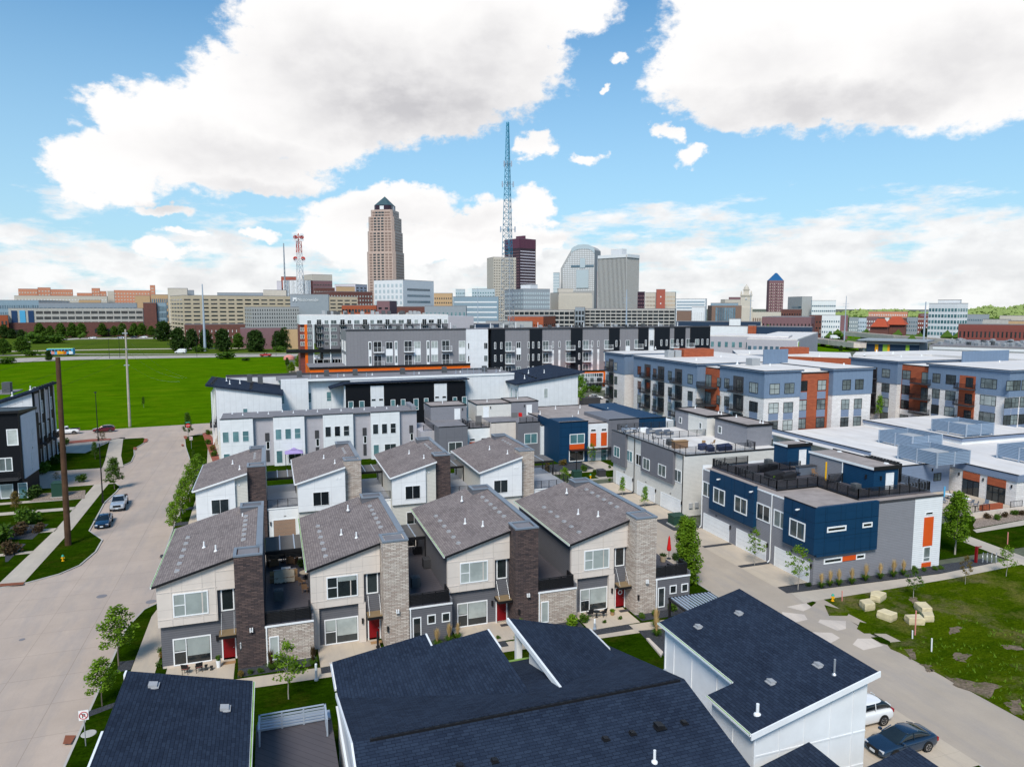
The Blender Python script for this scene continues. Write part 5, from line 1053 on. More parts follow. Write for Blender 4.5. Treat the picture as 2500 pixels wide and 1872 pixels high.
def apartments_east():
 t=thing('apartment_building','blue, white brick and rust brick apartment building at the right edge','apartment block',(150,140,0),0,'blue and white apartment buildings')
 R4=[13.0,9.4,5.8,2.3];h=1.95
 f=lambda x:2080+x/5.257
 Xa,Xb,Xc=143.0,148.0,150.5
 Y0,Y1=Yat(f(-10),Xa),Yat(f(588),Xa);Xb=Xat(f(640),Y1);Xc=Xa+3
 apt_block(t,Xa,Xa+22,Y1,Y0,11.6,ZT,2)
 Yb1=Yat(f(1005),Xc-2)+.2
 brick_block(t,Xb,Xb+18,Yb1,Y1-.1,5.6);MB().box(Xb-.05,Xb+18,Yb1,Y1-.1,1.5,5.6).build('brick_base','white_brick',t)
 Yc0,Yc1=Yb1,Yat(f(2035),Xc-2)
 apt_block(t,Xc-2,Xc+40,Yc1,Yc0,11.6,ZT,2)
 rp=[G(2082,868,16.9),G(2275,866,16.9),G(2600,884,16.9),G(2600,868,16.9),G(2275,856,16.9),G(2090,860,16.9)];MB().prism(rp,16.0,17.0).build('roof','membrane_white',t);MB().prism(rp,0,15.99).build('wall','apt_blue',t)
 def col(px,X,w,style='quad',off=0):
  y=Yat(f(px),X);win(t,X-.12,y,R4[0],w,h,'W',style,fm='black_metal',gm='glass',t=.08)
  for k in(1,2,3):win(t,X,y,R4[k],w,h,'W',style,fm='black_metal',gm='glass_blind' if(px+k)%3==0 else 'glass',t=.08)
  for z in(R4[2]+h+.12,R4[3]+h+.12):put('spandrel',('spe',w),lambda:MB().box(-w/2,w/2,-.04,0,0,1.35),['spandrel_blue'],t,X,y,z,'W')
 def rec(px,X,w=3.4,m='orange_brick'):
  y=Yat(f(px),X)
  MB().box(X-.14,X-.02,y-w/2,y+w/2,3.5,15.2).build('balcony_recess',m,t)
  for z in(12.4,8.8,5.2):win(t,X-.14,y-.5,z+.4,1.6,2.0,'W','double',fm='black_metal',gm='glass_dark',t=.06,name='balcony_door');balcony(t,X-.14,y,z,w+.3,1.6,'W')
 col(115,Xa,2.0);rec(262,Xa,3.3,'dark_gray');col(445,Xa,2.2)
 XC=Xc-2;col(1098,XC,1.8);col(1285,XC,2.3);rec(1500,XC,3.8);col(1775,XC,3.4,'triple')
 y=Yat(f(705),Xb)
 for z in R4:win(t,Xb-(.05 if z<5 else 0),y,z,2.2,h,'W','quad',fm='black_metal',t=.08)
 for z in(R4[1]+h+.12,R4[2]+h+.12):put('spandrel',('spe',2.2),lambda:MB().box(-1.1,1.1,-.04,0,0,1.35),['spandrel_blue'],t,Xb,y,z,'W')
 y=Yat(f(935),Xb)
 for z in(12.4,8.8,5.4):balcony(t,Xb,y,z,4.4,2.0,'W');win(t,Xb,y-.6,z+.05,2.4,2.5,'W','double',fm='black_metal',gm='glass',t=.06,name='balcony_door')
 door(t,Xb-.05,y,2.2,1.6,2.3,'W','black_metal','black_metal')
 for px in(2035,2125,2230,2300):
  x=Xat(f(px),Yc1);win(t,x,Yc1-.12,R4[0],1.9,h,'S','quad',fm='black_metal',t=.08)
  for k in(1,2,3):win(t,x,Yc1,R4[k],1.9,h,'S','quad',fm='black_metal',t=.08)
  for z in(R4[2]+h+.12,R4[3]+h+.12):put('spandrel',('spe',1.9),lambda:MB().box(-.95,.95,-.04,0,0,1.35),['spandrel_blue'],t,x,Yc1,z,'S')
 a=G(f(1320),880,17.5);MB().box(a[0],a[0]+15,a[1]-2,a[1]-1.7,17,19.8).build('rooftop_screen','apt_blue',t)
 for px,py in((2110,865),(2140,858),(2200,872),(2250,870),(2180,862),(2390,883),(2440,885)):p=G(px,py,17.2);rpipe(t,p[0],p[1],17.0,.7,.16)
apartments_east()
sheet('courtyard',[[(118,118.5),(141,118.5),(141,175),(126,175),(126,137),(118,137)]],'drive',2.2,2.2)
for x,y in((129,122),(133,128),(139,132),(138,122)):tree('young',x,y,rnd(3,4.5),None,2.2)if False else None
# ---------------------------------------------------------------- low shop building with white roof and louvred plant screens
def retail():
 t=thing('retail_building','low commercial building with wide white roof, louvred plant screens and a patio restaurant','shop building',(96,84,0))
 z=5.3
 bx(t,'wall','light_gray_siding',93.2,103.4,84,86,0,5.05);bx(t,'wall','spandrel_blue',93.1,103.4,83.9,84,0,5.15)
 bx(t,'wall','white_brick',95.6,140,86,117,0,5.0);bx(t,'wall','white_brick',104.3,150,73.6,86,0,4.9)
 bx(t,'cornice','spandrel_blue',104.1,104.3,73.4,87,4.25,5.25);bx(t,'cornice','spandrel_blue',104.3,150,73.4,73.6,4.25,5.25);bx(t,'roof_edge','black_metal',104.05,104.35,73.35,87,5.26,5.36)
 bx(t,'roof_edge','black_metal',93,103.6,83.85,84.1,5.16,5.3);bx(t,'roof','membrane_white',93.2,148,84.1,116.6,5.06,5.2);bx(t,'roof','membrane_white',104.4,150,73.7,84.1,5.06,5.22)
 bx(t,'parapet','spandrel_blue',95.0,95.3,92,117,5.2,5.75);bx(t,'roof_edge','black_metal',94.95,95.35,92,117,5.76,5.84)
 bx(t,'wall','white',118.6,140,94.2,117,5.2,6.2);bx(t,'cornice','spandrel_blue',118.4,140.2,94.0,94.2,5.8,6.3);bx(t,'cornice','spandrel_blue',118.4,118.6,94.2,117,5.8,6.3);bx(t,'roof_edge','black_metal',118.35,140.3,93.95,94.25,6.31,6.42);bx(t,'roof_edge','black_metal',118.35,118.65,94.25,117,6.31,6.42);bx(t,'roof','membrane_white',118.7,140.2,94.3,117,6.2,6.28)
 for x,y,zz_ in((109.5,97.0,5.2),(101.0,84.9,5.2),(124,98.5,6.3),(117,80,5.25)):
  s=3.6;scr=thing('plant_screen','x','equipment screen',(x,y,zz_))
  lab={109.5:'blue-gray louvred screen, left one of the two at the back of the white shop roof',101.0:'blue-gray louvred screen nearest the navy terrace on the white shop roof',124:'blue-gray louvred screen on the raised rear part of the white shop roof',117:'blue-gray louvred screen on the shop roof at the right edge'}[x]
  tag(scr,lab,None,'louvred screens on the shop roof')
  for(ax,ay,bx_,by)in((-s,-s,s*.9,-s),(-s,-s,-s,s*.2),(-s,s*.2+.07,-s*1.0,s),(s*.9,-s,s*.9,s),(-s,s,s*.9,s)):
   b=MB();q0,q1=.35,2.35;b.prism([(x+min(ax,bx_)-.03,y+min(ay,by)-.03),(x+max(ax,bx_)+.03,y+min(ay,by)-.03),(x+max(ax,bx_)+.03,y+max(ay,by)+.03),(x+min(ax,bx_)-.03,y+max(ay,by)+.03)],zz_+q0,zz_+q1)
   b.build('louvers','louver_blue',scr)
  for px_,py_ in((-s,-s),(s*.9,-s),(0,-s),(-s,0),(-s,s),(s*.9,s)):MB().box(x+px_-.1,x+px_+.1,y+py_-.1,y+py_+.1,zz_,zz_+2.4).build('post','light_metal',scr)
  MB().box(x-1.6,x+1.4,y-1.5,y+1.5,zz_+.4,zz_+1.9).build('roof_unit','ac_light',scr)
 for y0,y1 in((75.2,78.1),(79.4,82.2)):
  bx(t,'panel','orange_brick',104.18,104.3,y0,y1,2.9,4.1)
  fr=bx(t,'storefront','black_metal',104.2,104.3,y0,y1,.1,2.9)
  for k in range(3):q0=y0+(y1-y0)*k/3+.08;MB().box(104.17,104.199,q0,y0+(y1-y0)*(k+1)/3-.08,.3,2.7).build('pane','glass_dark',fr)
 for y in(78.8,82.9,74.3):lamp_box(t,104.3,y,3.4,'W')
 lamp_box(t,99.6,83.9,4.2);win(t,100.8,83.9,2.4,1.4,1.1,'S','double',fm='black_metal')
 tw=thing('patio_wall','low pale wall with rust-coloured planter around the restaurant patio','wall',(98,74,0))
 bx(tw,'wall','pale_slab',93,104.2,72.2,72.5,0,.9);bx(tw,'wall','pale_slab',93,93.3,72.5,83,0,.9);bx(tw,'planter','orange_brick',97.5,101.5,73.4,74.0,.5,1.3)
 rail(tw,93.2,72.4,97.4,72.4,.9,.9,2,vert=.3)
 rail(tw,101.6,72.4,104,72.4,.9,.9,2,vert=.3)
 sheet('patio',[[(93.3,72.5),(104.1,72.5),(104.1,83.8),(93.3,83.8)]],'drive',.5,.45)
retail()
# ---------------------------------------------------------------- black and white terrace on the left edge
panels('apt_blue_pale',(0.46,0.52,0.60),1.5,3.1,dark=.85)
def black_terrace():
 t=thing('black_terrace','black and white townhouse block with navy shed roof at the left edge','townhouse',(-48,140,0))
 XF=-37.7
 bx(t,'wall','black_siding',-60,XF,128.5,137,0,13.6);bx(t,'cladding','apt_blue_pale',XF+.002,XF+.12,129.6,136.9,3.0,13.1)
 b=MB();b.slab((-60,128.1,14.1),(XF+.3,128.1,14.1),(XF+.3,137.2,13.5),(-60,137.2,13.5),.4);b.build('roof','black_metal',t)
 XR=-42.2;zr=lambda x:15.2+.33*(x+41.0)
 b=MB();b.prism([(-62,153.4),(XR,153.4),(XR,166),(-62,166)],0,[zr(-62)-.3,zr(XR)-.3,zr(XR)-.3,zr(-62)-.3]);b.build('wall','black_siding',t)
 b=MB();b.prism([(-60,153.2),(XR-.25,153.2),(XR-.25,153.4),(-60,153.4)],8.0,[zr(-60)-.5,zr(XR)-.7,zr(XR)-.7,zr(-60)-.5]);b.build('cladding','white_panel_tall',t)
 bx(t,'wall','black_siding',-60,-41.6,137,153.2,0,10.5)
 MB().slab((-63,152.5,zr(-63)),(-41.0,152.5,15.2),(-41.0,167,15.2),(-63,167,zr(-63)),.42).build('roof','navy_shingle',t)
 bx(t,'roof','membrane_gray',-75,-50,167.2,175,12.6,12.8)
 x=lambda px:Xat(px,128.5,1060)
 win(t,x(30),128.5,8.75,1.25,2.3,'S','plain',gm='glass_blind',t=.14);win(t,x(8),128.5,4.7,1.6,1.9,'S','double',t=.14);win(t,x(6),128.5,.4,1.5,2.0,'S','plain',gm='glass_blind',t=.14)
 door(t,x(46),128.5,.1,1.1,2.4,'S','glass_teal');balcony(t,x(6),128.5,3.5,4.2,1.6,'S')
 for y,z,w,h in((134.0,8.2,.16,2.0),(134.7,8.2,.16,2.0),(134.0,6.9,.3,.5),(133.3,4.6,.16,2.0),(133.3,3.5,.2,.5)):win(t,XF+.12,y,z,w,h,'E','plain',gm='glass_dark',t=.03)
 for k in range(4):
  y=154.8+3.0*k
  for z,h in((9.8,2.3),(5.4,2.3),(.6,2.5)):win(t,XR,y,z,1.1,h,'E','double',t=.1)
  if k%2==0:MB().box(XR+.01,XR+.08,y-1.0,y+1.2,8.2,13.9).build('cladding','lavender_siding',t);balcony(t,XR,y+.8,4.3,2.8,1.4,'E')
  MB().box(XR+.2,XR+.35,y+1.4,y+1.56,.1,14.4).build('downspout','white_trim',t)
 for k in range(8):rvent(t,-41.9,153.4+1.7*k,14.95,'black_metal',1.3)
 for x_,y in((-50,160),(-46.5,156.5),(-45,162)):rpipe(t,x_,y,zr(x_),.8,.12)
 acunit(t,-51,169,12.8,1.5,2.1,'ac_gray');acunit(t,-46,170,12.8,1.5,.8,'ac_light')
 for y in(139.5,141):MB().box(-41.6,-41.0,y,y+.9,.2,2.0).build('meter_box','ac_light',t)
black_terrace()
# ---------------------------------------------------------------- gray, black and orange apartment complex
siding('mid_gray',(0.225,0.22,0.235),1.1,vertical=True,dark=.85,line=.08);siding('charcoal',(0.010,0.013,0.018),1.0,vertical=True,dark=.5);siding('mid_gray_h',(0.17,0.165,0.18),.5)
def winsm(t,x,y,z,w,h,face,style='double',gm='glass',fm='white_trim',t_=.14):return win(t,x,y,z,w,h,face,style,fm,gm,t_,.08,small=True)
def gray_complex():
 D_=262.0
 t=thing('apartment_building','long gray and black apartment building with white balconies','apartment block',(110,240,0),0,'gray and black apartment buildings')
 Y=238.0;X=lambda z_,x:Xat(z_(x,0)[0],Y)
 def Zt(py,px):d=ray(px,py);return CH+d[2]*Y/d[1]
 f=zB
 x0,x1,x2,x3=X(f,780),X(f,945),X(f,1700),X(f,1870)
 ztop=Zt(806,1000);zb=Zt(zB(0,1388)[1],1000)-.3
 bx(t,'wall','mid_gray',x0,x2,Y,Y+18,zb,ztop);bx(t,'roof_edge','dark_gray',x0-.2,x2,Y-.2,Y+.1,ztop,ztop+.4)
 bx(t,'wall','orange_siding',x0-12,x2,Y-5.5,Y+18,0,zb);bx(t,'roof_edge','black_metal',x0-12.2,x2,Y-5.8,Y-5.4,zb,zb+.6);bx(t,'roof','membrane_gray',x0-12,x2,Y-5.4,Y,zb,zb+.1);bx(t,'roof','membrane_gray',x0-12,x0,Y+.01,Y+18,zb,zb+.1)
 bx(t,'wall','white_panel_small',x2+.01,x3,Y,Y+18,0,ztop)
 def span(z_,a,b_,m,dy=0.0,zt=None):bx(t,'wall',m,X(z_,a)+.01,X(z_,b_),Y+dy,Y+18,0,(zt or ztop))
 cx=[(0,104,'charcoal',0),(104,295,'mid_gray',.3),(295,390,'charcoal',0),(390,612,'mid_gray',.3),(612,700,'charcoal',0),(700,905,'mid_gray',.3),(905,985,'charcoal',0),(985,1130,'mid_gray',.3),(1130,1207,'charcoal',0),(1207,1255,'white_panel_small',.5),(1255,1370,'charcoal',0),(1370,1405,'mid_gray',.2),(1405,1490,'charcoal',0),(1490,1527,'mid_gray',.2),(1527,1680,'charcoal',0)]
 for a,b_,m,dy in cx:span(zC,a,b_,m,dy)
 xe=X(zC,1680);bx(t,'roof','membrane_gray',x0,xe,Y+.4,Y+18,ztop+.01,ztop+.1);bx(t,'roof_edge','dark_gray',x3,xe,Y-.1,Y+.2,ztop+.01,ztop+.45)
 fl=(zb-ztop);z1,z2=Zt(zB(0,1290)[1],1000),Zt(zB(0,1395)[1],1000)
 for bxp in(1027,1262,1550):
  for z in(z1,z2):balcony(t,X(f,bxp),Y,z,3.5,1.3,'S',m='white_trim',h=1.7,vert=.32,floor='white_trim');winsm(t,X(f,bxp)-.3,Y,z+.1,2.5,3.4,'S','double','glass_dark',t_=.1)
 for bxp in(1110,1325,1458,1670):
  for z in(z1,z2):winsm(t,X(f,bxp),Y,z+1.1,2.1,2.2,'S','double','glass_blind' if bxp>1200 else 'glass',t_=.1)
  bx(t,'panel','white_trim',X(f,bxp)-1.2,X(f,bxp)+1.2,Y-.06,Y,z2+3.45,z1+.95)
 for bxp in(962,1162,1408):
  bx(t,'panel','white_trim',X(f,bxp)-.5,X(f,bxp)+.5,Y-.06,Y,z2,z1+3.6)
  for z in(z1,z2):winsm(t,X(f,bxp),Y-.06,z+.9,.6,2.4,'S','plain',t_=.1)
 for yy in(Y+3,Y+6,Y+11,Y+14):
  for z in(z1,z2):winsm(t,x0,yy,z+.4,1.6,3.2,'W','plain','glass_blind')
 for bxp in(700,722,790):winsm(t,X(f,bxp)-1,Y-5.5,1.8,1.3,2.6,'S','double')
 zr=[Zt(zC(0,y)[1],1400)for y in(1275,1368,1460)]
 for bxp,dy in((138,.3),(425,.3),(603,.3),(733,.3),(897,.3),(1128,.3),(1402,.2),(1523,.2)):
  for z in zr:
   if bxp<800 or z>zr[2]+.1:balcony(t,X(zC,bxp),Y,z,3.3,1.3,'S',m='white_trim',h=1.6,vert=.32,floor='white_trim');winsm(t,X(zC,bxp)-.3,Y+dy,z+.1,2.2,3.1,'S','double','glass',t_=.1)
 for bxp in(28,75,288,320,364,475,525,675,777,824,960,988,1186,1305,1346,1429,1465,1620,1660):
  for z in zr:winsm(t,X(zC,bxp),Y+(0.3 if bxp in(475,525,777,824,988,288)else 0),z+.9,.38,2.1,'S','plain','glass_dark',t_=.14)
  if bxp in(475,525,777,824):bx(t,'panel','white_trim',X(zC,bxp)-.4,X(zC,bxp)+.4,Y+.22,Y+.3,zr[2],zr[0])
 for bxp in(210,1232,1050,1580):
  for z in zr:winsm(t,X(zC,bxp),Y+(.3 if bxp<1200 else 0),z+1.0,1.5,2.0,'S','double',t_=.1)
  if bxp!=1580:bx(t,'panel','white_trim',X(zC,bxp)-.9,X(zC,bxp)+.9,Y+.1,Y+.3,zr[1]+3.1,zr[0]+.85)
 for bxp in(1720,):
  for z in zr:winsm(t,X(zB,bxp),Y,z+1.0,.4,2.0,'S','plain','glass_dark',t_=.1)
 for z in zr:winsm(t,X(zB,1852),Y,z+1.0,1.2,2.0,'S','double',t_=.06)
 xa,xb=X(zC,555),X(zC,835);zo=Zt(zC(0,1438)[1],1400)
 bx(t,'wall','orange_siding',xa-6,xb+8,Y-4,Y,1.2,zo);bx(t,'roof_edge','black_metal',xa-6,xb+8,Y-4.2,Y-3.9,zo,zo+.4);bx(t,'brick_base','white_brick',xa-6,xb+8,Y-4.1,Y,0,1.2)
 for q in(585,650,690,740,790):
  winsm(t,X(zC,q),Y-4,zo-4.0,3.4,3.2,'S','quad');winsm(t,X(zC,q),Y-4,1.4,2.8,3.4,'S','double')
 balcony(t,X(zC,780),Y-4,zo-4.3,8,1.5,'S')
 for k in range(26):acunit(t,x0+8+(xe-x0-16)*k/26+rnd(-2,2),Y+rnd(5,14),ztop+.1,1.2,rnd(.8,1.3),random.choice(['ac_gray','ac_light']))
 for k in range(20):rpipe(t,x0+8+(xe-x0-16)*k/20+rnd(-2,2),Y+rnd(2,12),ztop+.1,rnd(1.2,2.2),.12,'white_trim')
 t=thing('apartment_building','gray apartment building with white top floor and orange corner beside the green field','apartment block',(40,330,0),0,'gray and black apartment buildings')
 Y=330.0
 x0,x1,x2=X(zB,425),X(zB,1565),X(zB,1760);ztop=Zt(zB(0,1012)[1],800);zw=Zt(zB(0,1080)[1],800);zg=Zt(zB(0,1270)[1],800)
 bx(t,'wall','white_panel_small',x0,x1,Y,Y+25,zw,ztop);bx(t,'wall','mid_gray_h',x0+8,x1,Y+.1,Y+25,zg,zw);bx(t,'wall','orange_siding',X(zB,462),X(zB,483),Y-.1,Y+25,0,zw-.01);bx(t,'wall','red_brick',x0,X(zB,462),Y+1,Y+25,0,zw-.01)
 bx(t,'wall','mid_gray_h',X(zB,483)+.02,X(zB,483)+2.5,Y,Y+25,0,zw-.01)
 bx(t,'wall','lavender_siding',x0+10,x1,Y+1,Y+25,0,zg);bx(t,'canopy','black_metal',x0-6,x1,Y-1,Y+1,zg-1.5,zg);bx(t,'wall','lavender_siding',x1,x2,Y,Y+20,0,ztop-.6)
 bx(t,'roof','membrane_white',x0,x1,Y+.2,Y+25,ztop,ztop+.3)
 cols=[575,755,928,1100,1265,1382,1497];rows=[Zt(zB(0,y)[1],800)for y in(1088,1145,1200,1255)]
 for c_ in cols:
  for r in rows:balcony(t,X(zB,c_),Y,r,2.9,1.3,'S',h=1.2,vert=.4);winsm(t,X(zB,c_),Y,r+.1,1.9,2.5,'S','double','glass_dark',t_=.1)
 for c_ in(500,632,688,808,865,982,1040,1150,1205,1320,1435,1545):
  for r in rows:winsm(t,X(zB,c_),Y,r+.7,2.4 if c_ in(688,865,1040,1205,1435)else 1.6,1.6,'S','double','glass_blind' if c_%3==0 else 'glass',t_=.08)
 for c_ in(440,452):
  for r in rows:winsm(t,X(zB,c_),Y+1,r+.8,.9,1.6,'S','plain')
 for c_ in(528,658,838):bx(t,'downspout','white_trim',X(zB,c_)-.2,X(zB,c_)+.2,Y-.3,Y,0,zw)
 for c_ in(555,600,690,715):winsm(t,X(zB,c_),Y+1,.6,5,6,'S','quad','glass_dark')
 for k in range(22):acunit(t,x0+10+(x1-x0-20)*k/22+rnd(-2,2),Y+rnd(5,20),ztop+.3,1.6,rnd(1.2,2.0),random.choice(['ac_gray','ac_light']))
gray_complex()
# ================================================================= SKYLINE AND FAR DISTANCE
def bear(px):d=ray(px,750);L=hypot(d[0],d[1]);return Vector((d[0]/L,d[1]/L))
def far_box(name,label,cat,z_,xl,xc,xr,yt,dist,m,m2=None,tilt=None,yb=None,roof='membrane_gray',z0=0.0):
 """corner building: pixel columns of left edge, near corner and right edge; returns (thing, faces)"""
 f=z_;P=lambda x:f(x,0)[0];pt=f(0,yt)[1]
 bc=bear(P(xc));C=bc*dist;d=ray(P(xc),pt);zt=CH+d[2]*dist/hypot(d[0],d[1])
 a=radians(tilt if tilt is not None else 20)
 left=Vector((-bc.y,bc.x));Ld=left*cos(a)+bc*sin(a);Rd=-left*sin(a)+bc*cos(a)
 def hit(px,D_):
  b=bear(px);den=D_.x*b.y-D_.y*b.x
  return(b.x*C.y-b.y*C.x)/den if abs(den)>1e-9 else 1.0
 wl=max(.5,hit(P(xl),Ld))if xl!=xc else 22.0;wr=max(.5,hit(P(xr),Rd))if xr!=xc else 22.0
 z1=z0
 t=thing(name,label,cat,(C.x,C.y,z1))
 Pn=[C,C+Rd*wr,C+Rd*wr+Ld*wl,C+Ld*wl]
 b=MB();b.prism([(p.x,p.y)for p in Pn],z1,zt,0);b.build('wall',m,t)
 MB().prism([(p.x,p.y)for p in Pn],zt+.01,zt+.5).build('roof',roof,t)
 FL=(C+Ld*wl,-Ld,wl,zt,z1);FR=(C,Rd,wr,zt,z1)
 return t,FL,FR
def grid(t,face,cols,zlist,wf=.55,h=1.6,m='glass_dark',name='window',u0=.0,u1=1.0,fm=None,cap=100,dpt=.15):
 """cols windows per storey on a face; the 100 nearest the top as parts, the remainder as one"""
 o,D_,w,zt,zb=face;n=Vector((D_.y,-D_.x));a=atan2(n.x,-n.y);pitch=w*(u1-u0)/cols;ww=round(pitch*wf,2);rest=MB();cnt=t.get('_n',0)
 for z in zlist:
  for c in range(cols):
   p=o+D_*(w*u0+pitch*(c+.5))
   if cnt<cap:put(name,('fw',ww,h,m,dpt),lambda:MB().box(-ww/2,ww/2,-dpt,0,0,h),[m],t,p.x,p.y,z,a);cnt+=1
   else:
    q=MB().box(-ww/2,ww/2,-dpt,0,0,h).xf(Matrix.Translation((p.x,p.y,z))@Matrix.Rotation(a,4,'Z'));rest.add(q.v,q.f)
 t['_n']=cnt
 if rest.v:r=rest.build(name,m,t);r['kind']='stuff'
def bands(t,face,zlist,h,m='glass_dark',name='window_band',u0=.02,u1=.98,dpt=.12):grid(t,face,1,zlist,.98,h,m,name,u0,u1,dpt=dpt)
def ribs(t,face,n,m,w=.35,zb=None,zt=None,name='rib'):
 o,D_,wd,z1,z0=face;nn_=Vector((D_.y,-D_.x));a=atan2(nn_.x,-nn_.y);zb=z0 if zb is None else zb;zt=z1 if zt is None else zt
 for i in range(n+1):
  p=o+D_*wd*i/n;put(name,('rib',round(w,2),round(zt-zb,1),m),lambda:MB().box(-w/2,w/2,-.5,0,0,zt-zb),[m],t,p.x,p.y,zb,a)
def zl(a,b,n):return[a+(b-a)*i/(n-1)for i in range(n)]if n>1 else[a]
def floors(face,fh,top=1.5,z0=0.0):return[z for z in[face[3]-top-fh*(i+1)for i in range(60)]if z>z0+face[4]]
plain('tower_pink',(0.46,0.345,0.29),.35,amt=.22);plain('copper_green',(0.045,0.085,0.10),.5);plain('wine_glass',(0.10,0.03,0.055),.25);plain('wine_dark',(0.035,0.018,0.03),.2);plain('beige_far',(0.52,0.47,0.40),.8);plain('gray_far',(0.36,0.36,0.355),.7);plain('white_far',(0.68,0.69,0.70),.6)
plain('steel_blue',(0.23,0.31,0.37),.3);plain('pale_glass',(0.42,0.49,0.52),.25);plain('roof_blue',(0.01,0.10,0.26),.5);plain('red_tile',(0.38,0.07,0.03),.8);plain('steel_gray',(0.27,0.30,0.33),.5);plain('concrete_far',(0.42,0.40,0.37),.9,amt=.15);plain('gray_rib',(0.50,0.49,0.47),.7)
plain('navy_panel',(0.02,0.04,0.075),.5);plain('lime_panel',(0.32,0.50,0.05),.5);plain('amber_panel',(0.80,0.35,0.01),.5);plain('mast_blue',(0.03,0.22,0.34),.5);plain('banner_blue',(0.015,0.045,0.12),.7);plain('banner_sky',(0.08,0.36,0.60),.7);plain('salmon_brick',(0.36,0.10,0.07),.8);plain('mast_red',(0.5,0.03,0.02),.6);plain('hill_gray',(0.3,0.31,0.32),.9)
plain('brown_wall',(0.20,0.13,0.10),.8);plain('ochre_wall',(0.48,0.32,0.18),.8);plain('plum_brick',(0.20,0.11,0.12),.8);plain('purple_white',(0.60,0.56,0.60),.7)
def grand_tower():
 dist=1080;c=bear(zB(1088,0)[0])*dist;t=thing('skyscraper','tallest tower, pinkish stone with stepped shoulders and a dark green pyramid roof','skyscraper',(c.x,c.y,0))
 Zp=lambda y:(lambda d:CH+d[2]*dist/hypot(d[0],d[1]))(ray(zB(1088,0)[0],zB(0,y)[1]))
 a0=atan2(c.y,c.x)-radians(20);k=1/(3.16*1733/(dist*.98))
 def oct_(r,ch):return[(c.x+x*cos(a0)-y*sin(a0),c.y+x*sin(a0)+y*cos(a0))for x,y in[(-r,-r+ch),(-r+ch,-r),(r-ch,-r),(r,-r+ch),(r,r-ch),(r-ch,r),(-r+ch,r),(-r,r-ch)]]
 lv=[(880,528,143),(528,372,135),(372,262,127),(262,208,108)]
 for yb,yt,hw in lv:
  r=hw*k/1.26;MB().prism(oct_(r,r*.16),Zp(yb)if yb<880 else 0,Zp(yt)).build('wall','tower_pink',t)
  for f_,(sx,sy)in enumerate(((-1,0),(0,-1))):
   nrm=Vector((cos(a0)*sx-sin(a0)*sy,sin(a0)*sx+cos(a0)*sy));ang=atan2(nrm.x,-nrm.y);tan_=Vector((-nrm.y,nrm.x))
   za,zb_=(Zp(yb)if yb<880 else 20),Zp(yt)
   n=int((zb_-za)/4.0)
   for u in(-.68,-.42,-.14,.14,.42,.68):
    p=c+nrm*r+tan_*u*r;mm='glass_dark' if(-.5<u<.2 and f_==0)else 'tower_window'
    for i in range(0,n,1):
     cnt=t.get('_n',0)
     if cnt<100 and yb<880-1:put('window',('tw',mm),lambda:MB().box(-1.9,1.9,-.3,0,0,2.2),[mm],t,p.x,p.y,za+1+4.0*i,ang);t['_n']=cnt+1
     else:
      q=MB().box(-1.9,1.9,-.3,0,0,2.2).xf(Matrix.Translation((p.x,p.y,za+1+4*i))@Matrix.Rotation(ang,4,'Z'));TW[mm].add(q.v,q.f)
 for mm,mb in TW.items():
  o=mb.build('window',mm,t);o['kind']='stuff'
 r=84*k/1.26;MB().prism(oct_(r,r*.3),Zp(208),Zp(168)).build('crown_band','wine_dark',t)
 for s in range(8):
  aa=s*pi/4;nrm=Vector((cos(a0+aa),sin(a0+aa)));p=c+nrm*(r*(1.0 if s%2==0 else 1.12))
  put('crown_window','cw',lambda:MB().box(-3,3,-.6,0,0,5),['white_far'],t,p.x,p.y,Zp(203),atan2(nrm.x,-nrm.y))
 o=oct_(r*1.02,r*.3);b=MB();z=Zp(170);b.add([(x,y,z)for x,y in o]+[(c.x,c.y,Zp(95))],[(i,(i+1)%8,8)for i in range(8)]+[tuple(reversed(range(8)))]);b.build('pyramid_roof','copper_green',t)
 for q in t.children:pass
plain('tower_window',(0.24,0.165,0.135),.25);TW={'glass_dark':MB(),'tower_window':MB()}
grand_tower()
def B1(*a,**k):return far_box(*a,**k)
def simple(label,z_,xl,xc,xr,yt,dist,m,cols=(0,0),fh=4.0,wm='glass_dark',wf=.5,h=1.7,cat='building',name='office_building',tilt=20,roof='membrane_gray',band=False,z0=0,top=1.5,minz=0):
 t,FL,FR=far_box(name,label,cat,z_,xl,xc,xr,yt,dist,m,tilt=tilt,roof=roof,z0=z0)
 for F,n in((FL,cols[0]),(FR,cols[1])):
  if n:
   if band:bands(t,F,floors(F,fh,top,minz),h,wm)
   else:grid(t,F,n,floors(F,fh,top,minz),wf,h,wm)
 return t,FL,FR
S_=simple
# --- around the tallest tower
t,FL,FR=S_('pink and white striped office block with a red side under the red lattice mast',zB,300,500,522,742,900,'salmon_brick',(0,0),tilt=12);ribs(t,FL,22,'white_far',2.0,8,FL[3])
S_('plain red rooftop block on the left end of the striped office block',zB,280,398,402,715,915,'salmon_brick',tilt=5);S_('pale mauve wall left of the red rooftop block',zB,245,281,284,750,905,'purple_white',tilt=5)
t,FL,FR=S_('tan-topped building behind the red lattice mast',zB,440,520,673,697,950,'beige_far',(0,0),tilt=70);bands(t,FR,[FR[3]-14],.6,'brown_wall');MB().box(0,0.1,0,.1,0,.1)
S_('reddish brick block under the tan-topped building',zB,520,525,672,745,940,'plum_brick',(1,12),4.2,tilt=75)
S_('dark brick building with arched top left of the brown hotel',zB,528,540,690,798,860,'brown_brick',(1,12),4.0,'beige_far',tilt=75,wf=.35)
t,FL,FR=S_('large brown brick hotel with rows of small windows left of the tallest tower',zB,545,655,980,828,800,'brown_brick',(6,15),4.4,'glass_blind',tilt=72,wf=.4,h=2.0)
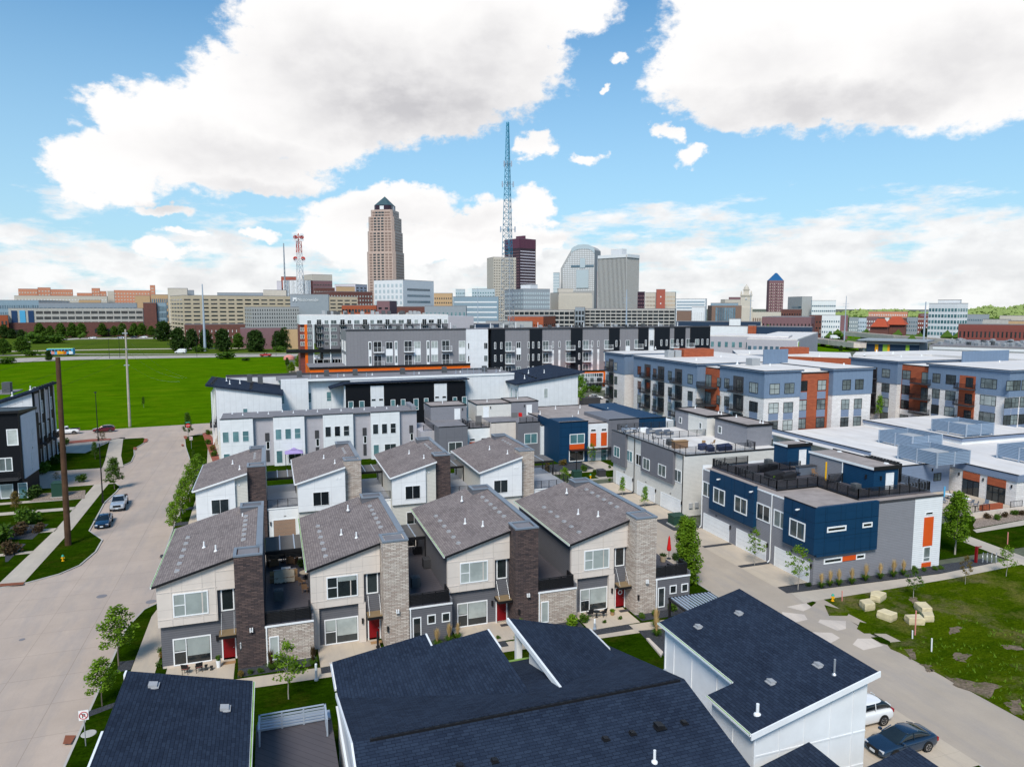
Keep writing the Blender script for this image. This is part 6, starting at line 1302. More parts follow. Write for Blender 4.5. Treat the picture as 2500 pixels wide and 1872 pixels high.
S_('tan penthouse on top of the brown hotel',zB,700,706,845,790,830,'ochre_wall',tilt=72)
S_('pale mauve office roofline behind the brown hotel',zB,690,850,940,772,1000,'purple_white',(3,3),4,tilt=30)
t,FL,FR=S_('white office with square windows in front of the tallest tower',zB,992,1215,1452,738,880,'white_far',(7,0),7.0,'pale_glass',tilt=38,wf=.5,h=4)
bands(t,FR,floors(FR,7.5,5,6),2.6,'glass_blue',u0=.12,u1=.88);bands(t,FL,[FL[3]-38,FL[3]-60],3.0,'glass_dark')
S_('small tan brick office right of the white office building',zB,1453,1592,1597,842,820,'ochre_wall',(8,0),5,tilt=8)
S_('low brick and glass office below the brown hotel',zB,740,1008,1012,935,700,'orange_brick',(11,0),5,tilt=6,wf=.7,h=3)
S_('mauve brick block with blank wall below the white office',zB,1012,1110,1166,902,690,'plum_brick',(2,0),6,tilt=20)
S_('red brick building with a white attic below the white office',zB,1166,1452,1456,945,680,'brown_brick',(9,0),6,'glass_blind',tilt=6,wf=.6,h=2)
S_('blue-gray building with pale teal windows right of the red brick attic',zB,1380,1700,1706,942,660,'steel_gray',(10,0),8,'glass_teal',tilt=6,wf=.35,h=4)
t,FL,FR=S_('wide glass office with white floor edges left of the tall lattice mast',zB,1600,1948,1952,868,850,'steel_blue',(0,0),tilt=6);bands(t,FL,floors(FL,6,1,4),1.6,'white_far')
S_('teal glass pavilion on the wide glass office',zB,1620,1690,1693,812,870,'pale_glass',(5,0),4,'glass_teal',tilt=6);S_('second teal glass pavilion nearer the lattice mast',zB,1745,1920,1924,808,872,'pale_glass',(9,0),4,'glass_teal',tilt=6)
t,FL,FR=S_('beige concrete slab tower with small square windows behind the tall lattice mast',zB,1862,1912,2085,562,1150,'beige_far',(0,13),4.2,tilt=72,wf=.4,h=1.8)
# --- right of the mast
t,FL,FR=S_('dark wine-coloured glass tower with thin pale floor lines',zC,101,218,340,418,1300,'wine_dark',(0,0),4,tilt=48);bands(t,FL,floors(FL,5.2,18),1.0,'plum_brick');bands(t,FR,floors(FR,5.2,18),1.6,'purple_white')
o=MB().prism([(0,0),(1,0),(1,1),(0,1)],0,1)
far_box('office_building','small wine-coloured plant room on the dark glass tower','building',zC,188,250,262,398,1320,'wine_glass',tilt=45)
for F in(FL,FR):grid(t,F,1,[F[3]-17],.99,17,'wine_glass','parapet',0,1,dpt=.4)
t,FL,FR=S_('gray-blue office with glass bays below the wine-coloured tower',zC,100,245,450,808,850,'steel_gray',(7,14),5.2,'pale_glass',tilt=68,wf=.62,h=3)
S_('small white rooftop pavilion on the gray-blue office',zC,225,300,355,775,870,'white_far',tilt=45)
t,FL,FR=S_('cream stone building with vertical fins in front of the round-topped tower',zC,452,520,772,836,900,'beige_far',(0,0),tilt=74);ribs(t,FR,26,'beige_far',1.6,10,FR[3]-3);grid(t,FR,26,[FR[3]-26,FR[3]-40],.4,14,'ochre_wall')
S_('cream penthouse on the finned stone building',zC,507,515,630,805,910,'beige_far',tilt=74)
def round_tower():
 dist=1250;t=thing('skyscraper','pale glass office tower with curved top and sloping left shoulder','skyscraper',(*(bear(zC(700,0)[0])*dist),0))
 c=bear(zC(700,0)[0])*dist;b0=c.normalized();left=Vector((-b0.y,b0.x));left=(left*cos(.3)+b0*sin(.3));dp=Vector((left.y,-left.x));dp=dp if dp.dot(b0)>0 else-dp
 s=dist/(1733*3.16)/cos(.1)
 def Zq(y):d=ray(zC(700,0)[0],zC(0,y)[1]);return CH+d[2]*dist/hypot(d[0],d[1])
 prof=[(525,1000),(792,1000),(792,508),(775,490),(745,474),(705,470),(665,473),(630,485),(610,500),(525,645)]
 pts=[(c+left*(700-x)*s,0 if y==1000 else Zq(y))for x,y in prof]
 n=len(pts);v=[(p.x,p.y,z)for p,z in pts]+[((p+dp*38).x,(p+dp*38).y,z)for p,z in pts]
 MB().add(v,[tuple(range(n)),tuple(reversed(range(n,2*n)))]+[(i,n+i,n+(i+1)%n,(i+1)%n)for i in range(n)]).build('wall','gray_far',t)
 arc=[(pts[i][0],pts[i][1])for i in range(2,9)]
 v=[]
 for p,z in arc:q=p-dp*.6;v+=[(q.x,q.y,z+1.5),(q.x,q.y,z-6)]
 MB().add(v,[(2*i,2*i+1,2*i+3,2*i+2)for i in range(len(arc)-1)]).build('arch_band','pale_glass',t)
 nv=-dp;ang=atan2(nv.x,-nv.y);rest=MB();k=0
 y=505
 while y<830:
  xl=530 if y>645 else 610-(y-500)*85/145+8
  cols=int((790-xl)/13.5)
  for j in range(cols):
   x=786-13.2*j
   if x<xl:break
   p=c+left*(700-x)*s;mm='pale_glass'
   if k<100:put('window',('rw',),lambda:MB().box(-.95,.95,-.25,0,0,2.0),['white_far'],t,p.x,p.y,Zq(y),ang);k+=1
   else:q=MB().box(-.95,.95,-.25,0,0,2.0).xf(Matrix.Translation((p.x,p.y,Zq(y)))@Matrix.Rotation(ang,4,'Z'));rest.add(q.v,q.f)
  y+=15
 o=rest.build('window','white_far',t);o['kind']='stuff'
 for y0,y1,xa,xb,mm in((572,645,680,720,'pale_glass'),(622,640,608,788,'glass_blue'),(660,800,652,748,'pale_glass')):
  pa=c+left*(700-xa)*s;w=(xb-xa)*s;put('glass_bay',('gb',y0),lambda:MB().box(0,w,-1.2 if mm=='pale_glass' else-.5,0,0,Zq(y0)-Zq(y1)),[mm],t,pa.x,pa.y,Zq(y1),ang)
round_tower()
S_('narrow pale glass wing at the left foot of the round-topped tower',zC,475,520,524,682,1240,'pale_glass',(5,0),5,'white_far',tilt=10);S_('slim plum brick tower between the two pale towers',zC,788,814,817,672,1260,'plum_brick',(3,0),5,tilt=8)
t,FL,FR=S_('gray tower of fine vertical ribs with a flat white cap',zC,818,1035,1130,548,1150,'glass_dark',tilt=34);ribs(t,FL,22,'gray_rib',1.25);ribs(t,FR,14,'gray_rib',1.2)
for F in(FL,FR):grid(t,F,1,[F[3]-3],.99,5,'white_far','cornice',0,1,dpt=1.5)
far_box('office_building','round-cornered white drum on the ribbed gray tower','building',zC,915,1000,1035,500,1170,'white_far',tilt=40,roof='membrane_white')
S_('dark plum office left of the cream and red building',zC,1125,1178,1183,830,1000,'wine_dark',(4,0),5,'plum_brick',tilt=10)
S_('cream classical block left of the red stair tower',zC,1185,1264,1268,836,900,'beige_far',(7,0),5,'brown_wall',tilt=8,wf=.4);S_('red brick stair tower between two cream blocks',zC,1268,1270,1338,812,880,'salmon_brick',(0,1),8,'white_far',tilt=80,wf=.12);S_('cream classical block right of the red stair tower',zC,1338,1415,1421,833,900,'beige_far',(7,0),5,'ochre_wall',tilt=8,wf=.4)
t,FL,FR=S_('white layered convention hall roof right of the cream blocks',zC,1421,1650,1660,884,1000,'white_far',tilt=8);bands(t,FL,floors(FL,4,1,20),1.6,'steel_blue')
S_('brown brick hall below the white convention hall',zC,1430,1543,1546,977,720,'brown_wall',tilt=5);S_('pale panelled wall right of the brown brick hall',zC,1546,1646,1649,950,700,'white_far',(6,0),12,'gray_far',tilt=5,wf=.08,h=9)
t,FL,FR=S_('brown arts building with tall glass front',zC,1668,1700,1930,938,720,'brown_wall',tilt=80);grid(t,FR,9,[4],.85,26,'glass_blue','window',.12,.8);S_('glass roof volume on the brown arts building',zC,1690,1900,1903,918,760,'steel_blue',(12,0),8,'glass_blue',tilt=5)
S_('gray stone annex left of the clock tower',zC,1766,1800,1918,890,1150,'beige_far',tilt=60);S_('reddish attic block behind the gray stone annex',zC,1828,1832,1920,872,1200,'plum_brick',(0,8),4,'beige_far',tilt=75)
def clock_tower():
 dist=1100;c=bear(zC(1962,0)[0])*dist;s=dist/(1733*3.16);t=thing('courthouse','cream stone courthouse with domed clock tower','courthouse',(c.x,c.y,0))
 Zq=lambda y:(lambda d:CH+d[2]*dist/hypot(d[0],d[1]))(ray(zC(1962,0)[0],zC(0,y)[1]))
 ang=atan2(c.y,c.x)-pi/2
 def blk(nm,m,hw,y0,y1,hd=None):
  hd=hd or hw;b=MB().box(-hw*s,hw*s,-hd*s,hd*s,Zq(y0)if y0<1090 else 0,Zq(y1)).xf(Matrix.Translation((c.x,c.y,0))@Matrix.Rotation(ang,4,'Z'));return b.build(nm,m,t)
 blk('tower_base','beige_far',46,1100,950);blk('tower_shaft','beige_far',38,950,860);blk('cornice','beige_far',43,862,850);blk('belfry','beige_far',20,850,815);blk('cornice','beige_far',24,816,810)
 for x in(-34,34):b=MB().lathe([(5*s,Zq(850)),(5*s,Zq(835)),(.3,Zq(822))],8);b.xf(Matrix.Translation((c.x+x*s*cos(ang),c.y+x*s*sin(ang),0)));b.build('pinnacle','beige_far',t)
 MB().lathe([(19*s,Zq(811)),(18*s,Zq(800)),(12*s,Zq(788)),(4*s,Zq(780)),(1*s,Zq(770))],12,c=(c.x,c.y,0)).build('dome','beige_far',t)
 n=Vector((-c.x,-c.y)).normalized();p=c+n*38*s
 b=MB().tube((p.x,p.y,Zq(884)),(p.x+n.x*.6,p.y+n.y*.6,Zq(884)),8*s,n=16);ck=b.build('clock_face','white_far',t);MB().tube((p.x+n.x*.6,p.y+n.y*.6,Zq(884)),(p.x+n.x*.8,p.y+n.y*.8,Zq(884)),5.5*s,n=12).build('dial','gray_far',ck)
 b=MB().box(-30*s,250*s,-30*s,60*s,0,Zq(985)).xf(Matrix.Translation((c.x,c.y,0))@Matrix.Rotation(ang,4,'Z'));b.build('wall','beige_far',t)
 for i in range(18):
  q=c+Vector((cos(ang),sin(ang)))*(-20+i*15)*s+n*31*s;put('window','ctw',lambda:MB().box(-.8,.8,-.3,0,0,7),['brown_wall'],t,q.x,q.y,8,ang)
clock_tower()
# --- towards the right edge
t,FL,FR=S_('plum brick apartment tower with a bright blue hipped roof',zQ,222,240,352,428,1300,'plum_brick',(0,7),5,'beige_far',tilt=70,wf=.3,name='apartment_tower',h=2);grid(t,FR,3,floors(FR,5,1.5),.16,1.4,'brown_wall','balcony',cap=160,dpt=1.5)
o,D_,w,zt,_=FR;o2,D2,w2,zt2,_=FL;p=[o2,o,o+D_*w,o+D_*w-D2*w2*1.0];mid=(p[0]+p[2])/2
b=MB();hx=24;b.add([(q.x,q.y,zt)for q in p]+[((mid.x+(o+D_*w*.35).x)/2,(mid.y+(o+D_*w*.35).y)/2,zt+hx*.55),((mid.x+(o+D_*w*.6).x)/2,(mid.y+(o+D_*w*.6).y)/2,zt+hx*.55)],[(0,1,4),(1,2,5,4),(2,3,5),(3,0,4,5)]);b.build('hipped_roof','roof_blue',t)
t,FL,FR=S_('wide white and gray medical building right of the blue-roofed tower',zQ,388,497,575,552,1100,'gray_far',(0,0),5,tilt=62);bands(t,FL,floors(FL,8,8,10),2.5,'glass_blue',u0=.3)
t,FL,FR=S_('white ribbon-windowed wing of the medical building',zQ,570,575,760,582,1090,'white_far',(0,12),7,'glass_blue',tilt=78,wf=.75,h=2.2)
t,FL,FR=S_('long low plum brick warehouse below the white medical building',zQ,195,575,655,710,760,'plum_brick',(14,3),8,tilt=10,wf=.3,h=3)
S_('dark red upper brick block behind the plum warehouse',zQ,340,495,500,650,900,'brown_brick',(8,0),5,tilt=8);S_('red brick end of the plum warehouse row',zQ,560,655,660,695,780,'brown_brick',(4,0),6,tilt=8)
S_('small white office between brick blocks',zQ,657,798,802,696,740,'white_far',(8,0),5,'glass_blue',tilt=8,wf=.5);S_('plum brick end wall right of the small white office',zQ,800,858,862,698,745,'plum_brick',tilt=8)
for i,(a,b_,y,m,d_)in enumerate(((868,940,712,'steel_gray',900),(935,1005,716,'apt_blue_pale',905),(1000,1095,708,'plum_brick',910),(1092,1145,712,'dark_gray',900),(1143,1180,714,'white_far',905),(1178,1240,712,'brown_wall',905),(1238,1315,716,'brown_brick',900),(1312,1400,712,'steel_gray',910),(1400,1480,684,'red_brick',850))):
 S_(['leftmost gray loft building past the elevated road','pale blue loft building second from the left past the elevated road','plum loft building in the middle past the elevated road','charcoal loft building past the elevated road','narrow white loft building past the elevated road','brown loft building past the elevated road','rust loft building past the elevated road','gray loft building left of the glass condominium','red brick building just left of the glass condominium'][i],zQ,a,b_-3,b_,y,d_,m,(5,0),4.5,'glass_blue' if i%2 else 'white_far',tilt=8,wf=.45,name='loft_building')
S_('long sunlit salmon brick school building before the wooded hills',zQ,1015,1315,1320,668,1500,'sunny_brick',(22,0),6,'white_far',tilt=5,wf=.4,h=3)
for x0,x1,y0,dd,lab in((1035,1175,768,700,'left half of the orange tile roofed hall'),(1140,1312,752,720,'wide hall with an orange tile roof')):
 t,FL,FR=far_box('market_hall',lab,'hall',zQ,x0,x1-2,x1,y0+16,dd,'brown_brick',tilt=4);o,D_,w,zt,_=FL;n=Vector((D_.y,-D_.x));a=o+n*2;b_=o+D_*w+n*2;c=o+D_*w*.7-n*14;d_=o+D_*w*.3-n*14
 MB().add([(a.x,a.y,zt),(b_.x,b_.y,zt),(c.x,c.y,zt+7),(d_.x,d_.y,zt+7),(o.x-n.x*30,o.y-n.y*30,zt),((o+D_*w-n*30).x,(o+D_*w-n*30).y,zt)],[(0,1,2,3),(4,0,3),(1,5,2),(5,4,3,2)]).build('tile_roof','red_tile',t)
t,FL,FR=S_('glass and white concrete condominium tower at the right',zQ,1478,1700,1780,605,700,'white_far',(9,4),5,'glass_teal',tilt=28,wf=.7,h=2.6,name='apartment_tower',minz=4)
far_box('office_building','white upper storey block on the condominium tower','building',zQ,1545,1715,1728,578,705,'white_far',tilt=10)
t,FL,FR=S_('red brick warehouse with arched windows at the right edge',zQ,1715,1717,2600,765,480,'red_brick',(0,26),5.6,'glass_dark',tilt=84,wf=.38,h=3.2,name='warehouse')
for i,(a,b_,y,d_,m)in enumerate(((1780,1950,690,900,'steel_gray'),(1900,2120,730,620,'concrete_far'),(2030,2300,700,950,'beige_far'),(2100,2400,742,560,'ochre_wall'))):S_(['gray office roof right of the condominium tower','low concrete block behind the red warehouse','long beige block behind the red warehouse near the edge','ochre low building behind the red warehouse'][i],zQ,a,b_-3,b_,y,d_,m,(12,0),5,'glass_blue',tilt=5)
t,FL,FR=S_('low building with navy, amber and lime panels under a thin gray roof',zQ,1012,1425,1490,912,340,'gray_far',tilt=10);o,D_,w,zt,_=FL;n=Vector((D_.y,-D_.x));a_=atan2(n.x,-n.y)
for u0,u1,m in((.0,.17,'navy_panel'),(.17,.235,'amber_panel'),(.235,.32,'navy_panel'),(.32,.41,'lime_panel'),(.41,.455,'amber_panel'),(.455,.75,'navy_panel'),(.75,.82,'lime_panel'),(.82,1,'navy_panel')):
 p=o+D_*w*u0;L_=w*(u1-u0)-.05;put('panel',('cp',u0),lambda:MB().box(0,L_,-.2,0,0,3.4),[m],t,p.x,p.y,zt-4.2,a_)
put('wall','cpw',lambda:MB().box(0,w,-.3,0,0,zt-4.4),['sunny_brick'],t,o.x,o.y,0,a_);put('roof_slab','cps',lambda:MB().box(-3,w+3,-2.5,14,0,.6),['steel_gray'],t,o.x,o.y,zt+.6,a_)
for u in(.06,.25,.33,.6):p=o+D_*w*u;put('window','cpwn',lambda:MB().box(0,3,-.4,0,0,1.4),['glass_dark'],t,p.x,p.y,zt-6.4,a_)
t,FL,FR=S_('long gray building whose dark roof is crowded with air conditioners',zQ,1500,2550,2600,965,300,'gray_far',tilt=2);bands(t,FL,[FL[3]-1.0],.8,'white_far');grid(t,FL,14,[FL[3]-4.6],.6,3.0,'glass_dark')
o,D_,w,zt,_=FL
for i in range(70):
 p=o+D_*w*rnd(.03,.98)-Vector((D_.y,-D_.x))*rnd(4,40);acunit(t,p.x,p.y,zt+.5,1.3,rnd(.9,1.4),random.choice(['ac_light','ac_light','ac_gray']))
n=Vector((D_.y,-D_.x));MB().prism([tuple(o-n*10),tuple(o+D_*w-n*10),tuple(o+D_*w-n*60),tuple(o-n*60)],zt-2,zt+.48).build('roof','membrane_gray',t)
# hotel and neighbours behind the apartments
t,FL,FR=S_('long gray and mauve hotel with a white roof and a small green sign',zC,1686,2300,2330,1182,330,'lavender_siding',tilt=4,roof='membrane_white');grid(t,FL,11,[FL[3]-4.6],.42,2.2,'glass_teal')
t,FL,FR=S_('right wing of the gray hotel carrying the green sign',zQ,85,475,632,888,325,'lavender_siding',tilt=6,roof='membrane_white');grid(t,FL,9,[FL[3]-4.8],.6,2.0,'glass_blue');o,D_,w,zt,_=FR;n=Vector((D_.y,-D_.x));a_=atan2(n.x,-n.y)
p=o+D_*.5;sg=put('sign','hsg',lambda:MB().box(0,4.6,-.2,0,0,3.2),['sign_white'],t,p.x,p.y,zt-3.6,a_);q=o+D_*1.5+n*.22;put('emblem','hse',lambda:MB().prism([(0,-.1),(2.6,-.1),(2.6,0),(0,0)],[0,.4,.4,0],[1.8,2.4,2.4,1.8]),['lime_panel'],sg,q.x,q.y,zt-3.1,a_)
t,FL,FR=S_('white office with an orange block and dark right end',zC,1684,1982,1985,1098,430,'white_far',(7,0),7,'glass_teal',tilt=4,wf=.6,h=3,top=2);S_('orange block between the white and the black offices',zC,1985,2048,2050,1092,428,'orange_brick',(1,0),7,'glass_dark',tilt=4,wf=.5,h=3,top=2);S_('black office right of the orange block',zC,2050,2480,2485,1104,426,'navy_panel',(6,0),7,'glass_blue',tilt=4,wf=.6,h=3.4,top=2)
S_('low black building behind the white office',zC,1427,2080,2083,1063,520,'navy_panel',tilt=3);S_('white stair block on the low black building',zC,1838,1925,1928,1040,515,'white_far',(2,0),6,tilt=3)
S_('long black roofline right of the gray apartments',zB,1610,1950,1955,1078,470,'navy_panel',tilt=3);S_('gray loading roofs behind the gray apartments',zB,1850,2212,2216,1060,560,'gray_far',tilt=3)
# parking decks
def deck_(label,z_,xl,xc,xr,yt,dist,m,tiers,cols,tilt=6,op='glass_dark',z0=0,hh=.45,colw=.86,u0=0,u1=1,name='parking_garage'):
 t,FL,FR=far_box(name,label,'parking garage',z_,xl,xc,xr,yt,dist,m,tilt=tilt,z0=z0)
 for F,n in((FL,cols[0]),(FR,cols[1])):
  if not n:continue
  fh=tiers[0];grid(t,F,n,[F[3]-tiers[1]-fh*(i+1)+fh*.25 for i in range(tiers[2])],colw,fh*hh,op,'opening',u0,u1)
 return t,FL,FR
t,FL,FR=deck_('wide five-level parking garage of pale concrete with banners and a brick base',zA,62,1100,1108,800,850,'concrete_far',(5.5,1.2,5),(14,0),4,u0=.19,hh=.5)
o,D_,w,zt,_=FL;n=Vector((D_.y,-D_.x));a_=atan2(n.x,-n.y)
for x,mm in((.02,'banner_blue'),(.078,'banner_sky'),(.138,'banner_blue')):p=o+D_*w*x;put('banner',('bn',mm),lambda:MB().box(0,w*.04,-.6,0,0,35),[mm],t,p.x,p.y,zt-37,a_)
put('brick_base','pgb',lambda:MB().box(-.5,w,-1,0,0,15),['brown_brick'],t,o.x,o.y,0,a_)
for u in(.03,.25,.35,.45,.62,.7,.8,.9):p=o+D_*w*u;put('opening','pgo',lambda:MB().box(0,w*.055,-1.2,0,0,4),['glass_dark'],t,p.x,p.y,4,a_)
S_('red brick stair tower at the right end of the pale garage',zA,1105,1205,1212,757,840,'brown_brick',tilt=10);t,FL,FR=S_('glass stair tower right of the red brick one',zA,1210,1280,1288,757,842,'steel_blue',(6,0),7,'glass_blue',tilt=10,wf=.8,h=5)
t,FL,FR=deck_('very long cream parking garage with rows of dark slots left of the brown hotel',zA,1300,1412,2760,700,700,'buff_stone',(3.6,1.5,9),(5,22),80,hh=.34,colw=.72)
deck_('gray apartment block with stacked balconies in front of the cream garage',zB,-10,45,410,950,600,'gray_far',(3.0,.6,8),(4,20),80,hh=.5,colw=.34,name='apartment_building')
t,FL,FR=S_('tan penthouse on the left end of the cream garage',zA,1300,1450,1455,647,760,'beige_far',tilt=6);S_('brown office with glass bays behind the left end of the cream garage',zA,1170,1298,1302,695,900,'ochre_wall',(8,0),7,'glass_blue',tilt=6,wf=.6,h=4)
S_('gray rooftop plant rooms on the cream garage',zA,1680,2030,2034,682,790,'steel_gray',tilt=4);S_('tan rooftop block beside the gray plant rooms',zA,2035,2212,2216,660,800,'beige_far',tilt=4);S_('gray mechanical block beside the tan penthouse',zA,1452,1500,1503,662,770,'steel_gray',tilt=4)
t,FL,FR=S_('blue-gray rooftop wall carrying white company lettering',zB,345,640,645,852,620,'steel_gray',tilt=4,z0=0);o,D_,w,zt,_=FL;n=Vector((D_.y,-D_.x));a_=atan2(n.x,-n.y);p=o+D_*w*.46+n*.2
text_part('Nationwide',t,p.x,p.y,zt-5.4,3.6,a_,'white_far',depth=.1);p=o+D_*w*.12+n*.2;put('emblem','nwe',lambda:MB().box(-1.6,-.7,-.4,0,3,6.2).box(.7,1.6,-.4,0,3,6.2).box(-.7,.7,-.4,0,4.4,6.2),['white_far'],t,p.x,p.y,zt-8.6,a_)
S_('low red brick shops in front of the cream garage',zA,1415,1990,1997,922,640,'brown_brick',(18,0),5,'white_far',tilt=5,wf=.12,h=2,name='shop_building');S_('brown brick low warehouse right of the red brick shops',zA,1846,2176,2180,952,560,'plum_brick',tilt=5,name='warehouse');S_('ochre wall of a low workshop near the gray apartments',zB,285,425,430,1118,540,'ochre_wall',tilt=5,name='workshop');S_('maroon shed in front of the balcony block',zB,0,283,285,1108,545,'plum_brick',tilt=3,name='workshop')
t,FL,FR=deck_('open-sided gray parking garage with exposed ramps across the middle skyline',zC,722,1415,1424,962,640,'concrete_far',(3.0,1,8),(17,0),4,hh=.6,colw=.88)
deck_('unfinished concrete parking deck with column stubs left of the ramps',zC,100,640,645,972,650,'concrete_far',(4,1,6),(14,0),4,hh=.65,colw=.86);S_('steel stair frame between the two gray parking decks',zC,645,718,722,950,645,'steel_gray',(3,0),5,tilt=4,wf=.7,h=3.4)
t,FL,FR=S_('low orange brick workshop below the parking decks',zC,125,400,495,1022,560,'orange_brick',(18,6),6,'glass_dark',tilt=14,wf=.35,h=1.6,name='workshop')
# left horizon
for i,(a,b_,y,n_)in enumerate(((150,300,650,7),(300,400,640,4),(395,570,655,9),(600,720,682,5),(715,780,645,3),(775,828,668,2),(835,890,668,3),(885,1165,662,12),(1165,1205,622,1))):
 S_(['left wing of the sunlit orange hospital on the horizon','raised middle of the sunlit orange hospital on the horizon','right wing of the sunlit orange hospital on the horizon','low orange building right of the hospital','taller orange block with a shaded side right of the hospital','small orange block beside the taller one','pale pink block left of the orange office with columns','orange office topped by an open colonnade','narrow orange tower at the end of the horizon group'][i],zA,a,b_-3,b_,y,1700+20*i,'sunny_brick' if i!=6 else 'beige_far',(n_,0),7,'beige_far',tilt=8,wf=.5,h=2.5)
S_('long pale sunlit terrace below the orange hospital',zA,115,830,835,706,1500,'beige_far',(30,0),6,'white_far',tilt=4);S_('blue-black glass hall behind the pale garage',zA,-60,300,540,738,1000,'steel_blue',(20,8),8,'glass_blue',tilt=14,wf=.6,h=4)
S_('gray rooftop level behind the pale garage',zA,300,1055,1060,760,900,'steel_gray',(24,0),6,'glass_blue',tilt=3,wf=.7,h=3);S_('ochre block between the gray rooftops',zA,1045,1160,1165,702,1200,'ochre_wall',tilt=6);S_('orange brick building at the left edge below the glass hall',zA,-100,55,60,852,860,'orange_brick',(5,0),8,'glass_dark',tilt=5,wf=.5,h=4,name='shop_building');S_('ochre rooftop strip behind the gray rooftop level',zA,610,780,783,735,1300,'ochre_wall',tilt=4)
# --- masts and poles
def lattice(name,label,px,ybase,ytop,dist,wb,wt,cols,n,extras=(),r=.22,grp=None):
 c=bear(px)*dist;Z_=lambda y:(lambda d:CH+d[2]*dist/hypot(d[0],d[1]))(ray(px,y));zt=Z_(ytop);t=thing(name,label,'radio mast',(c.x,c.y,0))
 L=[[(c.x+wb*(1-k)*cos(a)/2+wt*k*cos(a)/2,c.y+(wb*(1-k)+wt*k)*sin(a)/2,zt*k)for a in(.4,2.49,4.59)]for k in[i/n for i in range(n+1)]]
 sect={}
 for i in range(n):
  m=cols[min(len(cols)-1,int(i/n*len(cols)))];b=sect.setdefault((m,int(i/n*len(cols))),MB())
  for j in range(3):
   q=(j+1)%3;b.tube(L[i][j],L[i+1][j],r,n=4);b.tube(L[i][j],L[i+1][q],r*.6,n=3);b.tube(L[i][q],L[i+1][j],r*.6,n=3);b.tube(L[i][j],L[i][q],r*.6,n=3)
 for(m,i),b in sect.items():b.build('lattice',m,t)
 for y,w in extras:
  z=Z_(y)
  for s in(-1,0,1):
   b=MB();b.box(c.x+s*w-.3,c.x+s*w+.3,c.y-s*w*.3-.3,c.y-s*w*.3+.3,z-1.6,z+1.6);b.tube((c.x,c.y,z),(c.x+s*w,c.y-s*w*.3,z),.15,n=4);b.build('antenna','light_metal',t)
 return t
lattice('lattice_mast','tall three-sided lattice mast, blue above and pale gray below, rising over the apartments',1240,830,298,420,11.5,1.6,['steel_gray','steel_gray','galvanised','galvanised','mast_blue','mast_blue','mast_blue','mast_blue','mast_blue'],40,((450,3.0),(560,4),(400,2.0)),.17)
t=lattice('lattice_mast','red and white lattice mast with dish antennas above the striped office',zB(424,0)[0],0,zB(0,380)[1],880,13,6,['mast_red','white_far','white_far','white_far','mast_red'],16,(),.35)
for y in(395,410,425,575,585):
 for s in(-1,1):
  c=bear(zB(424+s*(24 if y<500 else 30),0)[0])*876;z=(lambda d:CH+d[2]*876/hypot(d[0],d[1]))(ray(zB(424,0)[0],zB(0,y)[1]));n=-c.normalized()
  b=MB().lathe([(.3,0),(2.3,1.0),(2.5,1.4),(2.3,1.5)],14).xf(Matrix.Translation((c.x,c.y,z))@Matrix.Rotation(pi/2,4,Vector((-n.y,n.x,0))));b.build('dish','mast_red' if y in(410,575)else 'white_far',t)
lattice('lattice_mast','thin gray antenna mast left of the red and white one',zB(308,0)[0],0,zB(0,455)[1],900,3,.8,['galvanised'],20,(),.25)
def mono(label,px,ytop,ybase,dist=None,r0=.9,r1=.35,m='light_metal',arms=(),grp='steel power poles'):
 c=G(px,ybase)if dist is None else tuple(bear(px)*dist);dd=hypot(*c);zt=(lambda d:CH+d[2]*dd/hypot(d[0],d[1]))(ray(px,ytop));t=thing('utility_pole',label,'pole',(c[0],c[1],0),0,grp)
 MB().tube((c[0],c[1],0),(c[0],c[1],zt),r0,r1,10).build('pole',m,t)
 for z in arms:MB().box(c[0]-3.0,c[0]+3.0,c[1]-.1,c[1]+.1,zt-z,zt-z+.22).build('crossarm',m,t)
mono('tall pale steel pole among the trees beside the far parkway',zA(1583,0)[0],zA(0,612)[1],zA(0,1128)[1],None,1.0,.35)
mono('pale steel pole in front of the ramps of the gray parking garage',zC(1042,0)[0],zC(0,812)[1],0,500,.8,.3,arms=(6,9));mono('pale steel pole before the clock tower',zC(1998,0)[0],zC(0,840)[1],0,600,.5,.2,arms=(6,));mono('pale steel pole left of the wooded hills',zQ(838,0)[0],zQ(0,545)[1],0,600,.6,.2,arms=(6,8));mono('pale steel pole beside the glass condominium tower',zQ(1453,0)[0],zQ(0,590)[1],0,420,.6,.25,arms=(5,7));mono('slim pale pole in front of the wide glass office',zB(1790,0)[0],zB(0,800)[1],0,480,.45,.15,arms=(14,))
# --- elevated road
def pathband(pts,half):
 out=[]
 return out
br=thing('elevated_road','curving concrete elevated road crossing below the right skyline','bridge',(*G(*zQ(900,850)),0))
for nm,z,rows in(('deck',8.0,((440,798),(700,806),(1000,828),(1300,852),(1560,870),(1800,885))),('deck',6.0,((405,842),(600,862),(800,885),(1000,905)))):
 b=MB();P_=[G(*zQ(x,y),z)for x,y in rows]
 for i in range(len(P_)-1):
  a,c=Vector(P_[i]),Vector(P_[i+1]);n=Vector((-(c-a).y,(c-a).x)).normalized()*9
  if n.y<0:n=-n
  b.prism([tuple(a),tuple(c),tuple(c+n),tuple(a+n)],z-3.6,z-.9);b.prism([tuple(a),tuple(c),tuple(c+n*.04),tuple(a+n*.04)],z-.9,z);b.prism([tuple(a+n*.96),tuple(c+n*.96),tuple(c+n),tuple(a+n)],z-.9,z)
  MB().box(c.x-1,c.x+1,c.y+2,c.y+6,0,z-2.4).build('pier','concrete_far',br)
 b.build(nm,'pale_slab',br)
sheet('riverside_grass',[gl(zQ,[(560,900),(700,870),(1000,910),(1100,960),(640,985)]),gl(zQ,[(300,800),(600,790),(1100,830),(1700,870),(1500,900),(900,880)])],'field_grass',.03)
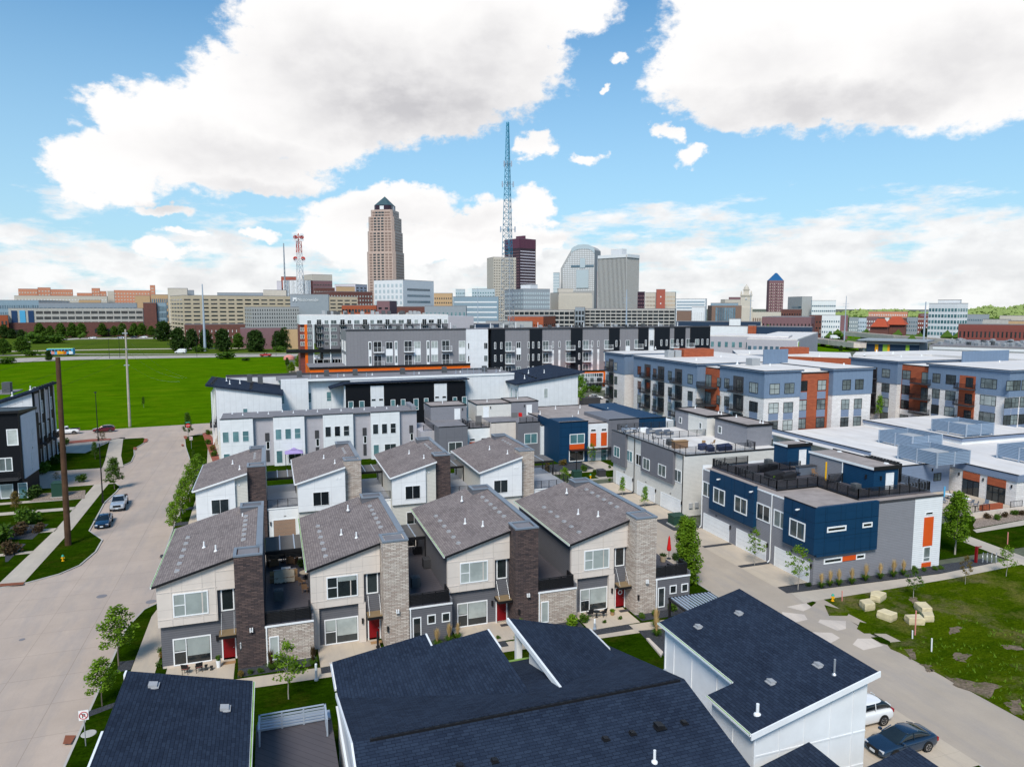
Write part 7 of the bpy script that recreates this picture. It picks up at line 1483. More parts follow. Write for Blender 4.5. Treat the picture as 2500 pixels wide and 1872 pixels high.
# --- wooded hills on the horizon
def hills():
 random.seed(5);hb=MB();tb=MB()
 spans=[(zQ(745,0)[0],2560,2600,0),(-60,60,2600,6),(zA(560,0)[0],zA(600,0)[0],2500,6)]
 for x0,x1,dist,extra in spans:
  n=max(4,int((x1-x0)/14));top=[];bot=[]
  for i in range(n+1):
   px=x0+(x1-x0)*i/n;h=15+5*sin(px*.021)+4*sin(px*.06+2)+(10 if px>2320 else 0)+extra;b=bear(px)
   bot.append((b.x*dist*.86,b.y*dist*.86,0));top.append((b.x*dist,b.y*dist,h))
  far_=[(p[0]*1.5,p[1]*1.5,p[2]*.9)for p in top];k=len(top)
  hb.add(bot+top+far_,[(i,i+1,k+i+1,k+i)for i in range(k-1)]+[(k+i,k+i+1,2*k+i+1,2*k+i)for i in range(k-1)])
  for _ in range(int(n*26)):
   i=random.randrange(k-1);u=random.random();t_=random.random()**.8;a=Vector(bot[i]).lerp(Vector(bot[i+1]),u);c=Vector(top[i]).lerp(Vector(top[i+1]),u);p=a.lerp(c,t_);s=rnd(4,9)
   for q in range(3):
    o=p+Vector((rnd(-s,s)*.6,rnd(-s,s)*.6,rnd(.1,.7)*s));r=s*rnd(.45,.8)
    v=[(o.x+r,o.y,o.z),(o.x+.3*r,o.y+r,o.z+.2*r),(o.x-r,o.y+.2*r,o.z-.1*r),(o.x,o.y-r,o.z),(o.x+.1*r,o.y,o.z+r*rnd(.7,1.1)),(o.x,o.y,o.z-r)]
    tb.add(v,[(0,1,4),(1,2,4),(2,3,4),(3,0,4),(1,0,5),(2,1,5),(3,2,5),(0,3,5)])
 h=hb.build('hills','far_grass');h['kind']='structure';o=tb.build('distant_woods','leaf_hill');tag(o,'wooded hillside of many trees along the far right horizon','woods',None,'stuff')
 tb=MB()
 for _ in range(900):
  px=rnd(-80,2600);d_=rnd(560,2200)
  if px<760 and d_<800:continue
  b=bear(px);p=Vector((b.x*d_,b.y*d_,0));s=rnd(4,8)
  for q in range(4):
   o=p+Vector((rnd(-s,s)*.6,rnd(-s,s)*.6,rnd(.3,1.1)*s));r=s*rnd(.4,.75)
   v=[(o.x+r,o.y,o.z),(o.x+.3*r,o.y+r,o.z+.2*r),(o.x-r,o.y+.2*r,o.z-.1*r),(o.x,o.y-r,o.z),(o.x+.1*r,o.y,o.z+r*rnd(.7,1.1)),(o.x,o.y,o.z-r)]
   tb.add(v,[(0,1,4),(1,2,4),(2,3,4),(3,0,4),(1,0,5),(2,1,5),(3,2,5),(0,3,5)])
 o=tb.build('city_trees','leaf_mid');tag(o,'scattered green trees between the downtown buildings','trees',None,'stuff')
hills()
# ================================================================= VEHICLES
def carpaint(name,col,rough=.25,metal=.35):
 m,nt,b=newmat(name);b.inputs['Base Color'].default_value=(*col,1);b.inputs['Roughness'].default_value=rough;b.inputs['Metallic'].default_value=metal;b.inputs['Coat Weight'].default_value=.6;b.inputs['Coat Roughness'].default_value=.05;return m
carpaint('paint_silver',(0.46,0.50,0.55));carpaint('paint_navy',(0.012,0.045,0.10),.2);carpaint('paint_maroon',(0.12,0.008,0.015));carpaint('paint_white',(0.75,0.76,0.77),.3,0);carpaint('paint_steelblue',(0.022,0.05,0.095),.2,.5);carpaint('paint_red',(0.45,0.01,0.01));carpaint('paint_black',(0.02,0.02,0.025))
glass('car_glass',(0.008,0.012,0.016),(0.02,0.03,0.035),rough=.04);plain('headlamp',(0.7,0.72,0.75),.1,.3);plain('tail_lamp',(0.30,0.005,0.01),.2);plain('chrome',(0.6,0.6,0.62),.15,.9);plain('plate',(0.6,0.65,0.7),.5)
def hull(st,ring):
 b=MB();n=len(ring(*st[0]));v=[]
 for s in st:v+=ring(*s)
 f=[]
 for k in range(len(st)-1):
  for i in range(n):f.append((k*n+i,(k+1)*n+i,(k+1)*n+(i+1)%n,k*n+(i+1)%n))
 f.append(tuple(range(n)));f.append(tuple(reversed(range((len(st)-1)*n,len(st)*n))));return b.add(v,f)
CARS={'sedan':dict(L=4.9,W=1.86,top=[(2.45,.58,.80),(2.36,.70,.90),(2.0,.80,.97),(1.1,.93,1),(0,.95,1),(-1.6,1.0,1),(-2.2,1.02,.95),(-2.42,.92,.88),(-2.46,.6,.84)],gh=[(1.2,.92,.84,.84),(.95,1.02,.83,.80),(.25,1.40,.78,.66),(-.4,1.46,.78,.65),(-1.1,1.38,.78,.64),(-1.75,1.12,.80,.72),(-2.0,1.0,.78,.76)],roof=(.3,-1.05,.63),ax=1.42,wr=.34,fl=.2),'suv':dict(L=4.75,W=1.9,top=[(2.38,.62,.82),(2.3,.88,.92),(1.9,1.0,.98),(1.1,1.08,1),(0,1.08,1),(-2.0,1.1,1),(-2.3,1.05,.94),(-2.38,.7,.88)],gh=[(1.15,1.05,.86,.86),(.9,1.16,.85,.82),(.3,1.6,.82,.70),(-.6,1.7,.82,.70),(-1.7,1.64,.82,.68),(-2.15,1.3,.82,.74),(-2.3,1.08,.8,.78)],roof=(.35,-1.85,.68),ax=1.36,wr=.37,fl=.26),'pickup':dict(L=5.85,W=2.02,top=[(2.92,.75,.88),(2.85,1.08,.95),(2.4,1.18,.99),(1.2,1.24,1),(0,1.22,1),(-.8,1.22,1),(-.86,1.28,1),(-2.85,1.28,1),(-2.92,.8,.96)],gh=[(1.2,1.2,.86,.86),(1.0,1.3,.86,.82),(.45,1.82,.80,.72),(0,1.9,.80,.72),(-.55,1.86,.80,.72),(-.8,1.24,.84,.80)],roof=(.5,-.6,.70),ax=1.85,wr=.41,fl=.36),'van':dict(L=5.9,W=2.0,top=[(2.95,.6,.84),(2.85,.95,.92),(2.3,1.15,.98),(1.7,1.3,1),(-2.85,1.3,1),(-2.95,.7,.96)],gh=[(2.0,1.2,.88,.88),(1.3,1.9,.86,.80),(.9,2.4,.86,.76),(-2.8,2.5,.88,.78),(-2.92,1.3,.88,.84)],roof=(1.0,-2.8,.77),ax=1.85,wr=.36,fl=.3),}
def car(kind,paint,x,y,rz,label,cat,z=0.0,group=None,name=None):
 c=CARS[kind];t=thing(name or{'sedan':'parked_car','suv':'parked_suv','pickup':'pickup_truck','van':'delivery_van'}[kind],label,cat,(x,y,z),rz,group)
 hw=c['W']/2;fl=c['fl']
 def key(n):return(kind,n)
 def K(n,f,mats,parent=t,loc=(0,0,0)):
  k=(kind,n,tuple(mats))
  if k not in MESHC:
   me=f().mesh(n,mats);MESHC[k]=me
   if n in('body','cabin','roof'):me.polygons.foreach_set('use_smooth',[True]*len(me.polygons))
  o=bpy.data.objects.new(n,MESHC[k]);COL.objects.link(o);o.parent=parent;o.location=loc
  if n in('body','cabin','roof'):
   md=o.modifiers.new('sub','SUBSURF');md.levels=2;md.render_levels=2
  return o
 def body():
  st=[]
  for(xx,zt,w)in c['top']:st.append((xx,zt,w))
  def ring(xx,zt,w):W_=hw*w;zl=fl+(.12 if abs(xx)>c['L']/2-.2 else 0);return[(xx,-W_*.88,zl),(xx,-W_*.97,zl+.05),(xx,-W_*1.0,(zl+zt)*.5),(xx,-W_*.96,zt-.08),(xx,-W_*.84,zt-.005),(xx,-W_*.4,zt+.02),(xx,W_*.4,zt+.02),(xx,W_*.84,zt-.005),(xx,W_*.96,zt-.08),(xx,W_*1.0,(zl+zt)*.5),(xx,W_*.97,zl+.05),(xx,W_*.88,zl)]
  return hull(st,ring)
 bd=K('body',body,[paint])
 for s in(-1,1):
  for ax in(c['ax'],-c['ax']):
   def arch():b=MB();b.tube((0,-.02,0),(0,.02,0),c['wr']*1.16,n=18);return b
   K('wheel_arch',arch,['rubber'],t,(ax,s*(hw-.0),c['wr']+.02))
   def tyre():b=MB();r=c['wr'];b.lathe([(r*.7,-.11),(r*.96,-.11),(r,-.07),(r,.07),(r*.96,.11),(r*.7,.11)],20);b.xf(Matrix.Rotation(pi/2,4,'X'));return b
   w_=K('wheel',tyre,['rubber'],t,(ax,s*(hw-.08),c['wr']))
   def rim():
    b=MB();r=c['wr'];b.lathe([(r*.66,-.10),(r*.7,.115),(r*.62,.118),(r*.6,.06),(r*.12,.06),(r*.1,.10)],20)
    for k in range(5):a=k*2*pi/5;b.prism([(cos(a+.16)*r*.1,sin(a+.16)*r*.1),(cos(a+.12)*r*.64,sin(a+.12)*r*.64),(cos(a-.12)*r*.64,sin(a-.12)*r*.64),(cos(a-.16)*r*.1,sin(a-.16)*r*.1)][::-1],.07,.12)
    b.xf(Matrix.Rotation(pi/2,4,'X'));return b
   rr=K('rim',rim,['chrome'],w_)
   if s>0:rr.rotation_euler=(0,0,pi)
 def cabin():
  def ring(xx,zt,wb,wt):zb=c['top'][3][1]-.04;return[(xx,-hw*wb,zb),(xx,-hw*(wb*.6+wt*.4),zb+(zt-zb)*.5),(xx,-hw*wt,zt-.03),(xx,-hw*wt*.55,zt),(xx,hw*wt*.55,zt),(xx,hw*wt,zt-.03),(xx,hw*(wb*.6+wt*.4),zb+(zt-zb)*.5),(xx,hw*wb,zb)]
  return hull(c['gh'],ring)
 cb=K('cabin',cabin,['car_glass' if kind!='van' else paint])
 def roof():
  g0=[s for s in c['gh']if c['roof'][1]-.05<=s[0]<=c['roof'][0]+.15]
  def ring(xx,zt,wb,wt):e=.045;return[(xx,-hw*wt-e*.6,zt-.10),(xx,-hw*wt-e,zt-.02),(xx,-hw*wt*.6,zt+.02),(xx,hw*wt*.6,zt+.02),(xx,hw*wt+e,zt-.02),(xx,hw*wt+e*.6,zt-.10)]
  return hull(g0,ring)
 K('roof',roof,[paint])
 def pil():
  b=MB();gh=c['gh']
  for s in(-1,1):
   for i,j in((1,2),(len(gh)-3,len(gh)-2)):
    p,q=gh[i],gh[j];b.tube((p[0],s*hw*(p[3]+.01),p[1]-.02),(q[0],s*hw*(q[3]+.01),q[1]-.02),.035,n=5)
   mx=(c['roof'][0]+c['roof'][1])/2;zt=max(x_[1]for x_ in gh);zb=c['top'][3][1];b.tube((mx,s*hw*gh[3][2]*1.03,zb-.03),(mx,s*hw*gh[3][3]*1.04,zt-.08),.035,n=5)
  return b
 K('pillars',pil,[paint])
 L2=c['L']/2;zt0=c['top'][1][1]
 for s in(-1,1):
  K('headlight',lambda:MB().prism([(-.28,-.16),(.02,-.16),(.0,.16),(-.1,.16)],-.09,.07),['headlamp'],t,(L2-.07,s*hw*.68,zt0-.08))
  K('tail_light',lambda:MB().box(-.03,.12,-.15,.15,-.14,.12),['tail_lamp'],t,(-L2+.03,s*hw*.74,zt0+(.0 if kind=='sedan' else .05)))
  K('mirror',lambda:MB().box(-.09,.09,-.1,.1,-.06,.08),[paint],t,(c['gh'][1][0]-.12,s*(hw+.05),c['gh'][1][1]+.02))
 K('grille',lambda:MB().box(-.05,.03,-hw*.5,hw*.5,-.14,.14),['black_metal'],t,(L2-.01,0,zt0-.18))
 K('licence_plate',lambda:MB().box(0,.03,-.2,.2,-.08,.08),['plate'],t,(L2+.02,0,fl+.22))
 if kind=='pickup':K('truck_bed',lambda:MB().box(-2.8,-.95,-hw*.82,hw*.82,1.285,1.315),['rubber'])  # flat dark sheet, painted-in shade for the hollow of the bed
 if kind=='van':K('windshield',lambda:MB().add([(2.02,-.82,1.25),(2.02,.82,1.25),(1.02,.72,2.3),(1.02,-.72,2.3)],[(0,1,2,3)]),['car_glass'],t,(.06,0,.02));
 return t
PK=radians(-85.9)
sheet('driveway',[[(32.6,31.5),(43.3,31.5),(43.3,40.5),(32.6,40.5)]],'drive',.134)
car('pickup','paint_silver',-22.45,118.3,PK,'silver pickup truck parked at the kerb behind the blue sedan','pickup truck')
car('sedan','paint_navy',-22.75,109.3,PK,'dark blue sedan parked at the kerb in front of the silver pickup','car')
car('suv','paint_maroon',-38.9,192.9,pi+.1,'dark red SUV parked beside the green field','car');car('pickup','paint_white',-46.9,192.3,pi+.1,'white pickup truck half hidden by the wooden pole','pickup truck')
car('sedan','paint_steelblue',39.75,34.55,pi,'shiny dark blue sedan on the drive at the lower right','car',.14);car('suv','paint_white',39.45,37.9,pi,'white SUV beside the shiny dark sedan, half hidden by the white wall','car',.14)
def gcar(kind,paint,x,y,lab,cat='car',z=.02,rz=None,s=1.0):p=G(x,y,z);t=car(kind,paint,p[0],p[1],(-YAW+(pi if rz is None else rz)),lab,cat,z);t.matrix_basis=t.matrix_basis@Matrix.Scale(s,4);return t
gcar('van','paint_white',*zA(1395,1146),'white delivery van driving on the far parkway','van',s=1.25);gcar('pickup','paint_red',*zA(2050,1170),'red pickup truck on the parkway beside the field','pickup truck',s=1.2)
gcar('suv','paint_white',*zG(1436,394),'white SUV parked before the orange ground floor','car',rz=.0);gcar('sedan','paint_black',*zB(503,1352),'black car outside the orange-cornered apartments','car',rz=1.3,s=1.6);gcar('sedan','paint_white',*zB(550,1352),'white car beside the black one outside the apartments','car',rz=1.3,s=1.6)
for i,(x,pt,lb)in enumerate(((715,'paint_white','first white car from the left before the brick garage base'),(935,'paint_silver','silver car before the brick garage base'),(1035,'paint_black','black car before the brick garage base'),(1110,'paint_white','white car nearest the brick stair tower'))):gcar('sedan',pt,*zA(x,1033-i*2),lb,'car',s=1.5)
gcar('van','paint_white',*zQ(752,876),'white van driving down the elevated road','van',z=6,rz=0,s=1.2)
def bus():
 a,b_=G(*zA(368,1163)),G(*zA(575,1160));c=((a[0]+b_[0])/2,(a[1]+b_[1])/2);L=hypot(a[0]-b_[0],a[1]-b_[1]);rz=atan2(b_[1]-a[1],b_[0]-a[0]);t=thing('city_bus','city bus wrapped in a colourful blue and yellow advertisement on the far parkway','bus',(*c,.02),rz)
 k=L/12.0;H_=4.3
 MB().box(-L/2,L/2,-1.8,1.8,.5,H_).build('body','banner_sky',t,world=False,bevel=.3);MB().box(-L/2+.5,L/2-.5,-1.6,1.6,H_,H_+.3).build('roof','lime_panel',t,world=False)
 for i in range(7):MB().box(-L/2+1+i*(L-2)/7+.15,-L/2+1+(i+1)*(L-2)/7-.15,-1.84,-1.8,2.4,3.8).build('window','glass_dark',t,world=False)
 for x,w,m in((-.1,.3,'amber_panel'),(.12,.12,'orange_panel'),(-.32,.12,'pink_fabric'),(.34,.14,'white_far')):MB().prism([(x*L,-1.88),((x+w)*L,-1.88),((x+w)*L,-1.845),(x*L,-1.845)],[.7,1.0,1.0,.7],[3.0,2.3,2.3,3.0]).build('advert',m,t,world=False)
 for x in(-.32,.3):
  for y in(-1.7,1.7):MB().tube((x*L,y-.15,.6),(x*L,y+.15,.6),.6,n=14).build('wheel','rubber',t,world=False)
bus()
# ================================================================= STREET FURNITURE
def pole(name,label,x,y,z0,z1,r0,r1,m,cat='pole'):
 t=thing(name,label,cat,(x,y,z0));MB().tube((x,y,z0-.2),(x+.25,y,z1),r0,r1,12).build('pole',m,t);return t
t=pole('utility_pole','thick dark brown wooden utility pole beside the left sidewalk',-25.1,100.7,.1,23.9,.38,.27,'pole_wood')
t=pole('utility_pole','weathered pale wooden utility pole standing at the edge of the green field',-34.4,199.4,0,24.6,.34,.2,'pale_pole')
for z in(23.5,19.5,15.5):MB().box(-34.9,-33.7,199.2,199.5,z,z+.25).build('bracket','galvanised',t)
for i,(z,e)in enumerate(((22.5,(60,330,9)),(19.2,(48,320,9)),(16.0,(40,310,8)),(23.5,(-62,70,16)),(20,(-62,70,12)),(17,(-61,72,9)))):
 p0=Vector((-34.3,199.3,z));p1=Vector((e[0]*.1-30 if e[0]>0 else e[0],e[1]if e[0]<0 else 232,e[2]));b=MB();n=10
 for k in range(n):a=p0.lerp(p1,k/n);c=p0.lerp(p1,(k+1)/n);a.z-=1.6*sin(pi*k/n);c.z-=1.6*sin(pi*(k+1)/n);b.tube(a,c,.022,n=3)
 b.build('wire','black_metal' if e[0]<0 else 'galvanised',t)
def street_lamp(label,x,y,h,arm=None,z=.12,dirv=(1,0)):
 t=thing('street_lamp',label,'street lamp',(x,y,z),0,'black street lamps');MB().tube((x,y,z),(x,y,h),.11,.06,10).tube((x,y,z),(x,y,z+.5),.17,.15,10).build('pole','black_metal',t)
 if arm:
  b=MB();p=Vector((x,y,h-.3));d=Vector((dirv[0],dirv[1],0))
  for k in range(6):a=p+d*arm*(k/6)+Vector((0,0,1.0*sin(k/6*pi/2)));c=p+d*arm*((k+1)/6)+Vector((0,0,1.0*sin((k+1)/6*pi/2)));b.tube(a,c,.045,n=6)
  b.build('arm','black_metal',t);q=p+d*arm+Vector((0,0,.97));MB().prism([(q.x-.1,q.y-.14),(q.x+.65,q.y-.12),(q.x+.65,q.y+.12),(q.x-.1,q.y+.14)],q.z-.05,q.z+.08).build('lamp_head','black_metal',t)
 else:MB().lathe([(.12,h),(.3,h+.1),(.26,h+.22),(.05,h+.3)],12,c=(x,y,0)).build('lamp_head','black_metal',t)
 return t
street_lamp('black street lamp with a curved arm reaching over the street beside the parked cars',-25.2,121.2,9.4,2.9);street_lamp('tall black street lamp behind the corner lawn',-37.4,179.2,11)
street_lamp('black path lamp among the beds before the orange panelled terrace',50.5,113.0,4.5);street_lamp('black lamp beside the columnar trees and alley',*G(*zK(1990,640)),5.2)
for i,(x,yt,yb,lb)in enumerate(((845,1040,1185,'short black lamp on the parkway verge left of the pale wooden pole'),(925,945,1180,'curved lamp just left of the pale wooden pole on the parkway'),(215,960,1140,'lamp beside the round parkway tree at the far left'),(1520,935,1175,'lamp between the white van and the steel pole'),(2130,990,1165,'lamp on the parkway near the red pickup'))):
 p=G(*zA(x,yb));z=(lambda d:CH+d[2]*hypot(*p)/hypot(d[0],d[1]))(ray(*zA(x,yt)));t=street_lamp(lb,p[0],p[1],z,3 if i in(1,4)else None)
for i,(zf_,x,yb,yt,lb)in enumerate(((zY,1115,960,690,'black lamp before the east apartment facade'),(zR,1825,1140,1000,'black lamp near the corner of the east apartments'))):
 if i==0:zf_=zR;yb=960
 p=G(*zf_(x,yb),2.2);z=(lambda d:CH+d[2]*hypot(*p)/hypot(d[0],d[1]))(ray(*zf_(x,yt)));street_lamp(lb,p[0],p[1],z,2.0,2.2,(-1,0)if i==0 else(1,0))
def hydrant(label,x,y,z=.1,s=1.0):
 t=thing('fire_hydrant',label,'fire hydrant',(x,y,z),0,'yellow fire hydrants');k=s
 MB().lathe([(.17,0),(.17,.05),(.11,.06),(.11,.5),(.15,.52),(.15,.56)],12,c=(x,y,z)).tube((x-.2,y,z+.38),(x+.2,y,z+.38),.06,n=8).tube((x,y-.2,z+.36),(x,y,z+.36),.075,n=8).build('body','yellow_paint',t)
 MB().lathe([(.16,.561),(.15,.62),(.09,.72),(.03,.76),(.03,.8)],12,c=(x,y,z)).build('cap','teal_paint',t);return t
hydrant('yellow hydrant with teal cap on the grass beside the left sidewalk',*G(*zI(487,73)));hydrant('yellow hydrant between the cabinets before the orange panelled terrace',52.6,108.6+3.0);hydrant('yellow hydrant at the corner of the boulder lawn',53.7,56.0-.3)
def sign(name,label,x,y,h,plate,z=.12,m='galvanised'):
 t=thing(name,label,'sign',(x,y,z));MB().tube((x,y,z),(x,y,z+h),.035,n=6).build('post',m,t);plate(t,x,y-.05,z+h);return t
def stop(t,x,y,z):
 b=MB();n=8;pts=[(cos(pi/8+i*pi/4)*.5,sin(pi/8+i*pi/4)*.5)for i in range(n)];v=[(x+a,y,z+c-.3)for a,c in pts]+[(x+a,y-.02,z+c-.3)for a,c in pts]
 b.add(v,[tuple(range(n)),tuple(reversed(range(n,2*n)))]+[(i,(i+1)%n,n+(i+1)%n,n+i)for i in range(n)]);p=b.build('plate','sign_red',t)
 text_part('STOP',p,x,y-.03,z-.43,.34,'S');MB().box(x-.45,x+.45,y-.01,y+.01,z+.3,z+.52).build('street_name','teal_paint',t)
p=G(*zE(1455,702));sign('stop_sign','red octagonal stop sign with a green street name plate at the junction',p[0],p[1],3.4,stop)
def noparkf(t,x,y,z):
 p=MB().box(x-.3,x+.3,y-.01,y+.01,z-.7,z).build('plate','sign_white',t);text_part('P',p,x,y-.02,z-.53,.42,'S','black_metal')
 b=MB();n=20;
 for i in range(n):a,c=2*pi*i/n,2*pi*(i+1)/n;b.tube((x+cos(a)*.25,y-.03,z-.36+sin(a)*.25),(x+cos(c)*.25,y-.03,z-.36+sin(c)*.25),.025,n=4)
 b.tube((x-.18,y-.03,z-.18),(x+.18,y-.03,z-.54),.025,n=4);b.build('ring','sign_red',p)
p=G(*zI(663,1503));sign('no_parking_sign','no parking sign on a gray post at the lower left kerb',p[0],p[1],2.6,noparkf);sign('no_parking_sign','no parking sign among the young trees on the street verge',-12.9,111.0,2.5,noparkf);p=G(*zE(1478,780));sign('no_parking_sign','small sign on the grass strip behind the stop sign',p[0],p[1],2.6,noparkf)
def cabinet(label,x,y,z=.1,w=1.5,d=1.3,h=1.1,m='transformer_green'):
 t=thing('utility_cabinet',label,'utility cabinet',(x,y,z),0,'green utility cabinets');MB().box(x-w/2-.15,x+w/2+.15,y-d/2-.15,y+d/2+.15,z-.05,z+.12).build('plinth','concrete_far',t)
 MB().box(x-w/2,x+w/2,y-d/2,y+d/2,z+.121,z+h).build('body',m,t,bevel=.03);MB().prism([(x-w/2-.04,y-d/2-.05),(x+w/2+.04,y-d/2-.05),(x+w/2+.04,y+d/2+.05),(x-w/2-.04,y+d/2+.05)],z+h+.002,[z+h+.06,z+h+.06,z+h+.14,z+h+.14]).build('lid',m,t)
p=G(*zE(455,1152));cabinet('green cabinet on the pebble bed behind the brown pole',p[0],p[1]+.6,w=1.9,d=1.7,h=2.2)
p=G(*zH(180,1052));cabinet('green cabinet on dark gravel between the two terraces',p[0],p[1]+.5,.05,1.9,1.6,1.3);cabinet('pale green cabinet on the lawn left of the hydrant',50.4,112.6,.14,1.5,1.2,1.2);cabinet('dark cabinet on the lawn right of the hydrant',54.8,111.9,.14,1.3,1.2,1.2,'dark_gray')
def boulder(label,poly,h):
 pts=[G(*zL(x,y),h)for x,y in poly];ar=sum(pts[i][0]*pts[(i+1)%len(pts)][1]-pts[(i+1)%len(pts)][0]*pts[i][1]for i in range(len(pts)))
 if ar<0:pts.reverse()
 cx=sum(p[0]for p in pts)/len(pts);cy=sum(p[1]for p in pts)/len(pts);b=MB();n=len(pts);random.seed(int(cx*10));v=[];rings=((0,.96),(.35,1.03),(.75,1.0),(.93,.985),(1,.93));sub=[]
 for i in range(n):
  a,c=pts[i],pts[(i+1)%n]
  for k in range(4):sub.append((a[0]+(c[0]-a[0])*k/4,a[1]+(c[1]-a[1])*k/4))
 m=len(sub)
 for zf,s in rings:v+=[(cx+(q[0]-cx)*s*(1+rnd(-.025,.025)),cy+(q[1]-cy)*s*(1+rnd(-.025,.025)),.02+h*zf*(1+rnd(-.02,.02)))for q in sub]
 f=[(k*m+i,k*m+(i+1)%m,(k+1)*m+(i+1)%m,(k+1)*m+i)for k in range(len(rings)-1)for i in range(m)];f.append(tuple(range((len(rings)-1)*m,len(rings)*m)))
 o=b.add(v,f).build('boulder','boulder',bevel=.03);tag(o,label,'boulder','quarried boulders on the lawn')
boulder('pale block boulder nearest the hydrant, leftmost of the group',[(1574,365),(1655,352),(1698,392),(1618,405)],.75);boulder('pale block boulder at the back of the group below the sidewalk',[(1660,300),(1720,290),(1785,312),(1735,345),(1658,328)],.7)
boulder('pale block boulder at the front centre of the group',[(1708,448),(1760,430),(1868,465),(1820,488)],.75);boulder('pale block boulder touched by the red survey stake',[(1922,478),(2040,474),(2082,512),(1960,508)],.7);boulder('topmost pale boulder of the right cluster',[(1996,380),(2085,378),(2140,430),(2060,432)],.75);boulder('small pale boulder at the right end of the cluster',[(2050,458),(2140,455),(2153,490),(2075,492)],.65)
def stake(label,f,x,yb,yt,m,w=.05,name='survey_stake'):
 p=G(*f(x,yb));q=(lambda d:CH+d[2]*hypot(*p)/hypot(d[0],d[1]))(ray(*f(x,yt)));o=MB().tube((*p,0),(p[0]-.05,p[1],max(.4,q)),w,n=7).build(name,m);tag(o,label,'stake')
stake('orange and white marker post beside the hydrant',zL,1440,378,295,'pink_fabric');stake('red topped marker post in front of the right boulders',zL,2003,640,445,'pink_fabric',.06);stake('short white pipe left of the red topped post',zL,1983,668,600,'sign_white',.06);stake('white pipe standing alone on the right lawn',zL,2130,768,660,'sign_white',.06);stake('red topped marker beside the curved path at right',zM,2033,1455,1320,'pink_fabric',.06)
def bollard(label,x,y,h=1.1,m='light_metal',r=.1,z=.13):
 t=thing('bollard_light',label,'bollard light',(x,y,z));MB().lathe([(r*1.7,0),(r*1.7,.14),(r,.15),(r,h*.62)],12,c=(x,y,z)).build('post',m,t);MB().lathe([(r*.96,h*.62),(r*.96,h*.96),(r*.7,h)],12,c=(x,y,z)).build('lamp_head','white_trim' if m!='black_metal' else m,t)
p=G(*zJ(1335,1622));bollard('gray bollard light at the lawn edge before the second red door',*p,1.4);p=G(*zK(1387,1075));bollard('gray bollard light beside the path at the rightmost red door',p[0],p[1],1.0);p=G(*zJ(1810,1370));bollard('black bollard light before the second red door',p[0],p[1],1.5,'black_metal',.1)
bk=thing('bike_rack','row of looped metal bike racks beside the red repair stand','bike rack',(*G(*zM(1800,1640)),.06))
for i in range(4):
 p=G(*zM(1765+i*48,1650),.06);b=MB();n=16
 for k in range(n):a,c=2*pi*k/n,2*pi*(k+1)/n;b.tube((p[0]+cos(a)*.55,p[1]+cos(a)*.35,.66+sin(a)*.6),(p[0]+cos(c)*.55,p[1]+cos(c)*.35,.66+sin(c)*.6),.03,n=5)
 b.build('hoop','galvanised',bk)
p=G(*zM(1690,1652));rs=thing('repair_stand','dark red bicycle repair stand beside the looped racks','repair stand',(*p,.06));MB().box(p[0]-.12,p[0]+.12,p[1]-.12,p[1]+.12,.06,2.0).build('post','red_paint',rs);MB().box(p[0]-.1,p[0]+.75,p[1]-.05,p[1]+.05,1.85,1.95).build('arm','red_paint',rs)
p=G(*zG(1410,470));tr=thing('trailer','small dark enclosed trailer parked behind the orange panelled terrace','trailer',(*p,.1));MB().box(p[0]-3,p[0]+2.6,p[1],p[1]+3,.7,3.4).build('body','dark_gray',tr,bevel=.06)
for x in(-1,1):MB().tube((p[0]+x,p[1]-.1,.45),(p[0]+x,p[1]+.1,.45),.45,n=14).build('wheel','rubber',tr)
pg=thing('slatted_pergola','black pergola with close white slats behind the lower right navy roof','pergola',(34.5,51,.1));b=MB()
for k in range(12):x=34.6+k*.36;b.box(x,x+.15,50.5,55.6,3.02,3.1)
b.build('slats','light_metal',pg);MB().box(34.4,38.95,55.6,55.75,2.85,3.08).box(34.4,34.55,50.4,55.6,2.85,3.0).box(38.8,38.95,50.4,55.6,2.85,3.0).build('beam','black_metal',pg)
for x,y in((34.5,55.6),(38.85,55.6),(34.5,50.6),(38.85,50.6)):MB().box(x-.09,x+.09,y-.09,y+.09,.1,2.85).build('post','black_metal',pg)
# ---------------------------------------------------------------- furniture on patios and decks
def armchair(label,x,y,z,rz,m='wicker',cm='cushion',group=None,w=.85):
 t=thing('lounge_chair',label,'armchair',(x,y,z),rz,group)
 for s in(-1,1):put_l(t,'armrest',('ar',m,w),lambda:MB().box(-.06,.06,-.4,.4,0,.6),[m],(s*w/2,0,0))
 put_l(t,'seat',('se',m,w),lambda:MB().box(-w/2+.06,w/2-.06,-.4,.34,.05,.36),[m],(0,0,0));put_l(t,'backrest',('ba',m,w),lambda:MB().slab((-w/2+.06,.3,.361),(w/2-.06,.3,.361),(w/2-.06,.46,.85),(-w/2+.06,.46,.85),.08).box(-w/2+.06,w/2-.06,.36,.44,.1,.8),[m],(0,0,0))
 put_l(t,'cushion',('cu',cm,w),lambda:MB().box(-w/2+.08,w/2-.08,-.36,.28,.365,.48),[cm],(0,0,0));return t
def put_l(t,name,key,mk,mats,loc):
 if key not in MESHC:MESHC[key]=mk().mesh(name,mats)
 o=bpy.data.objects.new(name,MESHC[key]);COL.objects.link(o);o.parent=t;o.location=loc;return o
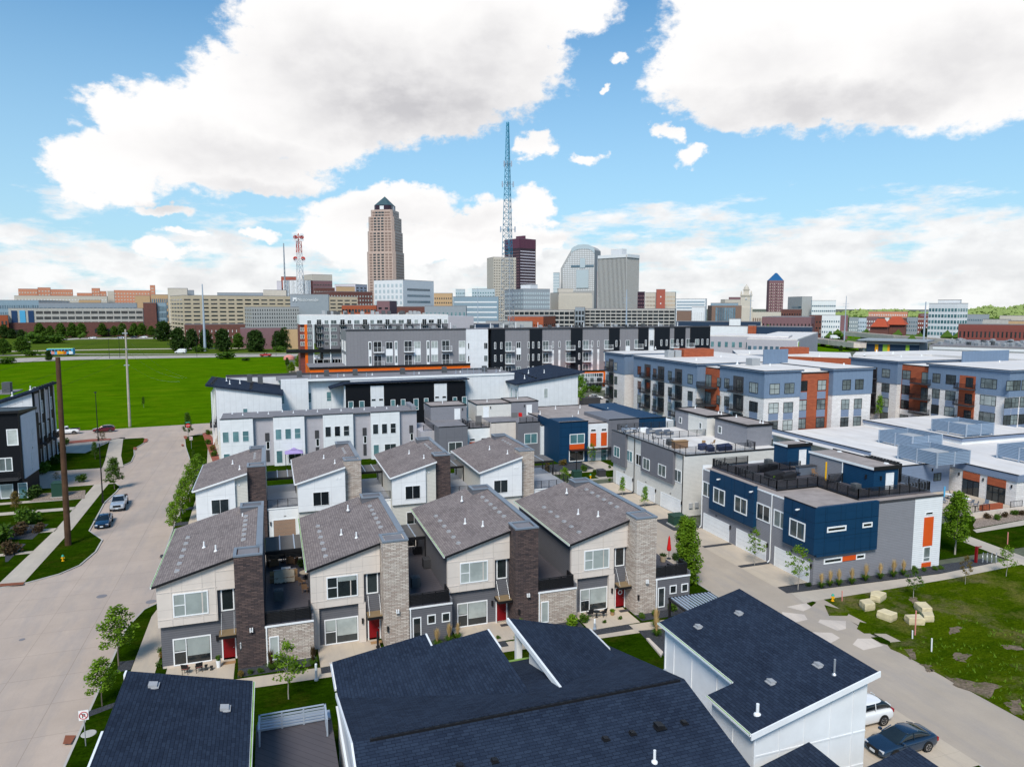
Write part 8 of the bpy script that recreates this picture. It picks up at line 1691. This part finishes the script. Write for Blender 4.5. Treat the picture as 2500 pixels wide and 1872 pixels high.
def chair(label,x,y,z,rz,m='black_metal',cm=None,group=None):
 t=thing('patio_chair',label,'chair',(x,y,z),rz,group)
 for sx in(-.22,.22):
  for sy in(-.2,.2):put_l(t,'leg',('cl',m),lambda:MB().tube((0,0,0),(0,0,.42),.022,n=5),[m],(sx,sy,0))
 put_l(t,'seat',('cs',m),lambda:MB().box(-.27,.27,-.25,.25,.42,.46),[m],(0,0,0));put_l(t,'backrest',('cb',m),lambda:MB().slab((-.27,.22,.47),(.27,.22,.47),(.27,.34,.95),(-.27,.34,.95),.03),[m],(0,0,0))
 if cm:put_l(t,'cushion',('cc',cm),lambda:MB().box(-.25,.25,.1,.24,.5,.82),[cm],(0,0,0))
 return t
def table(label,x,y,z,r=.5,h=.72,m='black_metal',top='black_metal',box=None):
 t=thing('patio_table',label,'table',(x,y,z))
 if box:
  MB().box(x-box[0]/2,x+box[0]/2,y-box[1]/2,y+box[1]/2,z+h-.05,z+h).build('table_top',top,t)
  for sx in(-1,1):
   for sy in(-1,1):MB().box(x+sx*(box[0]/2-.08)-.03,x+sx*(box[0]/2-.08)+.03,y+sy*(box[1]/2-.08)-.03,y+sy*(box[1]/2-.08)+.03,z,z+h-.05).build('leg',m,t)
 else:MB().lathe([(r,h-.04),(r,h)],18,c=(x,y,z)).build('table_top',top,t);MB().lathe([(r*.5,0),(.05,.04),(.05,h-.04)],10,c=(x,y,z)).build('pedestal',m,t)
 return t
def planter(label,x,y,z,r=.25,h=.5,m='white_trim',pm='leaf_mid',ph=.7):
 t=thing('planter_pot',label,'plant pot',(x,y,z));MB().lathe([(r*.75,0),(r,h),(r*.85,h),(r*.8,h-.06)],14,c=(x,y,z)).build('pot',m,t);random.seed(4);b=MB();leaves(b,(x,y,z+h+ph*.4),(r*1.1,r*1.1,ph*.5),110,.09);b.build('plant',pm,t)
chair('black cane chair with pink cushion, left of the pair by the first red door',*G(*zJ(330,1560),.13),.13,pi-.3,cm='pink_fabric');chair('black cane chair with pink cushion, right of the pair by the first red door',*G(*zJ(430,1545),.13),.13,pi+.2,cm='pink_fabric')
planter('white pot with a leafy plant beside the first red door',*G(*zJ(581,1510),.13),.13,.2,.62,ph=.5)
for k in(0,1):p=G(*zJ(485+42*k,1530),.13);t=thing('lantern',['taller black lantern left of the white pot','smaller black lantern beside the white pot'][k],'lantern',(*p,.13));MB().box(p[0]-.12,p[0]+.12,p[1]-.12,p[1]+.12,.13,.17).box(p[0]-.12,p[0]+.12,p[1]-.12,p[1]+.12,.5-.1*k,.55-.1*k).build('frame','black_metal',t);MB().box(p[0]-.09,p[0]+.09,p[1]-.09,p[1]+.09,.172,.498-.1*k).build('pane','glass_dark',t)
def mat_(label,x,y,w=1.0,d=.5,m='wood_tan'):o=MB().box(x-w/2,x+w/2,y-d/2,y+d/2,.136,.155).build('doormat',m);tag(o,label,'doormat')
mat_('brown doormat with dark lettering at the first red door',-4.2,61.9);mat_('brown doormat at the second red door',8.1,61.6);mat_('black doormat at the third red door',20.2,61.2,m='dark_gray');mat_('dark round-ended doormat at the rightmost red door',32.3,60.4,m='dark_gray')
zd=3.46
def dpt(f,x,y,z=zd):return G(*f(x,y),z)
p=dpt(zJ,1000,735);armchair('wicker armchair with gray cushion under the first pergola',p[0],p[1]+.3,zd,pi+.3);p=dpt(zJ,1150,715);armchair('wicker armchair at the back right of the first deck',p[0],p[1]+.3,zd,pi-.5);p=dpt(zJ,1075,700);table('small round table between the two wicker armchairs',*p,zd,.35,.5)
p=dpt(zJ,1100,775);table('white square coffee table on the patterned rug',*p,zd,box=(.9,.6),h=.42,top='white_trim');o=MB().box(p[0]-1.2,p[0]+1.0,p[1]-.7,p[1]+.9,zd,zd+.012).build('rug','purple_white');tag(o,'pale patterned rug under the white coffee table','rug')
p=dpt(zJ,1085,850)
t=thing('sofa','tan sofa under a crumpled beige cover on the first deck','sofa',(*p,zd));MB().box(p[0]-1.3,p[0]+1.3,p[1]-.1,p[1]+.7,zd,zd+.42).build('seat','wicker',t);MB().box(p[0]-1.3,p[0]+1.3,p[1]+.71,p[1]+.9,zd,zd+.85).build('backrest','wood_tan',t)
random.seed(8);b=MB();n=14;v=[]
for j in range(n):
 for i in range(n):u,w_=i/(n-1),j/(n-1);v.append((p[0]-.9+1.9*u,p[1]-.55+1.5*w_,zd+(.12+.8*min(1,w_*1.3))*(1-.25*abs(u-.5))+rnd(-.07,.07)))
b.add(v,[(j*n+i,j*n+i+1,(j+1)*n+i+1,(j+1)*n+i)for j in range(n-1)for i in range(n-1)]).build('cover','tan_fabric',t,smooth=True)
p=dpt(zJ,1250,830);table('round tan table at the right side of the first deck',*p,zd,.55,.72,top='tan_fabric');p=dpt(zJ,1250,935);chair('wicker dining chair near the first deck railing',*p,zd,2.8,'wicker');p=dpt(zJ,1225,880);chair('wicker dining chair beside the round tan table',*p,zd,2.2,'wicker')
def top_ac(label,x,y,z):o=acunit(H1[0],x,y,z,.85,.95);m=o.matrix_basis.copy();o.parent=None;o.matrix_basis=Matrix.Translation((x,y,z));tag(o,label,'air conditioner','air conditioners on the roof decks');return o
top_ac('gray air conditioner in the middle of the first deck',*dpt(zJ,1045,990),zd);top_ac('gray air conditioner near the chimney on the second deck',*dpt(zK,178,775),zd)
p=dpt(zK,283,655);o=MB().box(p[0]-.75,p[0]+.75,p[1],p[1]+1.0,zd,zd+1.0).build('storage_box','dark_gray',bevel=.05);tag(o,'dark brown covered storage box on the second deck','storage box')
p=dpt(zK,190,560)
for k in range(3):armchair(['black lounge seat at the left of the second deck corner group','black lounge seat in the middle of the second deck group','black lounge seat at the right of the second deck group'][k],p[0]+.1+k*.95,p[1]+.3+k*.2,zd,pi if k<2 else pi/2,'black_fabric','black_fabric')
p=dpt(zK,1850,580,3.9);planter('cream pot beside the closed red umbrella',p[0],p[1],zd,.35,.6,'terracotta','leaf_dark',.3)
p=dpt(zK,1888,590,3.46);t=thing('closed_umbrella','closed bright red umbrella on the rightmost deck','umbrella',(p[0],p[1],zd));MB().lathe([(.25,0),(.25,.06),(.03,.07),(.03,1.2)],10,c=(p[0],p[1],zd)).build('pole','black_metal',t);MB().lathe([(.2,.9),(.24,1.1),(.16,1.7),(.1,2.3),(.03,2.5)],10,c=(p[0],p[1],zd)).build('canopy','red_fabric',t)
for k,(x,y)in enumerate(((1835,690),(1900,680),(1960,640))):p=dpt(zK,x,y,3.46);chair(['black chair by the chimney on the rightmost deck','black chair in the middle of the rightmost deck','black chair at the corner of the rightmost deck'][k],*p,zd,1+k,'black_metal')
bush(*dpt(zK,1925,600),.7,'dark potted foliage along the rightmost deck railing','leaf_dark',zd);bush(*dpt(zK,1985,640),.6,'dark leafy plants at the corner of the rightmost deck','leaf_dark',zd);bush(*dpt(zJ,1225,745),.75,'dark potted foliage in the corner of the first deck','leaf_dark',zd+.1)
for k,(x,y)in enumerate(((1355,985),(1445,980),(1325,950))):p=G(*zK(x,y),.13);chair(['black wicker chair left of the small patio table','black wicker chair right of the small patio table','black chair against the window by the rightmost door'][k],*p,.13,pi+.4*k,'black_fabric')
p=G(*zK(1400,985),.13);table('small black table between chairs at the rightmost red door',*p,.13,.35,.6);p=G(*zK(1507,970),.13);planter('square wooden planter with green plants at the rightmost door',*p,.13,.22,.35,'wood_tan','leaf_bright',.3)
def wreath():b=MB();[b.tube((cos(a)*.2,0,sin(a)*.2),(cos(a+.35)*.2,0,sin(a+.35)*.2),.045,n=5)for a in[k*.35 for k in range(18)]];return b
put('wreath','wr',wreath,['sign_white'],H1[3],-3.45+36.3-.62,59.15+2.02,1.75)
# roof deck of the cream terrace
zt_=9.0
p=G(*zY(262,1090),zt_);table('pale blue dining table on the cream terrace roof deck',*p,zt_,box=(2.0,1.1),h=.75,top='apt_blue_pale')
for k,(x,y)in enumerate(((195,1095),(230,1120),(325,1085),(360,1080),(210,1060))):chair(['slate chair at the left end of the pale dining table','slate chair before the pale dining table','first slate chair right of the pale dining table','second slate chair right of the pale dining table','slate chair behind the pale dining table'][k],*G(*zY(x,y),zt_),zt_,k*1.2,'slate_metal')
for k,(x,y)in enumerate(((500,1095),(610,1110),(700,1110))):armchair(['slate outdoor seat beside the white tub on the roof deck','slate outdoor seat in the middle of the roof deck row','slate outdoor seat at the right of the roof deck row'][k],*G(*zY(x,y),zt_),zt_,.2,'slate_metal','cushion',w=1.4)
p=G(*zY(440,1085),zt_);o=MB().box(p[0]-.8,p[0]+.8,p[1],p[1]+1.2,zt_,zt_+.7).build('storage_box','white_trim',bevel=.05);tag(o,'white storage tub on the cream terrace roof deck','storage box')
top_ac('gray air conditioner on the cream terrace deck beside the tan bar',*G(*zY(712,1225),zt_),zt_)
p=G(*zY(835,1262),zt_);t=thing('outdoor_bar','tan brick outdoor bar counter on the cream terrace roof','bar counter',(*p,zt_));MB().box(p[0]-1,p[0]+1.3,p[1],p[1]+.9,zt_,zt_+1.05).build('counter','wicker',t);MB().box(p[0]-1.1,p[0]+1.4,p[1]-.1,p[1]+1,zt_+1.051,zt_+1.12).build('counter_top','wood_tan',t)
for k,(x,y)in enumerate(((1095,1235),(1195,1230))):chair(['left wooden folding chair on the cream terrace deck','right wooden folding chair on the cream terrace deck'][k],*G(*zY(x,y),zt_),zt_,2.5+k,'wood_tan')
for k,(x,y,w)in enumerate(((1110,1285,1.3),(1190,1300,1.0),(1350,1290,2.2))):
 p=G(*zY(x,y),zt_);o=MB().prism([(p[0]-w/2,p[1]),(p[0]+w/2,p[1]),(p[0]+w/2,p[1]+1),(p[0]-w/2,p[1]+1)],zt_,[zt_+.6,zt_+.7,zt_+1.0,zt_+.9]).build('furniture_cover','navy_fabric',bevel=.08);tag(o,['navy fabric cover over the left corner seat','navy fabric cover over the middle corner seat','long navy fabric cover before the gray stair tower'][k],'furniture cover')
# roof deck of the navy terrace
z8=8.52;Z4=zz(1780,1040,3.95)
def q4(x,y):return G(*Z4(x,y),z8)
for k,(x,y,w,d_,h_)in enumerate(((470,520,2.2,1.4,1.0),(590,520,2.0,1.0,.9),(400,440,2.4,1.0,.9))):
 p=q4(x,y);o=MB().prism([(p[0]-w/2,p[1]),(p[0]+w/2,p[1]),(p[0]+w/2,p[1]+d_),(p[0]-w/2,p[1]+d_)],z8,[z8+h_*.7,z8+h_,z8+h_*1.05,z8+h_*.8]).build('furniture_cover','black_fabric',bevel=.12);tag(o,['black fabric cover over a grill at the centre of the navy terrace deck','long black fabric cover right of the covered grill','black covered table at the back of the navy terrace deck'][k],'furniture cover')
p=q4(760,470);t=thing('outdoor_bar','slatted dark bar counter on the navy terrace deck','bar counter',(*p,z8));MB().box(p[0]-1.4,p[0]+1.2,p[1],p[1]+.7,z8,z8+1.1).build('counter','slate_metal',t);MB().box(p[0]-1.5,p[0]+1.3,p[1]-.1,p[1]+.8,z8+1.101,z8+1.17).build('counter_top','dark_gray',t)
p=q4(930,520);o=MB().tube((p[0],p[1],z8),(p[0],p[1],z8+2.3),.11,n=10).build('yellow_post','yellow_paint');tag(o,'yellow heater post beside the gray stair tower','post')
p=q4(800,470);chair('brown bar stool before the dark counter',p[0]-.3,p[1]-.8,z8,0,'wicker');p=q4(665,480);chair('black stool left of the dark counter',*p,z8,1.0)
top_ac('light air conditioner beside the blue stair house door',*q4(1220,630),z8);top_ac('light air conditioner at the foot of the far blue stair house',*q4(378,385),z8)
p=q4(420,520);bush(p[0],p[1],.35,'small green plant among the covered furniture','leaf_lime',z8+.3)
# restaurant patio
random.seed(12)
for k,(x,y)in enumerate(((1390,960),(1470,985),(1590,1010))):p=G(*zM(x,y),.5);table(['white patio table nearest the gray-blue wall','white patio table in the middle of the restaurant patio','white patio table under the right orange panel'][k],*p,.5,.55,.75,top='white_trim')
for k,(x,y)in enumerate(((1360,1010),(1430,940),(1560,980),(1640,1030),(1690,1050),(1800,1040))):chair(['dark chair at the left corner of the restaurant patio','dark chair behind the first white patio table','dark chair between the second and third patio tables','dark chair right of the third patio table','gray chair left on the raised planter','gray chair right on the raised planter'][k],*G(*zM(x,y),.5),.5,k,'slate_metal')
p=G(*zM(1345,1000),.1);o=MB().tube((p[0],p[1],.1),(p[0],p[1],2.6),.12,n=8).build('patio_banner','banner_sky');tag(o,'narrow blue feather banner beside the white terrace wall','banner')
mh=[('gutter',785,338),('x',1165,380),('y',170,672)]
for(k,x,y),lb,r in zip(mh,('dark round manhole cover in the middle of the near street','gray round manhole cover near the first house corner','small round valve cover in the wide street'),(.5,.5,.25)):p=G(*zI(x,y));o=MB().lathe([(r,.0),(r,.012)],20,c=(*p,.005)).build('manhole_cover','membrane_gray');tag(o,lb,'manhole cover')
p=G(*zI(685,1410));o=MB().lathe([(.5,0),(.47,.03)],20,c=(*p,.12)).build('manhole_cover','concrete_far');tag(o,'round concrete utility lid in the grass by the no parking sign','manhole cover')
p=G(*zL(90,925),0);t=thing('covered_grill','black covered grill against the white wall of the lower right house','grill',(25.2,41.0,.1));MB().box(24.3,25.7,40.6,41.3,3.3,4.1).build('cover','black_fabric',t,bevel=.12);MB().box(23.2,25.95,36,42.2,.1,3.28).build('deck','light_metal',t)
rail(t,23.3,42.1,25.9,42.1,3.3,1.0,4,m='light_metal',r=.05,pr=.05);rail(t,23.3,36,23.3,42.1,3.3,1.0,4,m='light_metal',r=.05,pr=.05)
# ================================================================= PLANTING
GT='young trees on the street verge'
for k,(x,y,h,lb)in enumerate(((-12.9,100.5,4.4,'young verge tree nearest the first street corner house'),(-12.7,106.5,4.6,'second young verge tree, behind the one nearest the corner'),(-12.7,111.8,5.0,'third young verge tree, just past the no parking sign'),(-12.6,117.5,5.2,'fourth young verge tree in the row along the street'),(-12.4,123.0,5.6,'fifth young verge tree, tallest in the row along the street'),(-12.2,128.5,5.2,'last young verge tree before the white row'))):tree('young',x,y,h,lb,group=GT,w=1.05)
p=G(*zI(918,882));tree('young',p[0],p[1],5.0,'young green street tree beside the first house at the lower left',w=1.25);p=G(*zI(790,1195));tree('young',p[0],p[1],3.6,'small young tree above the second gravel bed at the lower left',w=1.3,leaf='leaf_bright');
p=G(*zE(885,1092));tree('young_dark',p[0],p[1],5.2,'dark conical young tree at the tip of the left lawn beside the street',w=1.1);p=G(*zE(735,860));tree('young_dark',p[0],p[1],3.4,'small dark tree on the lawn behind the lamp',w=.9);p=G(*zE(1452,690));tree('young_dark',p[0],p[1],5.6,'dark young tree behind the stop sign',w=.8);p=G(*zE(1495,858));tree('young_dark',p[0],p[1],1.8,'tiny dark sapling on the grass strip below the stop sign')
p=G(*zE(125,1285));tree('young',p[0],p[1],3.3,'small orange-leaved tree on the left lawn',leaf='leaf_rust');p=G(*zE(440,1040));tree('airy',p[0],p[1],1.8,'thin brownish sapling left of the brown pole',leaf='leaf_rust');p=G(*zE(790,745));tree('airy',p[0],p[1],3.0,'sparse brownish sapling behind the curved lamp',leaf='leaf_rust')
p=G(*zE(1055,500));tree('sapling',p[0],p[1]+12,3.0,'thin sapling in the field right of the pale pole',leaf='leaf_mid')
p=(704.7,1709.4);q=G(*p);tree('airy',q[0],q[1],4.6,'airy young tree on the small lawn between the two navy roofs',w=.95)
for k,(x,yb,yt,kd,lb)in enumerate(((765,1357,1080,'airy','spreading young tree before the middle white garage door'),(1100,1547,1210,'airy','spreading young tree at the corner of the blue box'))):
 p=G(*zH(x,yb));z=(lambda d:CH+d[2]*hypot(*p)/hypot(d[0],d[1]))(ray(*zH(x,yt)));tree(kd,p[0],p[1],z,lb,.03,w=.85,leaf='leaf_bright')
for x,yb,yt,lb in((1640,1142,1000,'small lime-green sapling at the far cream garage'),(1815,1228,1075,'small lime-green sapling between the cream garages')):
 p=G(*zG(x,yb));z=(lambda d:CH+d[2]*hypot(*p)/hypot(d[0],d[1]))(ray(*zG(x,yt)));tree('sapling',p[0],p[1],z,lb,.03,w=1.15)
p=G(*zG(1325,462));tree('sapling',p[0],p[1],9.5,'bright lime young tree on the island before the orange ground floor',.1,w=1.1)
for x,y,h,lb in((42.0,64.0,7.2,'columnar tree rising beside the rightmost deck'),(44.6,69.2,5.8,'second columnar tree at the alley corner behind the red umbrella')):tree('column',x,y,h,lb,.05,w=1.0,group='columnar trees by the alley')
p=G(*zM(1465,1565));tree('maple',p[0],p[1],7.6,'tall young maple on the lawn right of the white and orange wall',.05,w=.85)
for x,yb,yt,f,kd,lb in((1990,355,130,zL,'airy','low spreading young tree on the boulder lawn'),(2020,1800,1480,zM,'airy','young spreading tree beside the bike racks at right')):
 p=G(*f(x,yb));z=(lambda d:CH+d[2]*hypot(*p)/hypot(d[0],d[1]))(ray(*f(x,yt)));tree(kd,p[0],p[1],z,lb,.05,w=1.0,leaf='leaf_mid' if f==zL else 'leaf_bright')
p=G(*zS(2085,1262));tree('airy',p[0],p[1],3.2,'thin pinkish sapling near the right lawn path',.05,leaf='leaf_rust',w=.7)
p=G(*zG(1405,905));tree('airy',p[0],p[1],4.2,'thin young tree before the orange door panels',.1,w=.7);tree('young',44.2,103.5,4.2,'bushy young tree at the corner of the second row deck',.1,leaf='leaf_bright');tree('column',46.2,116,3.2,'rusty grass-like shrub tree by the navy box',.1,leaf='leaf_rust',w=.8)
for k,(x,y,r,m,lb)in enumerate(((*G(*zE(330,965)),1.9,'leaf_mid','large round bush at the corner of the black terrace'),(*G(*zE(262,1155)),1.9,'leaf_dark','dark spreading bush before the black terrace door'),(*G(*zE(205,1365)),2.2,'leaf_mid','large green bush above the left planting bed'),(*G(*zE(25,1500)),2.4,'leaf_mid','big bush cut by the left edge'),(*G(*zE(150,1440)),1.6,'leaf_brown','brownish shrub in the left planting bed'),(*G(*zE(300,1420)),1.2,'leaf_brown','small brown shrub at the right of the left bed'),(*G(*zE(80,1600)),1.6,'leaf_brown','low brown planting at the lower left bed'),(*G(*zE(640,1030)),1.3,'leaf_mid','loose green shrub right of the brown pole'),(*G(*zE(470,800)),1.8,'leaf_dark','dark shrub beside the black terrace entrance'),(*G(*zE(500,745)),1.3,'leaf_mid','low shrub by the far entrance of the black terrace'),(*G(*zE(430,895)),1.4,'leaf_dark','dark low planting near the entrance step'))):bush(x,y,r,lb,m)
for k,(x,y)in enumerate(((1605,670),(1612,745),(1635,790),(1650,835))):p=G(*zE(x,y));bush(p[0],p[1],1.1,['first low shrub along the white block, farthest up the street','second low shrub along the white block','third low shrub along the white block, yellowish','nearest low shrub along the white block'][k],'leaf_mid' if k!=2 else 'leaf_rust')
for k,(x,y,m)in enumerate(((150,1450,'leaf_rust'),(140,1510,'leaf_mid'),(150,1400,'leaf_mid'))):p=G(*zJ(x,y));bush(p[0],p[1],.5,['yellowish shrub against the first house side','green shrub at the front corner of the first house','small shrub farther along the first house side'][k],m)
for k,(x,y,r,m)in enumerate(((745,1590,.42,'leaf_rust'),(830,1575,.38,'leaf_mid'),(900,1565,.38,'leaf_mid'),(1175,1560,.9,'leaf_mid'),(1090,1520,.9,'leaf_mid'))):p=G(*zJ(x,y));bush(p[0],p[1],r,['yellow-green tuft at the foot of the first dark chimney','middle green tuft below the first dark chimney','right green tuft below the first dark chimney','green shrub before the pale stone block','green shrub left of the grass before the pale stone block'][k],m)
for k,(x,y,s)in enumerate(((990,1540,1.15),(1310,1510,1.15))):p=G(*zJ(x,y));reed(p[0],p[1],s,['rusty green ornamental grass left of the airy tree','rusty ornamental grass right of the pale stone block'][k],True,m=('leaf_mid','leaf_brown'))
for k,(x,y,s)in enumerate(((325,1190,1.1),(405,1160,1.1),(465,1140,1.0))):p=G(*zK(x,y));reed(p[0],p[1],s,['tan plume grass left of three before the third gray block','tan plume grass, middle of three before the third gray block','tan plume grass, right of three before the third gray block'][k])
for k,(x,y,r)in enumerate(((915,1010,1.0),(1225,1050,1.0),(1320,1030,.8),(1455,1030,.3),(1560,1005,.32),(1700,1000,.5),(1800,985,.55),(735,1140,.3),(1920,950,.8))):p=G(*zK(x,y));bush(p[0],p[1],r,['round green shrub beside the third dark chimney','broad green shrub before the fourth pale block','green shrub right of the broad one by the fourth house','tiny green tuft in the rightmost gravel bed','second tiny tuft in the rightmost gravel bed','shrub at the foot of the rightmost chimney','shrub beside the downspout of the rightmost house','little shrub in the gravel before the third door','green shrub behind the slatted pergola'][k],'leaf_bright' if r>.9 else 'leaf_mid')
for k,(x,y)in enumerate(((1800,1060),(1805,1120))):p=G(*zK(x,y));reed(p[0],p[1],1.2,['tall golden grass by the path at the lower right house','second golden grass behind the lower right white house'][k])
p=G(*zK(890,1265));tree('airy',p[0],p[1],3.4,'slim young tree behind the notch of the central navy roof',w=.6)
gx=[(1280,1535),(1345,1520),(1415,1515),(1515,1505),(1620,1480),(1735,1465),(1835,1450),(1912,1435)]
for k,(x,y)in enumerate(gx):p=G(*zH(x,y));reed(p[0],p[1],rnd(1.05,1.25),['first (leftmost)','second','third','fourth','fifth','sixth','seventh','eighth (rightmost)'][k]+' tan plumed grass along the gray wall',True,.03,'plumed grasses along the gray wall')
for k,(x,y)in enumerate(((1995,1395),(2075,1405),(2150,1395),(2200,1390),(1185,1520))):p=G(*zH(x,y));bush(p[0],p[1],.45,['small green clump under the orange panel','green clump before the white wall end','green clump at the white corner','green clump past the white corner','dark low shrub at the gray corner'][k],'leaf_mid' if k<4 else 'leaf_dark',.03)
for k,(x,y)in enumerate(((1650,1210),(1820,1180),(1910,1190),(2000,1160),(2120,1140),(2190,1140),(1380,1170),(1450,1190))):p=G(*zM(x,y));bush(p[0],p[1],.75,['silvery shrub at the patio wall foot','reddish shrub in the pebble bed','green shrub in the pebble bed','wide reddish shrub in the pebble bed','green shrub right in the pebble bed','shrub at the right end of the pebble bed','gray-green shrub by the white corner','gray-green shrub under the maple'][k],['leaf_mid','leaf_brown'][k%2],.06)
for k,(x,y)in enumerate(((1190,905),(1350,955),(1260,975),(1430,960),(1540,1030),(1545,930))):p=G(*zG(x,y));bush(p[0],p[1],1.1 if k<2 else .5,['rusty shrub at the navy box corner','round shrub before the navy box','small tuft left of the path lamp','small tuft right of the path lamp','small shrub beside the dark cabinet','yellow-green shrub by the gray box'][k],'leaf_rust' if k==0 else 'leaf_mid',.14)
for k,(x,y)in enumerate(((1235,462),(1270,330),(1350,335),(1420,335),(1455,340))):p=G(*zG(x,y));bush(p[0],p[1],2.2,['dark shrub behind the flat lavender roof','dry shrub before the orange ground floor','green shrub before the orange ground floor','small shrub near the white SUV','shrub at the apartment corner'][k],'leaf_brown' if k==1 else 'leaf_mid',.1)
# parkway trees
def far_tree(f,x,yb,yt,kd,lb,w=1.0,grp='trees along the parkway',leaf=None):
 p=G(*f(x,yb));z=(lambda d:CH+d[2]*hypot(*p)/hypot(d[0],d[1]))(ray(*f(x,yt)));tree(kd,p[0],p[1],z,lb,0,w,grp,leaf)
num=['first','second','third','fourth','fifth','sixth','seventh','eighth','ninth','tenth','eleventh']
for k,x in enumerate((310,390,472,560,632,790,885,948,1040,1095,1168)):far_tree(zA,x,1026 if x<700 else 1018,920 if k not in(1,6,10)else 940,'round',num[k]+' round tree from the left before the brick garage base',1.0,'round trees before the garage')
for k,(x,yb,yt,kd,w,lb)in enumerate(((1262,1050,905,'round_dark',1.25,'wide dark tree at the right end of the garage'),(1378,1128,960,'round_dark',1.05,'dark tree left of the white van'),(1485,1115,965,'round_dark',.95,'dark tree right of the white van'),(1590,1110,968,'round_dark',1.0,'dark tree behind the tall steel pole'),(1722,1130,965,'round_dark',1.0,'dark tree right of the tall steel pole'),(1838,1118,1000,'round',1.0,'green tree before the plum warehouse'),(1975,1132,975,'round_dark',1.2,'broad dark tree before the warehouse and sheds'),(2140,1115,980,'round_dark',.8,'dark tree left of the orange-cornered apartments'),(2200,1112,955,'round_dark',.8,'dark tree in the gap before the workshop'),(170,1146,1025,'round',1.15,'round green tree on the verge at the far left'),(25,1160,1040,'round',1.1,'round green tree cut by the left edge'),(375,1200,1125,'round_dark',.9,'small dark tree at the field edge under the bus'),(95,1032,960,'round_dark',1.2,'dark tree of the left thicket'),(35,1030,930,'round_dark',1.0,'tallest dark tree of the left thicket'),(165,1032,965,'round_dark',1.2,'dark tree at the right of the left thicket'))):far_tree(zA,x,yb,yt,kd,lb,w)
for k,(x,yb,yt,w,lb)in enumerate(((385,1265,1160,.9,'olive tree at the edge of the orange-cornered apartments'),(320,1400,1340,.7,'small dark tree at the right field corner'),(355,1450,1375,.9,'leafy tree at the apartment car park'),(420,1420,1320,1.0,'taller leafy tree at the apartment car park'),(655,1395,1320,.8,'light green tree in the car park island'))):far_tree(zB,x,yb,yt,'round',lb,w,'trees round the car park','leaf_bright' if k>1 else 'leaf_mid')
for k,(x,y,r,lb)in enumerate(((1762,1188,8,'wide bush at the far edge of the field'),(1905,1203,3.5,'small bush at the far edge of the field'),(60,1225,7,'bush at the left far edge of the field'),(300,1070,16,'overgrown shrub bank left of the far meadow'),(430,1065,14,'overgrown shrub bank behind the bus'),(230,1165,7,'clipped hedge left of the bus'),(1535,1135,7,'clipped hedge right of the white van'),(2140,1130,7,'clipped hedge near the red pickup'))):p=G(*zA(x,y));bush(p[0],p[1],r,lb,'leaf_mid',0,hs=.5)
for k,(x,yb,yt,w,lb)in enumerate(((1175,890,805,1.9,'broad dark tree in front of the elevated road'),(1380,800,745,1.8,'dark tree cluster left of the glass condominium'),(1470,860,795,2.4,'wide dark tree under the glass condominium'),(1685,860,780,1.2,'dark tree right of the glass condominium'),(1250,830,770,2,'dark tree behind the elevated road'),(930,830,765,1.6,'dark tree above the van on the elevated road'),(520,840,805,2.4,'low dark tree line left of the elevated road'),(740,935,890,1.5,'small tree under the elevated road'),(660,935,895,1.4,'small round tree right of the hotel sign'),(800,970,930,.9,'green sapling on the riverside grass'))):far_tree(zQ,x,yb,yt,'round_dark',lb,w,'trees by the elevated road')
p=G(*zQ(1090,1505),2.2);tree('sapling',p[0],p[1],6,'bright green sapling in the apartment courtyard',2.2);p=G(*zR(1930,1165),2.2);tree('airy',p[0],p[1],7,'sparse young tree at the corner of the east apartments',2.2,w=.7)
# reddish sandbox play colours near the field corner
p=G(*zB(335,1350));o=MB().lathe([(3.2,0),(3.0,1.6),(1.0,2.6)],14,c=(*p,0)).build('play_canopy','pink_fabric');tag(o,'pink and teal play canopy at the far corner of the field','play canopy')
random.seed(21);b=MB()
for _ in range(420):
 x,y=rnd(700,1400),rnd(230,640);p=G(*zW(x,y))
 if p[0]<51.6+(p[1]>46)*9:continue
 h=rnd(.08,.3)
 for q in range(5):a=rnd(0,6.28);e=Vector((p[0]+cos(a)*h*.7,p[1]+sin(a)*h*.7,.05+h));o=Vector((p[0]+rnd(-.1,.1),p[1]+rnd(-.1,.1),.05));w_=Vector((-sin(a),cos(a),0))*.035;b.add([o-w_,o+w_,e],[(0,1,2)])
o=b.build('weeds','leaf_bright');tag(o,'scattered taller weeds in the rough lawn at right','weeds',None,'stuff')
# remove the hidden prototypes
for k,(root,H,u)in PROT.items():
 for c in list(root.children):bpy.data.objects.remove(c)
 bpy.data.objects.remove(root)
for o in bpy.data.objects:
 if '_n' in o:del o['_n']
